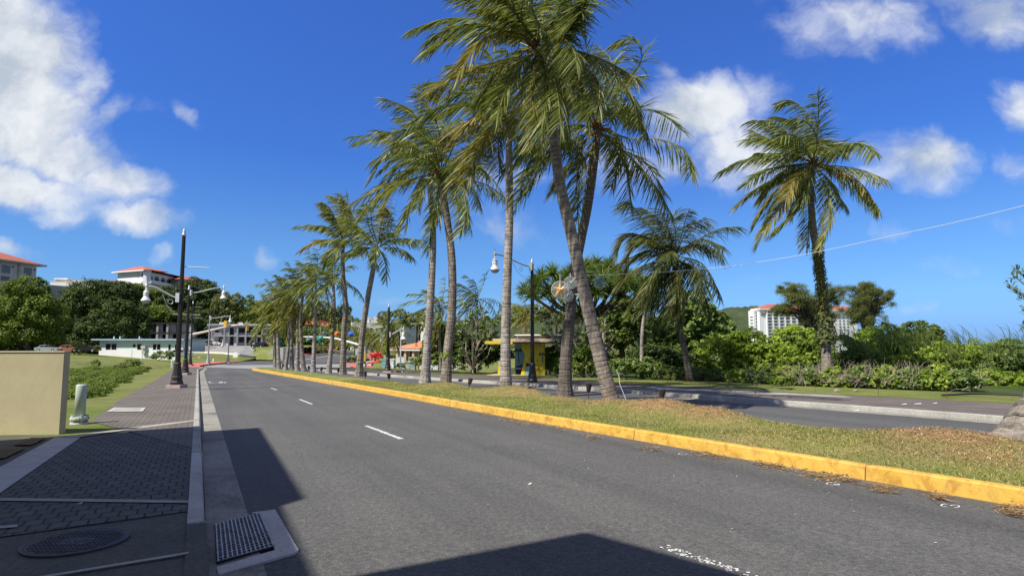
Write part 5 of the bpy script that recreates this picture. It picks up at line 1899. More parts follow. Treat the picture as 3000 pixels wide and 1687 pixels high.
# pandanus: rosettes of sword leaves on forked limbs
def pandanus():
    Y = 38
    R_ = random.Random(55)
    base = at(1475 * 1.1646, 930 * 1.1646, Y)
    base.z = gh(base.x, base.y)
    t = thing('pandanus_tree', 'spiky pandanus tree with forked dark limbs behind the star lanterns', 'tree', base)
    fork = at(1478 * 1.1646, 800 * 1.1646, Y) - base
    tips = [(1345, 722), (1362, 700), (1390, 690), (1415, 712), (1440, 690), (1340, 745), (1375, 740), (1405, 745), (1470, 672), (1500, 668), (1530, 672), (1555, 690), (1515, 705), (1545, 715), (1575, 700), (1480, 705), (1450, 725), (1585, 725), (1530, 735), (1560, 745), (1430, 750), (1500, 740), (1600, 700), (1350, 712), (1425, 700), (1460, 690), (1485, 685), (1515, 685), (1545, 700), (1565, 715), (1595, 715), (1400, 722), (1480, 730), (1615, 735), (1320, 735), (1445, 712), (1620, 715)]
    mb = MB()
    mb.tube([(0, 0, -.2), tuple(fork * .5), tuple(fork)], [.22, .18, .17], 8)
    V_, Q_ = [], []
    for (x, y) in tips:
        tip = at(x * 1.1646, y * 1.1646, Y + R_.uniform(-1.8, 1.8)) - base
        m_ = fork.lerp(tip, .55) + Vector((0, 0, -.45))
        mb.tube([tuple(fork), tuple(m_), tuple(tip)], [.12, .075, .05], 6)
        for k in range(185):
            a = R_.uniform(0, 2 * pi)
            e = R_.uniform(-.5, 1.45)
            d = Vector((cos(a) * cos(e), sin(a) * cos(e), sin(e)))
            L = R_.uniform(.6, 1.05)
            w = R_.uniform(.022, .035)
            s_ = d.cross(Vector((R_.uniform(-1, 1), R_.uniform(-1, 1), R_.uniform(-1, 1)))).normalized()
            p = tip.copy()
            o = len(V_)
            for i in range(5):
                ww = w * (1 - (i / 4) ** 2 * .95)
                V_ += [tuple(p - s_ * ww), tuple(p + s_ * ww)]
                p = p + d * (L / 4)
                d = (d + Vector((-.06, 0, -.2 - .06 * i))).normalized()
            for i in range(4):
                b = o + 2 * i
                Q_.append((b, b + 1, b + 3, b + 2))
    fast_mesh('crown', V_, Q_, 'leaf_glossy', t)
    mb.build('trunk', 'bark_dark', t)


pandanus()


# frangipani: bare grey branching, tufts of long leaves and white flowers at the tips
def frangipani(label, base, Y, tips, seed, leafy=1.0, tr=.11):
    R_ = random.Random(seed)
    b = at(base[0] * 1.1646, base[1] * 1.1646, Y)
    b.z = gh(b.x, b.y)
    t = thing('frangipani_tree', label, 'tree', b, 0, 'frangipani trees beside the bus shelter')
    mb = MB()
    fl = MB()
    V_, Q_ = [], []
    T_ = [at(x * 1.1646, y * 1.1646, Y + R_.uniform(-1.6, 1.6)) - b for x, y in tips]
    h = min(p.z for p in T_) * .35
    f0 = Vector((0, 0, max(.5, h)))
    mb.tube([(0, 0, -.2), tuple(f0)], [tr * 1.3, tr], 7)
    for p in T_:
        m_ = f0.lerp(p, .45) + Vector((R_.uniform(-.3, .3), R_.uniform(-.3, .3), -.1))
        m2 = f0.lerp(p, .8) + Vector((R_.uniform(-.15, .15), 0, -.15))
        mb.tube([tuple(f0), tuple(m_), tuple(m2), tuple(p)], [tr * .6, tr * .42, tr * .3, tr * .2], 6)
        sub = [p] + [p + Vector((R_.uniform(-.5, .5), R_.uniform(-.5, .5), R_.uniform(-.1, .4))) for _ in range(3)]
        for q in sub:
            if q is not p:
                mb.tube([tuple(m2), tuple((m2 + q) / 2), tuple(q)], [tr * .28, tr * .22, tr * .16], 5)
            for k in range(int(17 * leafy)):
                a = R_.uniform(0, 6.28)
                e = R_.uniform(-.3, 1.0)
                d = Vector((cos(a) * cos(e), sin(a) * cos(e), sin(e)))
                L = R_.uniform(.18, .36)
                w = .045
                s_ = d.cross(Vector((0, 0, 1))).normalized()
                o = len(V_)
                m3 = q + d * L * .5
                e3 = q + d * L + Vector((0, 0, -.05))
                V_ += [tuple(q), tuple(m3 + s_ * w), tuple(e3), tuple(m3 - s_ * w)]
                Q_.append((o, o + 1, o + 2, o + 3))
            if R_.random() < .75:
                for k in range(5):
                    c = q + Vector((R_.uniform(-.12, .12), R_.uniform(-.12, .12), R_.uniform(.02, .16)))
                    fl.box(c.x - .03, c.x + .03, c.y - .03, c.y + .03, c.z - .015, c.z + .02, R_.uniform(0, 1.5))
    fast_mesh('crown', V_, Q_, 'leaf_glossy', t)
    mb.build('trunk', 'branch_grey', t)
    fo = fl.build('flowers', 'flower_white', t)
    fo['kind'] = 'stuff'


frangipani('bare branched frangipani left of the bus shelter, in front of the dark tree', (1190, 935), 40.5,
           [(1150, 845), (1165, 820), (1185, 800), (1205, 790), (1225, 800), (1245, 820), (1170, 860), (1200, 845), (1230, 850), (1250, 850), (1160, 880), (1215, 825), (1145, 905), (1165, 925)], 201, 1.9, .075)
frangipani('frangipani right of the bus shelter between the two trunks', (1450, 945), 37.0,
           [(1370, 800), (1390, 785), (1410, 800), (1430, 780), (1385, 830), (1420, 835), (1450, 800), (1470, 790), (1490, 810), (1455, 840), (1480, 850), (1400, 860), (1440, 870), (1380, 850)], 202, 1.7, .08)
frangipani('frangipani just right of the leaning trunk, pale bent limb showing', (1510, 945), 36.0,
           [(1500, 830), (1520, 815), (1535, 835), (1510, 860), (1530, 870), (1490, 850), (1525, 790), (1480, 900), (1540, 900)], 203, 1.0)

# ---- left field plants
def weed(name, label, px, py, rx, ry, Y, leaf, mat, seed, cat='shrub', group=None, cover=1.6):
    return bush(name, label, Y, [(px / 1.1646, py / 1.1646, rx / 1.1646, ry / 1.1646)], leaf, mat, seed, cover, group, cat)


def ground_patch(name, label, pts_px, n, leaf, mat, seed, hgt=.25, dz=.1):
    R_ = random.Random(seed)
    P = [G(x, y, dz) for x, y in pts_px]
    x0, x1 = min(p[0] for p in P), max(p[0] for p in P)
    y0, y1 = min(p[1] for p in P), max(p[1] for p in P)

    def inside(x, y):
        c = False
        for i in range(len(P)):
            a, b = P[i], P[i - 1]
            if (a[1] > y) != (b[1] > y) and x < (b[0] - a[0]) * (y - a[1]) / (b[1] - a[1]) + a[0]:
                c = not c
        return c
    bl = []
    while len(bl) < n:
        x, y = R_.uniform(x0, x1), R_.uniform(y0, y1)
        if inside(x, y):
            s_ = R_.uniform(.6, 1.3)
            bl.append((x, y, gh(x, y) + hgt * .3, hgt * 2.2 * s_, hgt * 2.2 * s_, hgt * s_))
    V_, Q_ = leaves(bl, leaf, seed, 1.3, low=-.1, clump=.4)
    return props(fast_mesh(name, V_, Q_, mat), label, 'ground cover', kind='stuff')


ground_patch('weeds', 'leafy low weeds growing in the field beside the left pavement', [(186, 1120), (200, 1092), (320, 1082), (430, 1072), (425, 1088), (380, 1100), (330, 1130), (240, 1165), (183, 1178)], 230, .04, 'leaf_mid', 300, .22)
LW = 'wild shrubs in the left field'
for i, (q, lb, m_, lf) in enumerate((((280, 1066, 12, 12, 62), 'small shrub standing alone in the left field', 'leaf_mid', .07), ((352, 1074, 16, 8, 55), 'low shrub left of the wide one in the field', 'leaf_olive', .07),
                                     ((385, 1068, 26, 14, 58), 'wide olive shrub in the field near the pavement edge', 'leaf_mid', .07), ((212, 1090, 14, 9, 45), 'little shrub behind the wall end', 'leaf_olive', .06))):
    weed('field_shrub', lb, q[0], q[1], q[2], q[3], q[4], lf, m_, 310 + i, group=LW, cover=1.1)
weed('round_bush', 'rounded bush with a pale base at the right end of the mint house', 475, 1043, 27, 15, 110, .16, 'leaf_mid', 320)
weed('round_bush', 'small dark bush at the left end of the mint house', 284, 1020, 9, 9, 132, .16, 'leaf_olive', 321)
weed('round_bush', 'clipped dark bush behind the red lantern wall', 1031, 1056, 15, 9, 68, .12, 'leaf_dark', 322)
weed('round_bush', 'hedge left of the green cabinet', 1175, 1071, 14, 8, 58, .1, 'leaf_mid', 323)
weed('round_bush', 'hedge right of the green cabinet', 1228, 1062, 14, 16, 62, .1, 'leaf_mid', 324)
weed('round_bush', 'low dry bush at the foot of the retaining wall', 935, 1024, 20, 8, 125, .2, 'leaf_olive', 325)
weed('round_bush', 'grey dry shrub on the bank below the long motel', 790, 985, 22, 24, 150, .25, 'leaf_olive', 326)
weed('round_bush', 'second grey dry shrub on the bank near the palm trunks', 820, 1010, 18, 20, 140, .25, 'leaf_olive', 327)

weed('round_bush', 'leafy bush in front of the white block, left of the dark lamp post', 1085, 1012, 26, 30, 112, .17, 'leaf_mid', 328, cover=1.8)
weed('round_bush', 'bush between the dark lamp post and the slim leaning palm, lighter green', 1120, 1030, 20, 22, 106, .16, 'leaf_bright', 329, cover=1.8)
weed('round_bush', 'tall bush right behind the dark lamp post, left of the orange roofed shop', 1150, 1000, 22, 36, 112, .17, 'leaf_olive', 330, cover=1.8)
# smaller palms in the distance
SG = 'small palms beyond the junction'
def small_palm(label, crown, foot, Y, Lf, seed, mat='palm_leaf', n=20, wind=.5, w=.04, lo=-60, r=.16, nl=18, bark='palm_bark'):
    return palm(label, [foot, ((crown[0] + foot[0]) / 2 - 4, (crown[1] + foot[1]) / 2), crown], Y, r, r * .7, [], seed, extra=n, Lf=Lf, nl=nl, Lmax=Lf * .19, w=w, mat=mat, lo=lo, wind=wind, group=SG, base_dz=0, bark=bark)


small_palm('palm bent over in front of the orange roofed shop, crown above its roof', (1155, 965), (1180, 1060), 74, 4.0, 401, 'palm_leaf', 22)
small_palm('small palm in front of the white block, left of the bare lamp post', (1088, 990), (1092, 1050), 88, 4.2, 402, 'palm_leaf_fresh', 20)
small_palm('palm with large drooping crown between the bent palm and the straight one', (1398, 880), (1405, 1040), 62, 4.2, 403, 'palm_leaf_dark', 24)
small_palm('palm with yellow hanging fronds tucked behind the bent palm trunk', (1290, 900), (1292, 1050), 58, 4.0, 404, 'palm_leaf_fresh', 24, lo=-80)
small_palm('yellowish palm seen above the bus shelter roof', (1545, 925), (1548, 1010), 85, 4.6, 405, 'palm_leaf_fresh', 18)
small_palm('small palm behind the clipped bush at the far corner', (1045, 975), (1046, 1050), 100, 4.6, 406, 'palm_leaf', 18)
small_palm('little garden palm in front of the parked cars', (233, 1016), (233, 1040), 120, 2.6, 407, 'palm_leaf_fresh', 14, r=.12, nl=14)
small_palm('tiny palm on the hilltop beside the low white building', (252, 822), (252, 845), 185, 2.4, 408, 'palm_leaf_dark', 10, r=.12, nl=12)
small_palm('small palm between the far palm trunks near the mast arm', (1000, 985), (1002, 1045), 105, 4.2, 409, 'palm_leaf_fresh', 16)
small_palm('slim pale trunked palm with a small ragged crown standing behind the clipped hedge', (1893, 893), (1878, 1060), 33.6, 1.5, 410, 'palm_leaf_dark', 12, w=.02, r=.13, bark='palm_bark_pale')

# tree leaning into the picture at the right edge
R_ = random.Random(66)
b = at(3140, 1120, 21)
b.z = gh(b.x, b.y)
t = thing('broadleaf_tree', 'tree whose dark leaf tips reach in at the right edge', 'tree', b)
mb = MB()
top = at(3120, 900, 21) - b
mb.tube([(0, 0, -.2), tuple(top * .5), tuple(top)], [.2, .16, .12], 8)
V_, Q_ = [], []
tips = [(2960, 800), (2948, 832), (2975, 785), (2968, 850), (2985, 870), (2995, 905), (2990, 960), (3010, 800), (3030, 850), (3050, 780), (3060, 900), (3090, 820), (3120, 760), (3160, 820)]
for (x, y) in tips:
    tip = at(x, y, 21 + R_.uniform(-.8, .8)) - b
    m_ = top.lerp(tip, .6) + Vector((0, 0, -.15))
    mb.tube([tuple(top), tuple(m_), tuple(tip)], [.05, .03, .012], 5)
    for k in range(26):
        q = m_.lerp(tip, R_.uniform(.55, 1.0)) + Vector((R_.uniform(-.12, .12),) * 3)
        a = R_.uniform(0, 6.28)
        e = R_.uniform(-.5, .9)
        d = (Vector((cos(a) * cos(e), sin(a) * cos(e), sin(e))) + (tip - m_).normalized() * .8).normalized()
        L = R_.uniform(.14, .26)
        s_ = d.cross(Vector((R_.uniform(-.3, .3), R_.uniform(-.3, .3), 1))).normalized() * .03
        o = len(V_)
        V_ += [tuple(q), tuple(q + d * L * .55 + s_), tuple(q + d * L), tuple(q + d * L * .55 - s_)]
        Q_.append((o, o + 1, o + 2, o + 3))
fast_mesh('crown', V_, Q_, 'leaf_glossy', t)
mb.build('trunk', 'branch_grey', t)

# ---- wooded hill far right
def far_hill():
    nx, ny = 420, 60
    rr = np.random.RandomState(3)
    # bumps like tree crowns
    cells = {}
    def hsh(i, j):
        k = (i, j)
        if k not in cells:
            r = random.Random(i * 7919 + j * 104729)
            cells[k] = (i + r.random(), j + r.random(), r.uniform(.6, 1.2))
        return cells[k]
    ridge = [(-300, 14), (-150, 28), (0, 38), (60, 42), (150, 40), (250, 38), (310, 43), (350, 50), (385, 50), (420, 42), (480, 22), (560, 0), (640, -12), (1100, -14)]

    def rz(x):
        for (a, za), (b, zb) in zip(ridge, ridge[1:]):
            if x <= b:
                u = sm((x - a) / (b - a))
                return za + (zb - za) * u
        return -5
    vs = []
    for j in range(ny):
        v = j / (ny - 1)
        for i in range(nx):
            x = -300 + 1400 * i / (nx - 1)
            y = 700 + 330 * v
            prof = sin(min(1, v * 1.25) * pi / 2) ** 1.1 if v < .8 else 1 - (v - .8) * 1.0
            z = -14 + (rz(x * (1000 / y) ** .0) + 14 + 0) * prof
            u_, w_ = x / 11.0, y / 11.0
            ci, cj = int(math.floor(u_)), int(math.floor(w_))
            best = 9
            am = 1
            for a in (-1, 0, 1):
                for c in (-1, 0, 1):
                    q = hsh(ci + a, cj + c)
                    d = (q[0] - u_) ** 2 + (q[1] - w_) ** 2
                    if d < best:
                        best = d
                        am = q[2]
            z += 5.5 * am * max(0, 1 - best * 1.3) + 3 * sin(x * .02 + y * .013)
            vs.append((x, y, z))
    fs = [(j * nx + i, j * nx + i + 1, (j + 1) * nx + i + 1, (j + 1) * nx + i) for j in range(ny - 1) for i in range(nx - 1)]
    mb = MB()
    mb.add(vs, fs)
    o = mb.build('hill', 'leaf_hill', smooth=True)
    o['kind'] = 'structure'


far_hill()
# ------------------------------------------------------------------ near left: wall, bollard, covers, drain
def gz(px, py, dz=0.0):
    x, y = G(px, py, dz)
    return Vector((x, y, zp(x, y) + dz))


# beige wall end (its face runs away to the left)
a = gz(172, 1272, .13)
b = a + Vector((-7.0, -.35, 0))
topz = at(190, 1032, a.y).z
wt = thing('boundary_wall', 'beige rendered wall end standing at the left edge above the shaded pavement', 'wall', a, math.atan2(b.y - a.y, b.x - a.x))
MB().box(0, 7, -.17, 0, -.3, topz - a.z).build('wall', 'tan_wall', wt)
# thin cap line
MB().box(-.012, 7, -.182, .012, topz - a.z + .0, topz - a.z + .025).build('coping', 'tan_wall', wt)

p = gz(232, 1243, .12)
bt = thing('bollard', 'pale grey green pipe bollard with a bolted flange foot on the grass', 'bollard', p, 0)
H_ = (at(240, 1126, p.y).z - p.z)
MB().lathe([(.098, .16), (.098, H_ - .02), (.085, H_), (0.0, H_ + .005)], 18).build('post', 'pale_green_paint', bt, smooth=True)
mb = MB()
mb.lathe([(.16, -.03), (.17, .02), (.16, .05), (.11, .055)], 18)
mb.lathe([(.17, .10), (.175, .13), (.165, .165), (.10, .17)], 18)
mb.lathe([(.115, .05), (.115, .11)], 14)
mb.build('flange', 'pale_green_paint', bt)
for k in range(6):
    an = k * pi / 3 + .3
    MB().lathe([(.022, -.02), (.022, .20)], 6, (.14 * cos(an), .14 * sin(an), 0)).build('bolt', 'pale_green_paint', bt)

# utility box lid in the pavement
q = [gz(x, y, .15) for x, y in ((312, 1206), (418, 1205), (428, 1194), (334, 1194))]
c = (q[0] + q[1] + q[2] + q[3]) / 4
lt = thing('utility_cover', 'rectangular utility cover with a pale frame set in the sunny pavement', 'cover', c)
mb = MB()
qq = [v - c for v in q]
inn = [v * .78 for v in qq]
for i in range(4):
    j = (i + 1) % 4
    mb.add([qq[i], qq[j], inn[j], inn[i]], [(0, 1, 2, 3)])
mb.v = [(x, y, z + .008) for x, y, z in mb.v]
mb.build('frame', 'pale_concrete', lt)
MB().add([v * .775 + Vector((0, 0, .005)) for v in qq], [(0, 1, 2, 3)]).build('lid', 'concrete', lt)

# round manhole cover in the shade
c = (gz(40, 1612, .14) + gz(393, 1560, .14)) / 2
mt_ = thing('manhole_cover', 'round cast iron manhole cover in the shaded concrete corner', 'manhole', c)
r_ = .335


def tilt(mb):
    mb.v = [(x, y, z - SL * y) for x, y, z in mb.v]
    return mb


tilt(MB().lathe([(r_ + .02, -.02), (r_ + .02, .004), (r_, .006), (r_ - .012, .001)], 48, cap=False)).build('rim', 'iron', mt_)
mb = MB().lathe([(r_ - .012, -.02), (r_ - .012, .003)], 48)
rot_ = .35
for i in range(-9, 10):
    for j in range(-9, 10):
        x, y = i * .034, j * .034
        if x * x + y * y < (r_ - .04) ** 2 and not (abs(x) < .10 and abs(y) < .07):
            mb.box(x - .011, x + .011, y - .011, y + .011, .003, .007)
tilt(mb).build('cover', 'iron', mt_)
mb = MB()
mb.box(-.115, .115, -.08, .08, .003, .006)
for i in range(5):
    for j in range(3):
        if (i * 3 + j) % 4:
            mb.box(-.085 + i * .036, -.085 + i * .036 + .022, -.055 + j * .04, -.055 + j * .04 + .022, .006, .009)
tilt(mb).build('badge', 'iron', mt_)

# storm drain grate in the gutter
q = [gz(x, y, .02) for x, y in ((628, 1545), (763, 1510), (806, 1612), (633, 1661))]
c = (q[0] + q[1] + q[2] + q[3]) / 4
dt = thing('storm_drain', 'steel storm drain grate with a pale concrete apron in the gutter', 'drain', c)
L_ = [v - c for v in q]


def bil(u, v, dz=0.0):
    p = L_[0] * (1 - u) * (1 - v) + L_[1] * u * (1 - v) + L_[2] * u * v + L_[3] * (1 - u) * v
    return Vector((p.x, p.y, p.z + dz))


mb = MB()
mb.add([bil(0, 0, .026), bil(1, 0, .026), bil(1, 1, .026), bil(0, 1, .026)], [(0, 1, 2, 3)])
mb.build('pit', 'pit_dark', dt)
mb = MB()


def bar(u0, v0, u1, v1, w, z0, z1):
    a, b = bil(u0, v0), bil(u1, v1)
    d = (b - a).normalized()
    n = Vector((-d.y, d.x, 0)) * w
    vs = [a - n + Vector((0, 0, z0)), b - n + Vector((0, 0, z0)), b + n + Vector((0, 0, z0)), a + n + Vector((0, 0, z0)),
          a - n + Vector((0, 0, z1)), b - n + Vector((0, 0, z1)), b + n + Vector((0, 0, z1)), a + n + Vector((0, 0, z1))]
    mb.add(vs, [(0, 1, 2, 3), (7, 6, 5, 4), (0, 4, 5, 1), (1, 5, 6, 2), (2, 6, 7, 3), (3, 7, 4, 0)])


for i in range(13):
    u = .03 + .94 * i / 12
    bar(u, 0.01, u, .99, .0052, .034, .044)
for j in range(17):
    v = .03 + .94 * j / 16
    bar(0.01, v, .99, v, .003, .031, .040)
mb.build('grate', 'grate_steel', dt)
mb = MB()
o_ = [gz(x, y, .04) - c for x, y in ((737, 1502), (806, 1493), (875, 1612), (861, 1621), (640, 1684), (634, 1663), (806, 1613), (763, 1510))]
mb.prism([(v.x, v.y) for v in o_], lambda x, y: -SL * y - .02, lambda x, y: -SL * y + .028)
mb.build('apron', 'pale_concrete', dt)

# trench grates beside the wall
for i, (qd, lb) in enumerate(((((38, 1303), (92, 1303), (137, 1282), (90, 1282)), 'narrow dark trench grate right at the foot of the beige wall'), (((-70, 1352), (14, 1341), (76, 1311), (0, 1312)), 'longer dark trench grate in the pale band at the left edge'))):
    v = [gz(x, y, .148) for x, y in qd]
    c = sum(v, Vector()) / 4
    tt = thing('trench_grate', lb, 'grate', c, 0, 'trench grates in the shaded pavement')
    vv = [k - c for k in v]
    MB().add([k + Vector((0, 0, .002)) for k in vv], [(0, 1, 2, 3)]).build('pit', 'pit_dark', tt)
    mb = MB()
    for k in range(9):
        u = .06 + .11 * k
        a, b = vv[0].lerp(vv[1], u), vv[3].lerp(vv[2], u)
        a2, b2 = vv[0].lerp(vv[1], u + .045), vv[3].lerp(vv[2], u + .045)
        mb.add([w + Vector((0, 0, .007)) for w in (a, a2, b2, b)], [(0, 1, 2, 3)])
    mb.build('grate', 'brown_metal', tt)

# ------------------------------------------------------------------ street lamps
def lamp(label, base, top_py, arms=(), bars=(), plinth=True, dz=.15, mat='black_metal', Y=None, group='black street lamps along the road', k=1.0, hs=1.0, flare=True, name='street_lamp', r0=.105, r1=.07, capped=True):
    if Y is None:
        x, y = G(base[0], base[1], dz)
        z = zp(x, y) + dz
    else:
        v = at(base[0], base[1], Y)
        x, y, z = v
    H = at(base[0], top_py, y).z - z
    t = thing(name, label, 'street lamp', (x, y, z), 0, group)
    b0 = 0.0
    if plinth:
        MB().box(-.30 * k, .30 * k, -.30 * k, .30 * k, -.25, .13).build('plinth', 'pink_plinth', t)
        b0 = .13
    if flare:
        pr = [(.25, b0), (.25, b0 + .10), (.215, b0 + .16), (.205, b0 + .28), (.225, b0 + .31), (.20, b0 + .36), (.155, b0 + .62), (.135, b0 + .85), (.15, b0 + .88), (.12, b0 + .93)]
        MB().lathe([(r * k, zz) for r, zz in pr], 12).build('base', mat, t)
    mb = MB()
    n = 10
    z0, z1 = b0 + (.9 if flare else 0), H - .32
    segs = 16
    vs = []
    for zz, rr_ in ((z0, r0 * k), (z1, r1 * k)):
        for i in range(segs * 2):
            an = pi * i / segs
            r2 = rr_ * (1.0 if i % 2 else .88)
            vs.append((r2 * cos(an), r2 * sin(an), zz))
    N2 = segs * 2
    mb.add(vs, [(i, (i + 1) % N2, N2 + (i + 1) % N2, N2 + i) for i in range(N2)] + [tuple(range(N2, 2 * N2))])
    mb.build('pole', mat, t)
    if capped:
        MB().lathe([(r1 * 1.15 * k, H - .34), (r1 * 1.1 * k, H - .24), (.045 * k, H - .22), (.07 * k, H - .16), (.05 * k, H - .09), (.02 * k, H - .06), (.035 * k, H - .03), (.004, H + .02)], 12).build('finial', 'silver', t, smooth=True)
    for (hz_, dx, dy, L, rise, scroll) in arms:
        hz2 = at(base[0], hz_, y).z - z
        d = Vector((dx, dy, 0)).normalized()
        ar = MB()
        P = [d * .06, d * (.22 * L), d * (.5 * L), d * (.78 * L), d * L]
        Zs = [0, .03, .5 * rise, .93 * rise, rise]
        P = [Vector((p.x, p.y, hz2 + zz)) for p, zz in zip(P, Zs)]
        ar.tube(bez(P, 14), .038 * k, 7)
        ar.box(-.08 * k + d.x * .1, .08 * k + d.x * .1, -.08 * k + d.y * .1, .08 * k + d.y * .1, hz2 - .2, hz2 + .2)
        if scroll:
            Q_ = [d * .1 + Vector((0, 0, hz2 - .75)), d * (.35 * L) + Vector((0, 0, hz2 - .42)), d * (.55 * L) + Vector((0, 0, hz2 + .35 * rise))]
            ar.tube(bez(Q_, 8), .011 * k, 5)
            c0 = d * (.3 * L) + Vector((0, 0, hz2 - .18))
            ar.tube([c0 + (d * cos(a_) + Vector((0, 0, 1)) * sin(a_)) * .1 for a_ in [i * .7 for i in range(10)]], .012 * k, 5)
        A_ = ar.build('arm', 'silver', t, smooth=False)
        e = P[-1]
        hd = MB().lathe([(.03, .16), (.012, .24), (.004, .3)], 8, e)
        hd.lathe([(.03, .12), (.06, .06), (.06, -.02), (.035, -.08), (.035, -.12), (.07, -.15), (.04, -.20), (.10, -.26), (.125, -.30), (.125, -.46), (.11, -.52), (.16, -.62), (.225, -.72), (.225, -.76)], 14, e, cap=False)
        hd.v = [tuple(e + (Vector(v) - e) * hs) for v in hd.v]
        hd.build('lantern_head', 'lamp_white', t, smooth=False)
        MB().lathe([(.205 * hs, -.755 * hs), (.19 * hs, -.82 * hs), (.12 * hs, -.89 * hs), (.01, -.92 * hs)], 12, e, cap=False).build('lens', 'weathered_metal', t, smooth=True)
    for (hz_, dx, dy, L) in bars:
        hz2 = at(base[0], hz_, y).z - z
        d = Vector((dx, dy, 0)).normalized()
        MB().tube([Vector((d.x * .05, d.y * .05, hz2)), Vector((d.x * L, d.y * L, hz2 - .02))], .024 * k, 6).build('banner_arm', 'silver', t)
    return t


LX, LY = -.886, -.463
lamp('tall black lamp post on the left pavement with one low white lantern over the grass', (517, 1135), 669, [(872, LX, LY, 1.28, .45, True)], [(781, .95, .3, 1.05)], hs=.82)
lamp('black lamp post just behind the tallest left one, white lantern reaching over the road', (542, 1097), 835, [(857, .886, .463, 2.15, .42, False)], [(921, LX, LY, .9), (921, .886, .463, .75)])
lamp('third black lamp post on the left pavement with two short pale banner bars', (557, 1071), 881, [(1020, LX, LY, 1.2, .3, False)], [(899, .886, .463, .95), (931, .886, .463, 1.0)], dz=.15)
lamp('grey lamp post by the red pavement carrying a long arm to the right', (609, 1067), 923, [(932, .95, .3, 2.5, .3, False)], [], mat='weathered_metal', dz=.1)
lamp('slim grey lamp post rising in front of the long motel', (668, 1062), 946, [(1003, -.95, -.3, .9, .2, False)], [], mat='weathered_metal', dz=.1, r0=.08, r1=.055)
lamp('farthest lamp post on the red pavement, in front of the motel end', (746, 1054), 958, [(966, .95, .3, 3.0, .4, False)], [], mat='brown_metal', dz=.1, k=.9)
lamp('black lamp post on the far pavement, arm over the road beside the yellow shelter', (1560, 1119), 757, [(781, -.80, -.60, 2.3, .42, True)], [(843, -.80, -.6, .62), (957, -.80, -.6, .95)], plinth=False, dz=.17)
t = lamp('dark lamp post between the slim leaning palm and the orange roofed shop', (1136, 1091), 888, [(980, .95, .3, 1.1, .4, False)], [], dz=.17, plinth=True)

# thin banner rod beside the shelter lamp
# ------------------------------------------------------------------ traffic signals
def mast(label, base, Y, pole_top, arm, heads, back=(), mat='weathered_metal', ar=.19):
    v = at(base[0], base[1], Y)
    v.z = zp(v.x, v.y) + .12
    t = thing('traffic_signal', label, 'traffic light', v, 0, 'traffic signal masts at the junction')
    H = at(base[0], pole_top, Y).z - v.z
    MB().lathe([(.22, -.2), (.22, .15), (.15, .25), (.14, H)], 12).build('pole', mat, t)
    P = [at(x, y, Y + d) - v for (x, y, d) in arm]
    n = 24
    MB().tube(bez(P, n), [ar - ar * .5 * i / (n - 1) for i in range(n)], 8).build('mast_arm', 'lamp_white', t)
    for (x, y, d, w, h, m_) in heads:
        p = at(x, y, Y + d) - v
        hm = MB()
        hm.box(p.x - w / 2, p.x + w / 2, p.y - .14, p.y + .14, p.z - h / 2, p.z + h / 2)
        o = hm.build('signal_head', m_, t)
        for k in range(3):
            MB().lathe([(.11, -.1), (.11, .1)], 8, (p.x, p.y + .15, p.z - h * .3 + k * h * .3)).build('lens', 'glass_dark', o)
    return t


mast('left traffic signal mast whose long curved arm crosses in front of the long motel', (557, 1068), 92, 978,
     [(557, 981, 0), (600, 972, 1), (660, 958, 3), (700, 952.5, 4), (760, 951.5, 6), (825, 952, 8)], [(661, 949, 3, .42, 1.05, 'traffic_yellow'), (725, 959, 5, .36, 1.05, 'traffic_yellow'), (726, 947, 5, .3, .4, 'silver')])
mast('right traffic signal mast with its arm rising to the left behind the far palm trunks', (1068, 1083), 66, 1011,
     [(1068, 1016, 0), (1045, 1008, 0), (1010, 998, 1), (975, 990, 2), (930, 987, 3), (880, 986, 4)], [(1067, 1046, -.3, .34, .9, 'traffic_yellow'), (1046, 1030, .3, .30, .7, 'silver')], ar=.12)
lamp('thin pale pole with a small head right of the dark lamp post', (1173, 1090), 955, [], [], plinth=True, mat='cable_white', dz=.17, flare=False, r0=.05, r1=.04, group=None, name='utility_pole', k=.8)

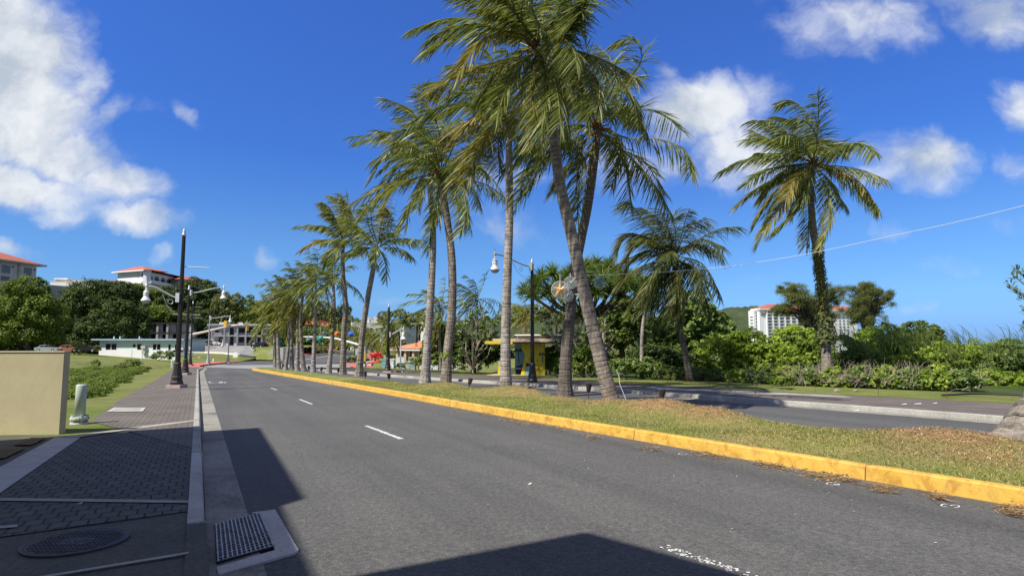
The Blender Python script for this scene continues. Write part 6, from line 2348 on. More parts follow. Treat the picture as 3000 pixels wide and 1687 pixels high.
# ------------------------------------------------------------------ floodlights on the median
UL = [((1938, 1172), 1.0, .25, 'brown floodlight can aimed up at the foot of the leaning trunk, on a brown mound'), ((1724, 1150), 1.0, .25, 'black floodlight can standing upright between the thick dark trunk and the leaning trunk'),
      ((1553, 1149), .9, -1, 'round floodlight turned to face the road in front of the shelter lamp'), ((1375, 1128), 1.0, .6, 'floodlight tilted left between the bent palm and the straight palm'),
      ((1140, 1111), 1.0, -.3, 'floodlight on the verge in front of the dark lamp post'), ((1071, 1104), 1.0, -.25, 'floodlight right of the slim leaning palm'),
      ((991, 1091), .9, .1, 'floodlight beside the trunk of the very tall slim palm'), ((942, 1087), .9, .15, 'small floodlight left of the fern covered trunk'), ((904, 1082), .9, .2, 'small floodlight among the far palm trunks'), ((828, 1077), .9, .3, 'tiny floodlight at the end of the median')]
for i, ((px, py), k, tl, lb) in enumerate(UL):
    x, y = G(px, py, .3)
    z = zp(x, y) + .26
    t = thing('floodlight', lb, 'floodlight', (x, y, z), 0, 'floodlights lighting the palms')
    MB().tube([(0, 0, -.15), (0, 0, .07)], .016, 6).build('stake', 'brown_metal', t)
    mb = MB()
    if tl == -1:
        rt = Matrix.Rotation(1.25, 4, 'X') @ Matrix.Rotation(0.0, 4, 'Y')
    else:
        rt = Matrix.Rotation(tl * .45, 4, 'Y')
    pr = [(.05, -.02), (.06, .0), (.078, .06), (.095, .2), (.10, .205), (.10, .235), (.088, .235), (.08, .16)]
    mb.lathe(pr, 14, cap=False)
    mb.add([(.05 * cos(a_ * pi / 6), .05 * sin(a_ * pi / 6), -.02) for a_ in range(12)], [tuple(range(11, -1, -1))])
    mb.v = [tuple(rt @ Vector(v) + Vector((0, 0, .09))) for v in mb.v]
    mb.build('can', 'brown_metal' if i in (0, 3) else 'black_metal', t)
    mb = MB()
    mb.add([(.082 * cos(a_ * pi / 7), .082 * sin(a_ * pi / 7), .19) for a_ in range(14)], [tuple(range(14))])
    mb.v = [tuple(rt @ Vector(v) + Vector((0, 0, .09))) for v in mb.v]
    mb.build('lens', 'glass_blue', t)
# white cable down the leaning trunk
P = [at(x, y, 16.25) for x, y in ((1806, 1085), (1813, 1100), (1816, 1125), (1826, 1150), (1834, 1172), (1838, 1186))]
props(MB().tube(bez(P, 20), .009, 5).build('power_cable', 'cable_white'), 'white cable running down the right side of the leaning trunk', 'cable')

# ------------------------------------------------------------------ line and hanging lanterns
P = [at(x * 1.1646, y * 1.1646, Y) for x, y, Y in ((1455, 694, 19.3), (1490, 692, 17), (1600, 688, 17.2), (1700, 682, 17.4), (1850, 668, 17.8), (2050, 635, 18.2), (2250, 592, 18.5), (2400, 560, 18.7), (2576, 517, 18.9), (2760, 465, 19))]
props(MB().tube(bez(P, 60), .008, 5).build('power_line', 'cable_white'), 'single pale line strung from the crossed palms up to the right edge', 'cable')
pp = P[-1]
gzz = gh(pp.x, pp.y)
ut = thing('utility_pole', 'wooden pole outside the right edge that carries the pale line', 'pole', (pp.x + .12, pp.y, gzz))
MB().lathe([(.16, -.3), (.11, pp.z - gzz + .5)], 12).build('pole', 'bark_dark', ut)
MB().box(-.7, .7, -.05, .05, pp.z - gzz + .1, pp.z - gzz + .22).build('crossarm', 'bark_dark', ut)


def lantern(label, px, py, Y, r, mat, points=5, disc=True, hang=None, cat='lantern', ring='clear_film', inner=.42, rot=0.0, group='parol lanterns hung among the palms'):
    c = at(px, py, Y)
    R2 = r / FPX * Y
    t = thing('hanging_lantern', label, cat, c, 0, group)
    if points:
        mb = MB()
        n = points
        sr = R2 * (.97 if disc else 1)
        fr_ = [(sr * (1 if i % 2 == 0 else inner) * sin(rot + pi * i / n), 0, sr * (1 if i % 2 == 0 else inner) * cos(rot + pi * i / n)) for i in range(2 * n)]
        vs = fr_ + [(0, -R2 * .36, 0), (0, R2 * .36, 0)]
        fs = []
        for i in range(2 * n):
            j = (i + 1) % (2 * n)
            fs += [(i, j, 2 * n), (j, i, 2 * n + 1)]
        mb.add(vs, fs)
        mb.build('star', mat, t)
    if disc:
        mb = MB()
        k = 28
        vs = [(R2 * cos(2 * pi * i / k), 0, R2 * sin(2 * pi * i / k)) for i in range(k)]
        vs2 = [(x, -.12 * R2, z) for x, _, z in vs]
        vs3 = [(x, .12 * R2, z) for x, _, z in vs]
        mb.add([(0, -.3 * R2, 0)] + vs2 + [(0, .3 * R2, 0)] + vs3, [(0, 1 + i, 1 + (i + 1) % k) for i in range(k)] + [(k + 1, k + 2 + (i + 1) % k, k + 2 + i) for i in range(k)] + [(1 + i, k + 2 + i, k + 2 + (i + 1) % k, 1 + (i + 1) % k) for i in range(k)])
        mb.build('film_shell', ring, t)
        mb = MB()
        P_ = [(R2 * cos(2 * pi * i / k), 0, R2 * sin(2 * pi * i / k)) for i in range(k + 1)]
        mb.tube(P_, R2 * .03, 5)
        for q in range(8):
            mb.tube([(0, -.31 * R2, 0), (R2 * cos(q * pi / 4), -.12 * R2, R2 * sin(q * pi / 4))], R2 * .014, 4)
        mb.build('wire_frame', 'silver', t)
    top = hang if hang else R2 * 2.2
    MB().tube([(0, 0, R2 * .98), (0, 0, top)], .008, 4).build('cord', 'cable_white', t)
    return t


lantern('round film lantern holding a golden star, left of the crossed trunks', 1641, 849, 19.0, 26, 'star_gold', 5, True, .5)
lantern('clear crinkled round lantern just above and right of the golden star', 1671, 828, 18.7, 18.5, 'star_grey', 0, True, .3)
lantern('small bluish star lantern between the crossed trunks', 1697, 866, 19.4, 17, 'star_grey', 5, False, .6)
lantern('greenish see-through round lantern right of the leaning trunk', 1757, 828, 17.2, 17.5, 'star_green', 6, True, .26)
lantern('clear round lantern hanging low behind the golden star', 1662, 866, 19.9, 18, 'star_grey', 0, True, .5)
lantern('orange star lantern between the far trunks', 988, 978, 46, 10.5, 'star_orange', 7, False, 1.2, inner=.6)
lantern('blue star lantern right of the orange one', 1028, 978, 43.5, 11, 'star_blue', 7, False, 1.2, inner=.62)
lantern('pale ring lantern above the dark green one', 951, 976, 48, 7, 'star_grey', 8, True, 1.0)
lantern('dark green five sided lantern under the pale ring', 938, 992, 49, 12, 'star_green', 5, False, 1.2, inner=.8, rot=pi)
lantern('grey star lantern beside the clean pale trunk', 903, 994, 51, 10, 'star_grey', 5, False, 1.2)
lantern('green lantern left among the last palm trunks', 822, 1005, 59, 10, 'star_green', 6, False, 1.2, inner=.75)
# red lantern sculpture on the lawn of the shop
v = at(1101, 1062, 74)
t = thing('star_sculpture', 'large red many pointed star sculpture on the lawn left of the dark lamp post', 'sculpture', v)
mb = MB()
R_ = random.Random(8)
c = Vector((0, 0, 1.6))
for k in range(46):
    a_ = R_.uniform(0, 6.28)
    e = R_.uniform(-.25, 1.3)
    d = Vector((cos(a_) * cos(e), sin(a_) * cos(e), sin(e) * .8))
    s_ = d.cross(Vector((.3, .2, 1))).normalized()
    u_ = s_.cross(d)
    L = R_.uniform(.75, 1.05)
    b = [c - Vector((0, 0, .9)) + d * .25 + s_ * .16, c - Vector((0, 0, .9)) + d * .25 - s_ * .08 + u_ * .14, c - Vector((0, 0, .9)) + d * .25 - s_ * .08 - u_ * .14, c - Vector((0, 0, .9)) + d * (.25 + L)]
    mb.add(b, [(0, 1, 3), (1, 2, 3), (2, 0, 3), (0, 2, 1)])
mb.build('rays', 'star_red', t)
MB().lathe([(.9, 0), (.9, .15), (.5, .2), (.3, .5)], 14).build('pedestal', 'red_paint', t)

# ------------------------------------------------------------------ cabinets, posts, signs
def cab(name, label, x0, x1, y0, y1, Y, mat, depth=.5, doors=1, cat='cabinet', group=None, trim=None, topm=None):
    v = at(x0, y1, Y)
    gzv = gh(v.x, v.y)
    W = (x1 - x0) / FPX * Y
    H = at(x0, y0, Y).z - v.z
    t = thing(name, label, cat, (v.x, v.y, v.z), 0, group)
    MB().box(0, W, 0, depth, min(-.05, gzv - v.z), H).build('body', mat, t)
    for k in range(doors):
        w = W / doors
        MB().box(k * w + .04 * w, (k + 1) * w - .04 * w, -.015, -.002, H * .06, H * .9).build('door', trim or mat, t)
    MB().box(-.02, W + .02, -.02, depth + .02, H + .001, H + .04).build('lid', topm or mat, t)
    return t


cab('utility_cabinet', 'pale green utility cabinet on the far pavement beside the yellow post', 1187, 1216, 1063, 1088, 52, 'cabinet_green', .7, 2, trim='pale_green_paint')
cab('utility_cabinet', 'teal sided cabinet behind the dark lamp post', 1117, 1134, 1056, 1086, 58, 'mural_blue', .8, 1, trim='mural_blue')
cab('utility_cabinet', 'white tall cabinet right behind the dark lamp post', 1134, 1153, 1053, 1087, 57, 'white_wall', .8, 1, trim='white_wall')
cab('utility_cabinet', 'small green cabinet on the lawn beside the grey lamp post', 590, 605, 1045, 1062, 103, 'cabinet_green', .8, 2)
cab('garden_sign', 'cream sign wall left under the orange roofed shop', 1160, 1185, 1046, 1064, 66, 'cream_wall', .25, 0, 'sign')
cab('garden_sign', 'long low cream sign wall in front of the orange roofed shop', 1197, 1224, 1047, 1057, 68, 'cream_wall', .25, 0, 'sign')
cab('direction_sign', 'small white board standing on the lawn below the motel ramp', 683, 696, 1031, 1038, 118, 'white_wall', .05, 0, 'sign')


def post(label, px, y0, y1, Y, r, mat, group=None, name='bollard'):
    v = at(px, y1, Y)
    H = at(px, y0, Y).z - v.z
    return props(MB().lathe([(r, -.2), (r, H - r * .6), (r * .6, H)], 10).build(name, mat, origin=None), label, 'bollard', group), v


for (lb, px, y0, y1, Y, r, m_, g_) in (('yellow post beside the pale green utility cabinet', 1226, 1064, 1092, 50, .08, 'bright_yellow', None), ('left of two short yellow posts behind the tallest lamp post', 503, 1055, 1073, 80, .09, 'cream_wall', 'yellow posts at the end of the mint house'),
                                       ('right of two short yellow posts behind the tallest lamp post', 507, 1055, 1072, 82, .09, 'cream_wall', 'yellow posts at the end of the mint house'), ('short white post left of the small green cabinet', 584, 1046, 1058, 105, .1, 'white_wall', 'white posts round the small green cabinet'),
                                       ('white post right of the grey lamp post', 625, 1051, 1064, 98, .12, 'white_wall', 'white posts round the small green cabinet'), ('slim white post in the left field', 413, 1050, 1070, 80, .05, 'cable_white', None)):
    o, v = post(lb, px, y0, y1, Y, r, m_, g_)
    o.location = v

# black mesh fence
def fence():
    Yf = 31.2
    a = at(1915, 1118, Yf)
    b = at(2185, 1131, Yf - 1.2)
    a.z = gh(a.x, a.y) - .05
    b.z = gh(b.x, b.y) - .05
    t = thing('mesh_fence', 'low black mesh fence in front of the bright bushes, behind the shaggy palm', 'fence', a)
    d = b - a
    L = Vector((d.x, d.y, 0)).length
    u = d / L
    Hf = [1.05, .95, .8, .6, .35]

    def hh(s):
        t_ = s / L * 4
        i = min(int(t_), 3)
        return Hf[i] + (Hf[i + 1] - Hf[i]) * (t_ - i)
    mb = MB()
    w = .006
    st = .13
    n = int(L / st)
    for i in range(-8, n + 1):
        for sg in (1, -1):
            pts = []
            for k in range(9):
                z = k / 8 * 1.05
                s = (i * st + z * .75) if sg > 0 else (i * st + (1.05 - z) * .75)
                if 0 <= s <= L and z <= hh(s):
                    pts.append(u * s + Vector((0, .0 if sg > 0 else .012, z)))
            for p, q in zip(pts, pts[1:]):
                mb.add([p - Vector((w, 0, 0)), p + Vector((w, 0, 0)), q + Vector((w, 0, 0)), q - Vector((w, 0, 0))], [(0, 1, 2, 3)])
    mb.build('netting', 'dark_trim', t)
    for k in range(5):
        s = L * k / 4
        p = u * s
        MB().tube([tuple(p + Vector((0, .03, -.1))), tuple(p + Vector((0, .03, hh(s) + .08)))], .02, 6).build('post', 'dark_trim', t)


fence()
# grey post in the hedge, thin wire, stakes on the verge, black pipe
v = at(2588, 1146, 28.5)
o = MB().lathe([(.07, -.3), (.05, .95), (.04, 1.0)], 8).build('fence_post', 'grey_wall')
o.location = (v.x, v.y, gh(v.x, v.y))
props(o, 'grey post standing inside the right hedge', 'post')
for i, (x, y) in enumerate(((2078, 1133), (2217, 1141), (2388, 1150), (2573, 1158), (2773, 1168))):
    gx, gy = G(x, y, .17)
    o = MB().tube([(0, 0, -.05), (.01, 0, .33)], .009, 5).build('stake', 'rust')
    o.location = (gx, gy, zp(gx, gy) + .17)
    props(o, ['thin stake on the verge nearest the black mesh fence', 'thin stake on the verge left of the lone palm', 'thin stake on the verge right of the lone palm', 'thin stake on the verge below the reeds', 'thin stake on the verge nearest the right edge'][i], 'stake', 'thin stakes along the verge')
P = [gz(x, y, .24) for x, y in ((2760, 1157), (2850, 1153), (2950, 1155), (3080, 1160))]
props(MB().tube(bez(P, 16), .035, 8).build('black_pipe', 'tar'), 'black pipe lying along the verge at the right edge', 'pipe')
R_ = random.Random(30)
for i, (x, y, s_, lb) in enumerate(((2452, 1147, .12, 'brown stone on the verge right of the lone palm'), (2505, 1147, .09, 'smaller stone beside the brown one on the verge'))):
    gx, gy = G(x, y, .17)
    bm = bmesh.new()
    bmesh.ops.create_icosphere(bm, subdivisions=2, radius=s_)
    for v in bm.verts:
        v.co *= R_.uniform(.8, 1.2)
        v.co.z *= .6
    me = bpy.data.meshes.new('stone')
    bm.to_mesh(me)
    bm.free()
    me.materials.append(MATS['stone'])
    o = bpy.data.objects.new('stone', me)
    COL.objects.link(o)
    o.location = (gx, gy, zp(gx, gy) + .2)
    props(o, lb, 'stone', 'stones on the verge')
# ------------------------------------------------------------------ buildings
def rootb(name, label, L, Rr, Y0, Y1, group=None, cat='building'):
    """local frame: x along the facade from the left base point to the right, y away from the camera"""
    a, b = at(L[0], L[1], Y0), at(Rr[0], Rr[1], Y1)
    rz = math.atan2(b.y - a.y, b.x - a.x)
    t = thing(name, label, cat, a, rz, group)
    W = sqrt((b.x - a.x) ** 2 + (b.y - a.y) ** 2)
    return t, W, FPX / Y0, a


def wb(t, name, mat, x0, x1, y0, y1, z0, z1):
    return MB().box(x0, x1, y0, y1, z0, z1).build(name, mat, t)


def win(t, x0, x1, z0, z1, frame='white_wall', glass='glass_dark', y=0.0, name='window', fw=.06):
    mb = MB()
    mb.box(x0 - fw, x1 + fw, y - .05, y - .004, z0 - fw, z0)
    mb.box(x0 - fw, x1 + fw, y - .05, y - .004, z1, z1 + fw)
    mb.box(x0 - fw, x0, y - .05, y - .004, z0, z1)
    mb.box(x1, x1 + fw, y - .05, y - .004, z0, z1)
    w = mb.build(name, frame, t)
    MB().box(x0, x1, y - .025, y - .006, z0, z1).build('pane', glass, w)
    return w


def hip(t, x0, x1, y0, y1, z0, z1, mat, rx0=None, rx1=None, name='roof'):
    ry = (y0 + y1) / 2
    rx0 = x0 + (y1 - y0) / 2 if rx0 is None else rx0
    rx1 = x1 - (y1 - y0) / 2 if rx1 is None else rx1
    vs = [(x0, y0, z0), (x1, y0, z0), (x1, y1, z0), (x0, y1, z0), (rx0, ry, z1), (rx1, ry, z1)]
    return MB().add(vs, [(0, 1, 5, 4), (1, 2, 5), (2, 3, 4, 5), (3, 0, 4), (3, 2, 1, 0)]).build(name, mat, t)


# mint house
t, W, k, a = rootb('bungalow', 'long flat roofed mint green bungalow with white lower walls in the left field', (290, 1038), (536, 1037), 136, 134)
m = 136 / FPX
Hh = 41 * m
wb(t, 'wall', 'mint_wall', 0, W, 0, 8, -1.2, Hh)
wb(t, 'lower_wall', 'white_wall', -.02, W * .395, -.06, -.002, -1.2, 13 * m)
wb(t, 'lower_wall', 'white_wall', W * .405, W * .52, -.06, -.002, -1.2, 13 * m)
wb(t, 'lower_wall', 'white_wall', W * .60, W * .82, -.06, -.002, -1.2, 13 * m)
wb(t, 'roof', 'blue_trim', -18 * m, W + .6, -.9, 8.9, Hh + .002, Hh + .32)
s = W / 246
for (x0, x1, z0, z1) in ((19, 34, 13.5, 31), (36, 51, 13.5, 31), (99, 107, 21, 29.5), (112, 126, 13.5, 30), (158, 168, 13.5, 30), (170, 180, 13.5, 30), (203, 210, 13, 29), (222, 227, 13, 29)):
    win(t, x0 * s, x1 * s, z0 * m, z1 * m)
for (x0, x1, z0, z1) in ((127, 140, 17, 26), (130, 140, 3, 11)):
    wb(t, 'air_conditioner', 'pale_concrete', x0 * s, x1 * s, -.55, -.07, z0 * m, z1 * m)
for x in (22, 40, 98):
    MB().lathe([(.12, Hh + .33), (.12, Hh + .9)], 8, (x * s, 2, 0)).build('vent_pipe', 'white_wall', t)

# villa
Yv = 192
m = Yv / FPX
t, W, k, a = rootb('villa', 'white hilltop villa with red tiled hip roof and an arched balcony', (343, 840), (428, 836), Yv, Yv - 6)
dz0 = gh(a.x, a.y) - a.z
z = lambda py: (840 - py) * m
wb(t, 'wall', 'white_wall', 0, W, 0, 1.5, min(dz0, -4), z(798))
wb(t, 'rear_wall', 'white_wall', 0, W - 6, 1.5, 6.5, min(dz0, -4), z(798))
wb(t, 'upper_wall', 'cream_wall', .2, W * .74, -.05, -.003, z(815), z(800))
wb(t, 'eaves', 'white_wall', -1.4, W + .1, -1.2, 1.5, z(800), z(800) + .35)
hip(t, -.9, W + .6, -.9, 7, z(800) + .352, z(781) + .1, 'terracotta', 36 * m, 70 * m)
win(t, W * .70, W * .745, z(816), z(807), 'grey_wall')
# arch on the front
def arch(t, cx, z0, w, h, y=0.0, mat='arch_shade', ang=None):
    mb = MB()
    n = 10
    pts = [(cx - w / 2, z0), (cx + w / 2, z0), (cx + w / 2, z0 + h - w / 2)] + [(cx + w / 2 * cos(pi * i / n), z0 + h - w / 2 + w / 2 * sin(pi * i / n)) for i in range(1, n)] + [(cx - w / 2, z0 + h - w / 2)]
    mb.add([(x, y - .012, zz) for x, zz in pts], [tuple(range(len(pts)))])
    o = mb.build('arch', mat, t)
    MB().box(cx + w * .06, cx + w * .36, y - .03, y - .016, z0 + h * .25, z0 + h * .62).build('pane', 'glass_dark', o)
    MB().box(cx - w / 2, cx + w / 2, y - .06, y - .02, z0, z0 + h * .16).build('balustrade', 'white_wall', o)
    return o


arch(t, W * .87, z(819), 12.5 * m, 15 * m, -.005)
arch(t, W * .87, z(838), 12.5 * m, 8 * m, -.005)
# right wing of the villa turned to the right, coming towards the street
A_ = at(428, 836, Yv - 6)
Bp = at(512, 836, Yv + 12)
# wing as children of the villa, in its frame
inv = Matrix.Rotation(-t.rotation_euler.z, 4, 'Z')
w0 = inv @ (A_ - a)
w1 = inv @ (Bp - a)
d = Vector((w1.x - w0.x, w1.y - w0.y, 0))
LW_ = d.length
ang = math.atan2(d.y, d.x)


def wing(name, mat, x0, x1, y0, y1, z0, z1):
    mb = MB().box(x0, x1, y0, y1, z0, z1)
    mb.v = [(w0.x + x * cos(ang) - y * sin(ang), w0.y + x * sin(ang) + y * cos(ang), zz) for x, y, zz in mb.v]
    return mb.build(name, mat, t)


wing('balcony_wall', 'white_wall', 0, LW_, .02, 1.0, -4, z(801))
wing('rear_wing', 'white_wall', LW_ * .45, LW_, 1.0, 8, -4, z(801))
wing('balcony_parapet', 'white_wall', .3, LW_ + 1.5, -1.3, -1.1, z(833), z(825))
wing('balcony_floor', 'white_wall', .3, LW_ + 1.5, -1.3, 0, z(835), z(833.2))
for i in range(4):
    xx = LW_ * (.13 + .215 * i)
    n = 10
    w_, h_ = LW_ * .17, 16 * m
    zb = z(825)
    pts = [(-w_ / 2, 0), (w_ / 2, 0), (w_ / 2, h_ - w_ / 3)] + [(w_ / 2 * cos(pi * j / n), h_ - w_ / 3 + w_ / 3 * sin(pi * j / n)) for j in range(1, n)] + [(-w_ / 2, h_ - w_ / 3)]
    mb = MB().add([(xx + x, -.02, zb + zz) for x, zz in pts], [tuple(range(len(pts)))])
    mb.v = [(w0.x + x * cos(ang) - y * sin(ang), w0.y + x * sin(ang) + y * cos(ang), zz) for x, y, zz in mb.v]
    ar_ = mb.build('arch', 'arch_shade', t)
    mb = MB().box(xx - w_ * .3, xx + w_ * .15, -.05, -.03, zb + .2, zb + h_ * .6)
    mb.v = [(w0.x + x * cos(ang) - y * sin(ang), w0.y + x * sin(ang) + y * cos(ang), zz) for x, y, zz in mb.v]
    mb.build('pane', 'glass_dark', ar_)
mb = MB()
zz0, zz1 = z(800), z(786) - .1
pr = [(-.3, -1.6, zz0 + .36), (LW_ + 6, -1.6, zz0 + .36), (LW_ + 6, 9, zz0 + .36), (LW_ * .5, 9, zz0 + .36), (3.5, 3.5, zz1), (LW_ + 2, 3.5, zz1)]
mb.add(pr, [(0, 1, 5, 4), (1, 2, 5), (2, 3, 4, 5), (3, 0, 4), (3, 2, 1, 0)])
mb.v = [(w0.x + x * cos(ang) - y * sin(ang), w0.y + x * sin(ang) + y * cos(ang), zz) for x, y, zz in mb.v]
mb.build('roof', 'terracotta', t)
# far end block of the villa
A2 = inv @ (at(515, 836, 205) - a)
wb(t, 'end_block', 'cream_wall', A2.x - 2, A2.x + 7, A2.y - 3, A2.y + 8, -4, z(812))
hip(t, A2.x - 9, A2.x + 9, A2.y - 5, A2.y + 9, z(812), z(795), 'terracotta')

# red roofed hotel at the left edge
Yh = 178
m = Yh / FPX
t, W, k, a = rootb('hillside_hotel', 'grey red roofed hotel on the hill, cut by the left edge', (-260, 832), (108, 838), Yh - 26, Yh + 8)
z = lambda py: at(108, py, Yh + 8).z - a.z
s = W / 368
Zt = z(783)
wb(t, 'wall', 'motel_wall', 0, W - .5, 0, 16, -6, Zt + .3)
wb(t, 'eaves', 'pale_concrete', -1, W + 1.5, -1.6, 17.5, Zt + .302, Zt + .8)
hip(t, -.7, W + 1.2, -1.3, 17, Zt + .802, Zt + 4.4, 'terracotta')
for i in range(5):
    x0 = W - (i + 1) * W * .2 + 1.2
    wb(t, 'pier', 'pale_concrete', x0 - .9, x0 - .2, -.35, -.003, -1, Zt + .2)
    for (z0, z1) in ((Zt - 6.3, Zt - 3.9), (Zt - 3.0, Zt - .6)):
        win(t, x0 + 1.0, x0 + W * .2 - 3.2, z0, z1, 'cream_wall', 'glass_blue', y=-.005)
    o = MB().box(x0 + W * .2 - 2.7, x0 + W * .2 - 2.1, -.06, -.005, Zt - 1.2, Zt - .7).build('vent', 'rust', t)
# its terrace wall running right
def wallrun(name, label, pts, Y0, h0, mat, thick=.4):
    pp_ = [at(x, y, Y) for x, y, Y in pts]
    org = pp_[0].copy()
    mb = MB()
    for p, q in zip(pp_, pp_[1:]):
        pv, qv = p - org, q - org
        vs = []
        for (w_, g_) in ((pv, p), (qv, q)):
            gb = gh(g_.x, g_.y) - org.z - .6
            vs += [(w_.x, w_.y, min(gb, w_.z - h0)), (w_.x, w_.y, w_.z), (w_.x, w_.y + thick, w_.z), (w_.x, w_.y + thick, min(gb, w_.z - h0))]
        mb.add(vs, [(0, 4, 5, 1), (1, 5, 6, 2), (2, 6, 7, 3), (3, 7, 4, 0), (0, 1, 2, 3), (7, 6, 5, 4)])
    o = mb.build(name, mat)
    o.location = org
    return props(o, label, 'wall')


wallrun('terrace_wall', 'long grey terrace wall along the hilltop under the red roofed hotel', [(-200, 815, 165), (0, 824, 168), (100, 831, 172), (205, 839, 178)], 0, 3, 'grey_wall')
LB = 'low buildings along the hilltop'
for (lb, x0, x1, y0, y1, Y, mt1, rf) in (('small white hilltop block with a pink corner, right of the terrace wall', 146, 212, 826, 850, 196, 'white_wall', None), ('tiny hilltop hut with a flat white roof slab', 164, 196, 819, 828, 200, 'beige_wall', 'white_wall'),
                                        ('long low white hilltop building left of the villa', 213, 300, 824, 850, 200, 'cream_wall', 'grey_wall'), ('hilltop annex with a thin red roof against the villa', 300, 345, 825, 850, 204, 'cream_wall', 'terracotta')):
    t, W, k, a = rootb('hilltop_building', lb, (x0, y1), (x1, y1), Y, Y, LB)
    m = Y / FPX
    Hh = (y1 - y0) * m
    wb(t, 'wall', mt1, 0, W, 0, 8, min(-2, gh(a.x, a.y) - a.z), Hh)
    if rf:
        wb(t, 'roof', rf, -.4, W + .4, -.5, 8.5, Hh + .002, Hh + .4)
    else:
        wb(t, 'parapet', 'cream_wall', -.05, W + .05, -.05, .25, Hh + .002, Hh + .3)
# white rail building on the slope right of the stacked lamps
t, W, k, a = rootb('hillside_terrace', 'white railed terrace half hidden in trees on the slope', (602, 868), (640, 868), 186, 186)
wb(t, 'wall', 'grey_wall', 0, W, 0, 5, -3, .3)
for i in range(6):
    wb(t, 'baluster', 'white_wall', W * i / 6 + .15, W * i / 6 + .5, -.1, .1, .3, 1.1)
wb(t, 'rail', 'white_wall', -.2, W + .1, -.15, .15, 1.1, 1.4)

# motel, left block
Ym = 157
m = Ym / FPX
t, W, k, a = rootb('motel_block', 'left motel block with black framed upper windows behind the bungalow', (417, 1010), (560, 1010), Ym, Ym + 2, 'motel blocks behind the road')
z = lambda py: (1010 - py) * m
s = W / 143
wb(t, 'wall', 'motel_wall', 0, W, 0, 10, min(-2, gh(a.x, a.y) - a.z), z(948))
wb(t, 'roof', 'dark_trim', -.6, W + .5, -1.4, 10.5, z(948) + .002, z(945))
wb(t, 'walkway', 'dark_trim', -.3, W + .3, -1.2, -.002, z(976), z(973))
wb(t, 'railing', 'dark_trim', -.3, 34 * s, -1.22, -1.15, z(973), z(967))
for (x0, x1, y0, y1, g_) in ((4, 20, 950, 972, 'glass_blue'), (23, 40, 950, 972, 'glass_blue'), (59, 68, 951, 973, 'glass_dark'), (98, 107, 951, 973, 'glass_dark'), (4, 14, 979, 992, 'glass_dark'), (24, 42, 979, 992, 'glass_dark'), (58, 68, 981, 992, 'glass_dark'), (88, 98, 979, 992, 'glass_dark')):
    win(t, x0 * s, x1 * s, z(y1), z(y0), 'dark_trim', g_, y=-.005)
for x in (0, 43, 72, 104, 140):
    wb(t, 'pier', 'pale_concrete', x * s, x * s + .5, -1.1, -.01, -1, z(949))

# long motel
t, W, k, a = rootb('motel_block', 'long two storey motel with a white balcony slab and dark doorways', (618, 1013), (800, 1013), Ym - 2, Ym + 4, 'motel blocks behind the road')
z = lambda py: (1013 - py) * m
s = W / 182
wb(t, 'wall', 'motel_wall', 0, W, 0, 11, -3.5, z(956))
wb(t, 'roof', 'motel_wall', -1, W + 1, -1.8, 11.6, z(956) + .002, z(953))
wb(t, 'roof_edge', 'white_wall', -1.02, W + 1.02, -1.85, -1.6, z(953) + .002, z(950.5))
wb(t, 'balcony_slab', 'white_wall', 0, W * .86, -1.6, -.002, z(985), z(982.5))
for (x0, x1, y0, y1) in ((10, 20, 960, 982), (52, 63, 960, 982), (54, 64, 985, 1010), (78, 96, 961, 975), (79, 94, 988, 1003), (99, 120, 958, 974), (101, 117, 987, 1005), (136, 144, 960, 983), (167, 176, 959, 982), (135, 143, 989, 1012), (165, 170, 988, 1010), (22, 32, 988, 1012), (119, 122, 987, 1004)):
    win(t, x0 * s, x1 * s, z(y1), z(y0), 'pale_concrete', 'glass_dark', y=-.005, name='door' if y1 - y0 > 20 else 'window')
for (x0, x1) in ((0, 30), (38, 52), (66, 74), (120, 133), (146, 158)):
    wb(t, 'parapet', 'white_wall', x0 * s, x1 * s, -1.62, -1.5, z(1014), z(1005))
    wb(t, 'parapet', 'pale_concrete', x0 * s, x1 * s, -1.62, -1.5, z(982.5), z(975))
for x in (-1, 35, 72, 97, 145, 176):
    wb(t, 'pier', 'pale_concrete', x * s, x * s + .35, -1.7, -1.35, -1, z(957))
for (x, y0, y1) in ((26, 992, 997), (124, 990, 996), (151, 990, 996)):
    wb(t, 'air_conditioner', 'pale_concrete', x * s, x * s + .8, -.5, -.006, z(y1), z(y0))
wb(t, 'stair_tower', 'motel_wall', W * .87, W * 1.0, -1.6, -.01, -3, z(957))
for x in (20, 76, 96):
    wb(t, 'chimney', 'cream_wall', x * s, x * s + 1.1, 1, 2.2, z(953), z(944))

# lot, ramp, lawn and wall below the motel
def shell(name, mat, pts, kind='structure', fs=None):
    vs = [tuple(at(x, y, Y)) for x, y, Y in pts]
    mb = MB().add(vs, fs or [tuple(range(len(vs)))])
    o = mb.build(name, mat)
    if kind:
        o['kind'] = kind
    return o


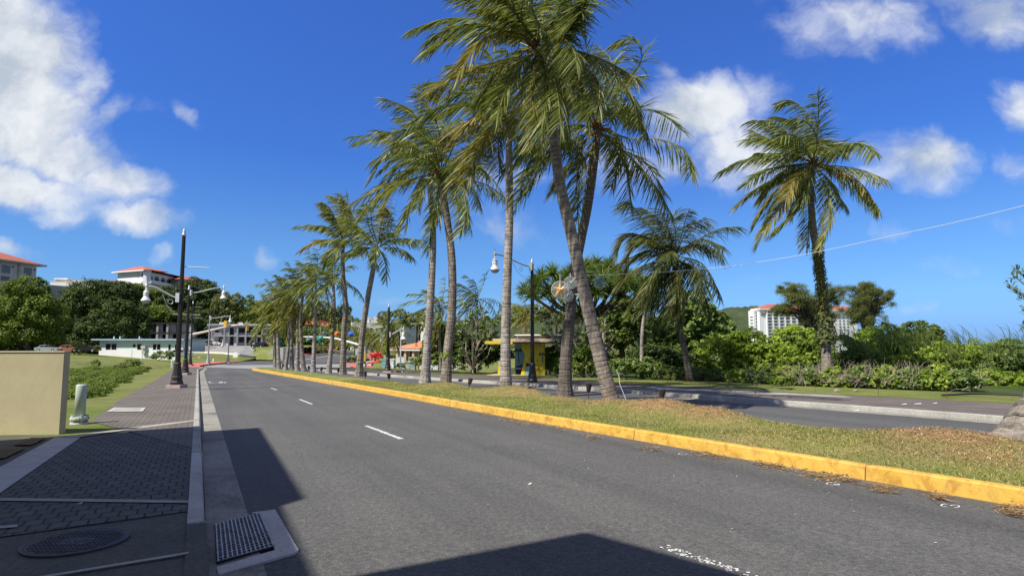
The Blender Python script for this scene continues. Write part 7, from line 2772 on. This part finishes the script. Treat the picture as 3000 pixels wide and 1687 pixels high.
shell('parking_lot', 'old_concrete_road', [(380, 1013, 150), (660, 1013, 150), (815, 1013, 152), (860, 1012, 170), (380, 1004, 172)])
shell('driveway', 'old_concrete_road', [(640, 1013.2, 149.8), (720, 1013.2, 149.8), (800, 1013.2, 150), (812, 1030, 136), (760, 1046, 126), (700, 1040, 122), (655, 1033, 128), (600, 1031, 132)], fs=[(0, 7, 6), (0, 6, 1), (1, 6, 5), (1, 5, 4), (1, 4, 3), (1, 3, 2)])
wallrun('retaining_wall', 'low grey wall below the motel car park', [(540, 1013, 149.5), (610, 1013, 149.5), (664, 1013.5, 149)], 0, 1.4, 'grey_wall')
shell('lawn', 'field_grass', [(552, 1076, 68), (590, 1070.5, 76), (640, 1066, 88), (700, 1059.5, 108), (752, 1054, 128), (757, 1047, 128), (700, 1041, 123), (655, 1036, 127), (600, 1034, 131), (520, 1034, 131), (512, 1060, 90)],
      fs=[(0, 1, 2, 10), (2, 3, 10), (10, 3, 7, 8), (10, 8, 9), (3, 4, 5), (3, 5, 6), (3, 6, 7)])
mbk = MB()
for p, q in (((520, 1034, 130.7), (600, 1034, 130.7)), ((600, 1034, 130.7), (655, 1036, 126.7)), ((655, 1036, 126.7), (700, 1041, 122.7)), ((700, 1041, 122.7), (757, 1048, 127)), ((757, 1048, 127), (790, 1050, 132))):
    a, b = at(*p), at(*q)
    mbk.extrude([(-.12, -.3), (.12, -.3), (.12, .32), (-.12, .32)], a, b)
props(mbk.build('kerb', 'cream_wall'), kind='structure')
wallrun('retaining_wall', 'dark retaining wall behind the last palm trunks, pale sloping end', [(784, 1036, 124), (795, 1022, 124), (830, 1018, 124), (888, 1016, 126)], 0, 2.6, 'grey_wall', .5)
shell('bank', 'field_grass', [(728, 1052, 126), (800, 1054, 120), (800, 1026, 126), (900, 1016, 128), (980, 1006, 150), (860, 996, 176), (800, 1000, 172), (745, 1018, 140)], fs=[(0, 1, 2, 7), (7, 2, 6), (2, 3, 5, 6), (3, 4, 5)])
# street climbing beyond the junction
shell('road', 'asphalt', [(806, 1060, 99), (872, 1064.5, 91.5), (1000, 1062, 95), (1060, 1062, 95), (1075, 1040, 130), (1062, 1024, 175), (1045, 1018, 210), (1008, 1018, 210), (985, 1026, 170), (930, 1036, 132), (870, 1045, 118)],
      fs=[(0, 1, 10), (1, 2, 9, 10), (2, 3, 4, 9), (4, 5, 8, 9), (5, 6, 7, 8)])
shell('red_pavement', 'red_paint', [(880, 1042.5, 121), (932, 1033.5, 135), (985, 1024, 172), (1000, 1017, 205), (970, 1017, 205), (950, 1024, 172), (900, 1032, 135)])
shell('red_pavement', 'red_paint', [(975, 1072, 76.5), (1018, 1062.5, 90.5), (1060, 1062.5, 90.5), (1090, 1072, 75.5), (1106, 1081, 67.5), (1010, 1081.5, 66.5)], fs=[(0, 5, 4, 3, 2, 1)])
mbk = MB()
for p, q in (((862, 1064, 91.6), (905, 1056, 104)), ((905, 1056, 104), (962, 1046, 120)), ((962, 1046, 120), (1000, 1040, 133))):
    a, b = at(*p), at(*q)
    mbk.extrude([(-.1, -.1), (.1, -.1), (.1, .25), (-.1, .25)], a, b)
props(mbk.build('kerb', 'cream_wall'), kind='structure')
shell('lawn', 'verge_grass', [(1000, 1040, 132), (962, 1045, 121), (975, 1052, 108), (1060, 1050, 110), (1078, 1038, 130)])
shell('lawn', 'verge_grass', [(1085, 1078, 74), (1095, 1068, 80), (1110, 1052, 100), (1180, 1048, 100), (1200, 1060, 80), (1160, 1074, 75)])
shell('parking_lot', 'old_concrete_road', [(1030, 1082, 80), (1075, 1088, 78), (1150, 1092, 75), (1250, 1096, 75), (1330, 1092, 75), (1300, 1066, 120), (1180, 1064, 120), (1080, 1066, 105)])
# buildings beyond the palms
MG = 'buildings beyond the junction'
t, W, k, a = rootb('shop', 'shop with an orange tiled hip roof and beige columns behind the dark lamp post', (1150, 1062), (1245, 1062), 86, 84, MG)
m = 86 / FPX
z = lambda py: (1062 - py) * m
wb(t, 'wall', 'beige_wall', 0, W, 1.0, 7, min(-1, gh(a.x, a.y) - a.z), z(1027))
wb(t, 'fascia', 'cream_wall', -.5, W + .5, -.3, 7.5, z(1027) + .002, z(1020.5))
hip(t, -.6, W + .6, -.4, 7.6, z(1020.4), z(999), 'orange_roof')
for i in range(4):
    wb(t, 'column', 'beige_wall', W * (.1 + .25 * i), W * (.1 + .25 * i) + .35, 0, .35, -1, z(1027.2))
win(t, W * .2, W * .33, 0, 2.1, 'dark_trim', y=.995)
win(t, W * .45, W * .58, 0, 2.1, 'dark_trim', y=.995)
t, W, k, a = rootb('white_block', 'white flat roofed block behind the slim leaning palm, stepped roof', (1030, 990), (1132, 990), 165, 168, MG)
m = 165 / FPX
z = lambda py: (990 - py) * m
wb(t, 'wall', 'cream_wall', 0, W, 0, 4, min(-3, gh(a.x, a.y) - a.z), z(943))
wb(t, 'upper_storey', 'white_wall', W * .3, W * .98, .5, 4, z(943), z(929))
wb(t, 'penthouse', 'blue_trim', W * .66, W * .84, 1, 3.5, z(929) + .01, z(925.5))
for i in range(6):
    win(t, W * (.06 + .155 * i), W * (.12 + .155 * i), z(972), z(960), 'white_wall', y=-.005)
win(t, W * .5, W * .54, z(941), z(937), 'white_wall', y=.495)
t, W, k, a = rootb('grey_block', 'grey flat roofed block in front of the skyline trees', (1190, 985), (1232, 985), 150, 150, MG)
wb(t, 'wall', 'glass_blue', 0, W, 0, 3, -4, 3.0)
wb(t, 'roof', 'grey_wall', -.3, W + .3, -.3, 3.3, 3.002, 3.3)
t, W, k, a = rootb('white_block', 'small bright white building squeezed between the two thick palm trunks', (1228, 960), (1254, 960), 150, 150, MG)
wb(t, 'wall', 'white_wall', 0, W, 0, 8, -6, 2.3)
wb(t, 'parapet', 'white_wall', W * .3, W, .3, 7, 2.302, 3.2)
win(t, W * .3, W * .5, -.8, .6, 'white_wall', y=-.005)
# peaked roofs
for (lb, x0, x1, yt, yb, n) in (('row of three peaked orange roofs between the palm trunks', 893, 938, 938, 951, 3), ('pair of small peaked orange roofs right of the row of three', 938, 968, 944, 958, 2)):
    t, W, k, a = rootb('peaked_building', lb, (x0, 975), (x1, 975), 172, 172, MG)
    m = 172 / FPX
    wb(t, 'wall', 'bark_dark', 0, W, 0, 8, min(-4, gh(a.x, a.y) - a.z), (975 - yb) * m)
    for i in range(n):
        x0_, x1_ = W * i / n, W * (i + 1) / n
        zb, zt = (975 - yb) * m + .01, (975 - yt) * m
        MB().add([(x0_, -.4, zb), (x1_, -.4, zb), ((x0_ + x1_) / 2, -.4, zt), (x0_, 8, zb), (x1_, 8, zb), ((x0_ + x1_) / 2, 8, zt)], [(0, 1, 2), (5, 4, 3), (0, 2, 5, 3), (1, 4, 5, 2), (0, 3, 4, 1)]).build('roof', 'orange_roof', t)

# high hotel far right
Yt = 600
m = Yt / FPX
t, W, k, a = rootb('high_rise_hotel', 'distant white high rise hotel with rows of balconies and a red roof', (2229, 1040), (2516, 1040), Yt, Yt + 30, None)
z = lambda py: (1040 - py) * m
s = W / 287
zt = z(908)
wb(t, 'wall', 'white_wall', 0, W, 0, 12, -35, zt)
wb(t, 'side_wing', 'white_wall', -11 * s, -.01, 3, 11, -35, z(910))
wb(t, 'eaves', 'white_wall', -1, W + 1, -2.5, 13, zt + .02, z(904.5))
hip(t, -1, W * .40, -2, 12.5, z(904.4), z(890), 'terracotta', 34 * s, W * .40 - 2)
hip(t, W * .74, W + 1, -2, 12.5, z(904.4), z(892), 'terracotta')
wb(t, 'roof_parapet', 'cream_wall', W * .40, W * .74, 0, 12, z(904.4), z(901))
w0_ = None
cnt = 0
for c_ in range(10):
    for r_i in range(10):
        x0 = (21.5 + 17.2 * c_) * s
        z1 = z(912 + 9.25 * r_i)
        if w0_ is None:
            w0_ = MB().box(0, 10.5 * s, -.35, -.03, -5.6 * m, 0).build('window', 'glass_blue', t)
            w0_.location = (x0, 0, z1)
        else:
            o = w0_.copy()
            COL.objects.link(o)
            o.parent = t
            o.location = (x0, 0, z1)
for r_i in range(10):
    wb(t, 'balcony', 'white_wall', 19.5 * s, 196 * s, -1.6, -.4, z(912 + 9.25 * r_i + 8.0), z(912 + 9.25 * r_i + 6.2))
for c_ in range(11):
    wb(t, 'pier', 'white_wall', (17.2 + 17.2 * c_) * s, (20.6 + 17.2 * c_) * s, -1.7, -.4, -5, zt)
mb = MB()
for r_i in range(9):
    for c_ in range(3):
        mb.box((232 + 12 * c_) * s, (236.5 + 12 * c_) * s, -.3, -.03, z(921 + 9.25 * r_i), z(917 + 9.25 * r_i))
o = mb.build('small_windows', 'glass_blue', t)
o['kind'] = 'stuff'
mb = MB()
for r_i in range(6):
    mb.box(-12.5 * s, -11.01 * s, 4, 8, z(929 + 9.25 * r_i), z(927 + 9.25 * r_i))
    mb.box(-5 * s, -2 * s, 2.8, 2.98, z(919 + 9.25 * r_i), z(913 + 9.25 * r_i))
o = mb.build('side_balconies', 'glass_blue', t)
o['kind'] = 'stuff'


def text(body, size, loc, mat, parent, ext=.02, rx=pi / 2, rz=0.0, name='lettering'):
    c = bpy.data.curves.new(name, 'FONT')
    c.body = body
    c.size = size
    c.extrude = ext
    c.align_x = 'CENTER'
    c.align_y = 'CENTER'
    o = bpy.data.objects.new(name, c)
    COL.objects.link(o)
    o.location = loc
    o.rotation_euler = (rx, 0, rz)
    c.materials.append(MATS[mat])
    o.parent = parent
    dg = bpy.context.evaluated_depsgraph_get()
    me = bpy.data.meshes.new_from_object(o.evaluated_get(dg))
    o2 = bpy.data.objects.new(name, me)
    COL.objects.link(o2)
    o2.parent = parent
    o2.location = loc
    o2.rotation_euler = (rx, 0, rz)
    bpy.data.objects.remove(o)
    return o2


text('e \\ a', 5.2, (50 * s, -2.7, z(899.5)), 'white_wall', t, .15)
mb = MB()
pts = [(9 * s + 6.2 * s * cos(2 * pi * i / 20), -.04, z(922) + 3.3 * m * sin(2 * pi * i / 20)) for i in range(21)]
mb.tube(pts, .3, 5)
mb.tube([(4 * s, -.04, z(922.5)), (8 * s, -.04, z(920.5)), (14 * s, -.04, z(923))], .3, 5)
mb.build('emblem', 'grey_wall', t)

# ------------------------------------------------------------------ bus shelter with painted walls
Ys = 39.5
m = Ys / FPX
t, W, k, a = rootb('bus_shelter', 'yellow painted bus shelter with flat pinkish roof and palm murals', (1430, 1099), (1652, 1099), Ys, Ys - 1.5, None, 'bus shelter')
gz0 = gh(a.x, a.y) - a.z
z = lambda py: (1099 - py) * m
s = W / 222
wb(t, 'slab', 'beige_wall', 0, W, -.4, 2.6, gz0 - .1, .03)
wb(t, 'roof', 'beige_wall', 22 * s, W, -.5, 2.7, z(1002.5), z(993))
wb(t, 'soffit', 'dark_trim', 22 * s, W - .02, -.45, 2.65, z(1007), z(1002.6))
wb(t, 'beam', 'bright_yellow', 0, 82 * s, -.62, -.51, z(1008.5), z(1000))
wb(t, 'upper_roof', 'white_wall', 60 * s, W + .3, 1.5, 4.8, z(983.5), z(980.5))
wb(t, 'upper_wall', 'grey_wall', 62 * s, W, 1.9, 4.5, z(993) + .002, z(983.6))
wb(t, 'back_wall', 'mural_blue', 58 * s, 108 * s, 1.7, 1.85, .03, z(1007))


def flat(name, mat, pts, y, par=t, th=.012):
    mb = MB()
    n = len(pts)
    v0 = [((x - 1430) * s, y, z(py)) for x, py in pts]
    v1 = [(x_, y + th, z_) for x_, _, z_ in v0]
    mb.add(v0 + v1, [tuple(range(n)), tuple(range(2 * n - 1, n - 1, -1))] + [(i + n, (i + 1) % n + n, (i + 1) % n, i) for i in range(n)])
    return mb.build(name, mat, par)


flat('painted_hill', 'mural_dark', [(1490, 1097), (1490, 1076), (1506, 1071), (1520, 1066), (1530, 1056), (1538, 1058), (1538, 1097)], 1.68)
def painted_palm(cx, cy, sc, y, n=7):
    for i in range(n):
        an = pi * (-.08 + 1.16 * i / (n - 1))
        dx, dy = cos(an), -sin(an)
        L = sc
        flat('painted_frond', 'mural_dark', [(cx, cy), (cx + dx * L * .5 - 1.2, cy + dy * L * .42 - 1.5), (cx + dx * L, cy + dy * L * .35 + L * .35), (cx + dx * L * .5, cy + dy * L * .3 + 2)], y)
    flat('painted_trunk', 'mural_dark', [(cx - 1, cy), (cx + 1, cy), (cx + 2, cy + sc * 1.9), (cx - .3, cy + sc * 1.9)], y)


painted_palm(1499, 1029, 19, 1.675)
flat('side_wall', 'bright_yellow', [(1524, 1007), (1592, 1007), (1592, 1098), (1553, 1098), (1553, 1066), (1537, 1062), (1533, 1098), (1521, 1098), (1535, 1040), (1527, 1030), (1524, 1020)], .5, th=.14)
flat('painted_wave', 'mural_blue', [(1533, 1098), (1535, 1075), (1543, 1071), (1552, 1075), (1553, 1098)], .52)
painted_palm(1585, 1038, 13, .485)
text('G', .34, ((1549.5 - 1430) * s, .487, z(1054)), 'mural_red', t, .004)
text('s', .30, ((1572 - 1430) * s, .487, z(1054)), 'mural_red', t, .004)
flat('leg', 'bright_yellow', [(1462, 1050), (1472, 1048), (1472, 1098), (1457, 1098)], .1, th=.5)
flat('leg_panel', 'pale_concrete', [(1463, 1049), (1466.5, 1048.5), (1465, 1070), (1461, 1070)], .08)
wb(t, 'window', 'grey_wall', (1575 - 1430) * s, (1580 - 1430) * s, .48, .496, z(1020), z(1010))
wb(t, 'bench', 'pale_concrete', 64 * s, 100 * s, 1.1, 1.5, .38, .45)

# ------------------------------------------------------------------ cars
def wheel(t, x, y, r=.33):
    mb = MB()
    n = 18
    pr = [(r * .55, -.11), (r * .93, -.11), (r, -.07), (r, .07), (r * .93, .11), (r * .55, .11)]
    vs = []
    for rr_, yy in pr:
        vs += [(x + rr_ * cos(2 * pi * i / n), y + yy, r + rr_ * sin(2 * pi * i / n)) for i in range(n)]
    fs = [(j * n + i, (j + 1) * n + i, (j + 1) * n + (i + 1) % n, j * n + (i + 1) % n) for j in range(len(pr) - 1) for i in range(n)]
    mb.add(vs, fs)
    w = mb.build('wheel', 'tyre', t)
    sg = -1 if y < 0 else 1
    mb = MB()
    mb.add([(x + r * .56 * cos(2 * pi * i / n), y + sg * .095, r + r * .56 * sin(2 * pi * i / n)) for i in range(n)] + [(x, y + sg * .115, r)], [(i, (i + 1) % n, n) for i in range(n)])
    mb.build('rim', 'silver', w)


def body_mesh(prof, w, inset=.0, zs=None):
    # side profile (x, z) swept across the width, upper points pulled in
    mb = MB()
    n = len(prof)
    ys = [-w, -w * .94, 0, w * .94, w]
    vs = []
    for j, yy in enumerate(ys):
        for (x, z_) in prof:
            k_ = .985 if j in (0, 4) else 1.0
            zz = z_ if j not in (0, 4) else (z_ * .97 + .02)
            tum = max(0.0, z_ - .95) * inset
            vs.append((x * k_, yy - (tum if yy > 0 else -tum if yy < 0 else 0), zz))
    fs = [(j * n + i, j * n + (i + 1) % n, (j + 1) * n + (i + 1) % n, (j + 1) * n + i) for j in range(4) for i in range(n)]
    mb.add(vs, fs + [tuple(range(n - 1, -1, -1)), tuple(range(4 * n, 5 * n))])
    return mb


def car(name, label, px, py, Y, rz, mat, kind='sedan', sc=1.0, cat='car', group=None, zb=None):
    v = at(px, py, Y)
    t = thing(name, label, cat, v, rz, group)
    if kind == 'sedan':
        low = [(-2.25, .35), (-2.28, .62), (-2.2, .88), (-1.4, .98), (1.0, .95), (1.9, .84), (2.25, .66), (2.28, .35), (1.8, .22), (-1.8, .22)]
        cab_ = [(-1.75, .93), (-1.15, 1.36), (-.6, 1.45), (.2, 1.44), (1.15, .93)]
        wn = [[(-1.42, .97), (-1.02, 1.31), (-.45, 1.37), (-.45, .97)], [(-.38, .97), (-.38, 1.37), (.18, 1.36), (.92, .97)]]
        xs, hw = (-1.38, 1.38), .88
    elif kind == 'suv':
        low = [(-2.25, .4), (-2.3, .7), (-2.25, 1.02), (1.0, 1.05), (1.95, .95), (2.25, .75), (2.28, .4), (1.8, .28), (-1.8, .28)]
        cab_ = [(-2.2, 1.0), (-1.95, 1.62), (-1.5, 1.72), (.1, 1.7), (1.05, 1.0)]
        wn = [[(-1.98, 1.06), (-1.78, 1.55), (-1.1, 1.6), (-1.1, 1.06)], [(-1.02, 1.06), (-1.02, 1.6), (.0, 1.6), (.8, 1.06)]]
        xs, hw = (-1.4, 1.42), .92
    else:
        low = [(-2.75, .5), (-2.75, 1.12), (-.75, 1.14), (-.7, 1.1), (1.3, 1.12), (2.3, 1.02), (2.6, .85), (2.62, .45), (2.1, .36), (-2.3, .38)]
        cab_ = [(-.72, 1.1), (-.6, 1.72), (-.2, 1.82), (.7, 1.8), (1.45, 1.1)]
        wn = [[(-.5, 1.16), (-.42, 1.62), (.2, 1.68), (.2, 1.16)], [(.28, 1.16), (.28, 1.68), (.66, 1.66), (1.2, 1.16)]]
        xs, hw = (-1.75, 1.75), .95
    b = body_mesh(low, hw).build('body', mat, t)
    cb_ = body_mesh(cab_, hw * .93, .18).build('cabin', mat, t)
    for sg in (-1, 1):
        for q in wn:
            y_ = sg * (hw * .93 + .004)
            vs = [(x, y_ - sg * (max(0, z_ - .95) * .18), z_) for x, z_ in q]
            MB().add(vs, [tuple(range(4)) if sg < 0 else (3, 2, 1, 0)]).build('side_window', 'glass_dark', t)
        for x in xs:
            wheel(t, x, sg * (hw - .08), .34 if kind != 'pickup' else .40)
        fx = low[5][0] if kind != 'suv' else 2.2
        MB().box(low[6][0] - .12, low[6][0] + .03, sg * hw * .78 - .14, sg * hw * .78 + .14, low[6][1] - .1, low[6][1] + .06).build('headlight', 'silver', t)
        MB().box(low[1][0] - .02, low[1][0] + .1, sg * hw * .8 - .12, sg * hw * .8 + .12, low[1][1] + .05, low[1][1] + .22).build('tail_light', 'lamp_red', t)
    f0, f1 = cab_[-1], cab_[-2]
    MB().add([(f0[0] - .06, -hw * .82, f0[1] + .06), (f0[0] - .06, hw * .82, f0[1] + .06), (f1[0] + .10, hw * .7, f1[1] - .05), (f1[0] + .10, -hw * .7, f1[1] - .05)], [(0, 1, 2, 3)]).build('windscreen', 'glass_dark', t)
    r0_, r1_ = cab_[0], cab_[1]
    MB().add([(r0_[0] - .01, -hw * .8, r0_[1] + .06), (r1_[0] - .03, -hw * .7, r1_[1] - .04), (r1_[0] - .03, hw * .7, r1_[1] - .04), (r0_[0] - .01, hw * .8, r0_[1] + .06)], [(0, 1, 2, 3)]).build('rear_window', 'glass_dark', t)
    t.scale = (sc,) * 3
    return t


PG = 'cars parked beside the bungalow'
car('parked_car', 'silver car parked at the left end of the row beside the bungalow', 141, 1030, 132, .1, 'car_silver', 'sedan', 1.05, group=PG)
car('parked_car', 'red car parked between the silver one and the black one', 203, 1030, 134, .15, 'car_red', 'sedan', 1.05, group=PG)
car('parked_car', 'black car parked nearest the bungalow wall', 258, 1031, 133, .05, 'car_black', 'sedan', 1.05, group=PG)
QG = 'cars parked at the motel'
car('parked_car', 'black off-road car parked left below the motel, behind the mast arm', 587, 1011.5, 152, .25, 'car_black', 'suv', 1.1, group=QG)
car('parked_car', 'white car partly hidden behind the black off-road car', 620, 1012, 154, .2, 'car_white', 'sedan', 1.0, group=QG)
car('parked_car', 'black car parked alone at the right end of the motel', 762, 1020, 143, 2.6, 'car_black', 'sedan', 1.05, group=QG)
car('parked_car', 'silver car behind the stacked lamp posts', 529, 1046, 112, .3, 'car_silver', 'sedan', 1.0, group=PG)
car('parked_car', 'white car at the junction left of the teal cabinet', 1098, 1082, 100, .1, 'car_white', 'sedan', 1.0)
car('pickup_truck', 'white pickup truck between the two thick palm trunks', 1284, 1091, 82, .22, 'car_white', 'pickup', .95, 'pickup truck')
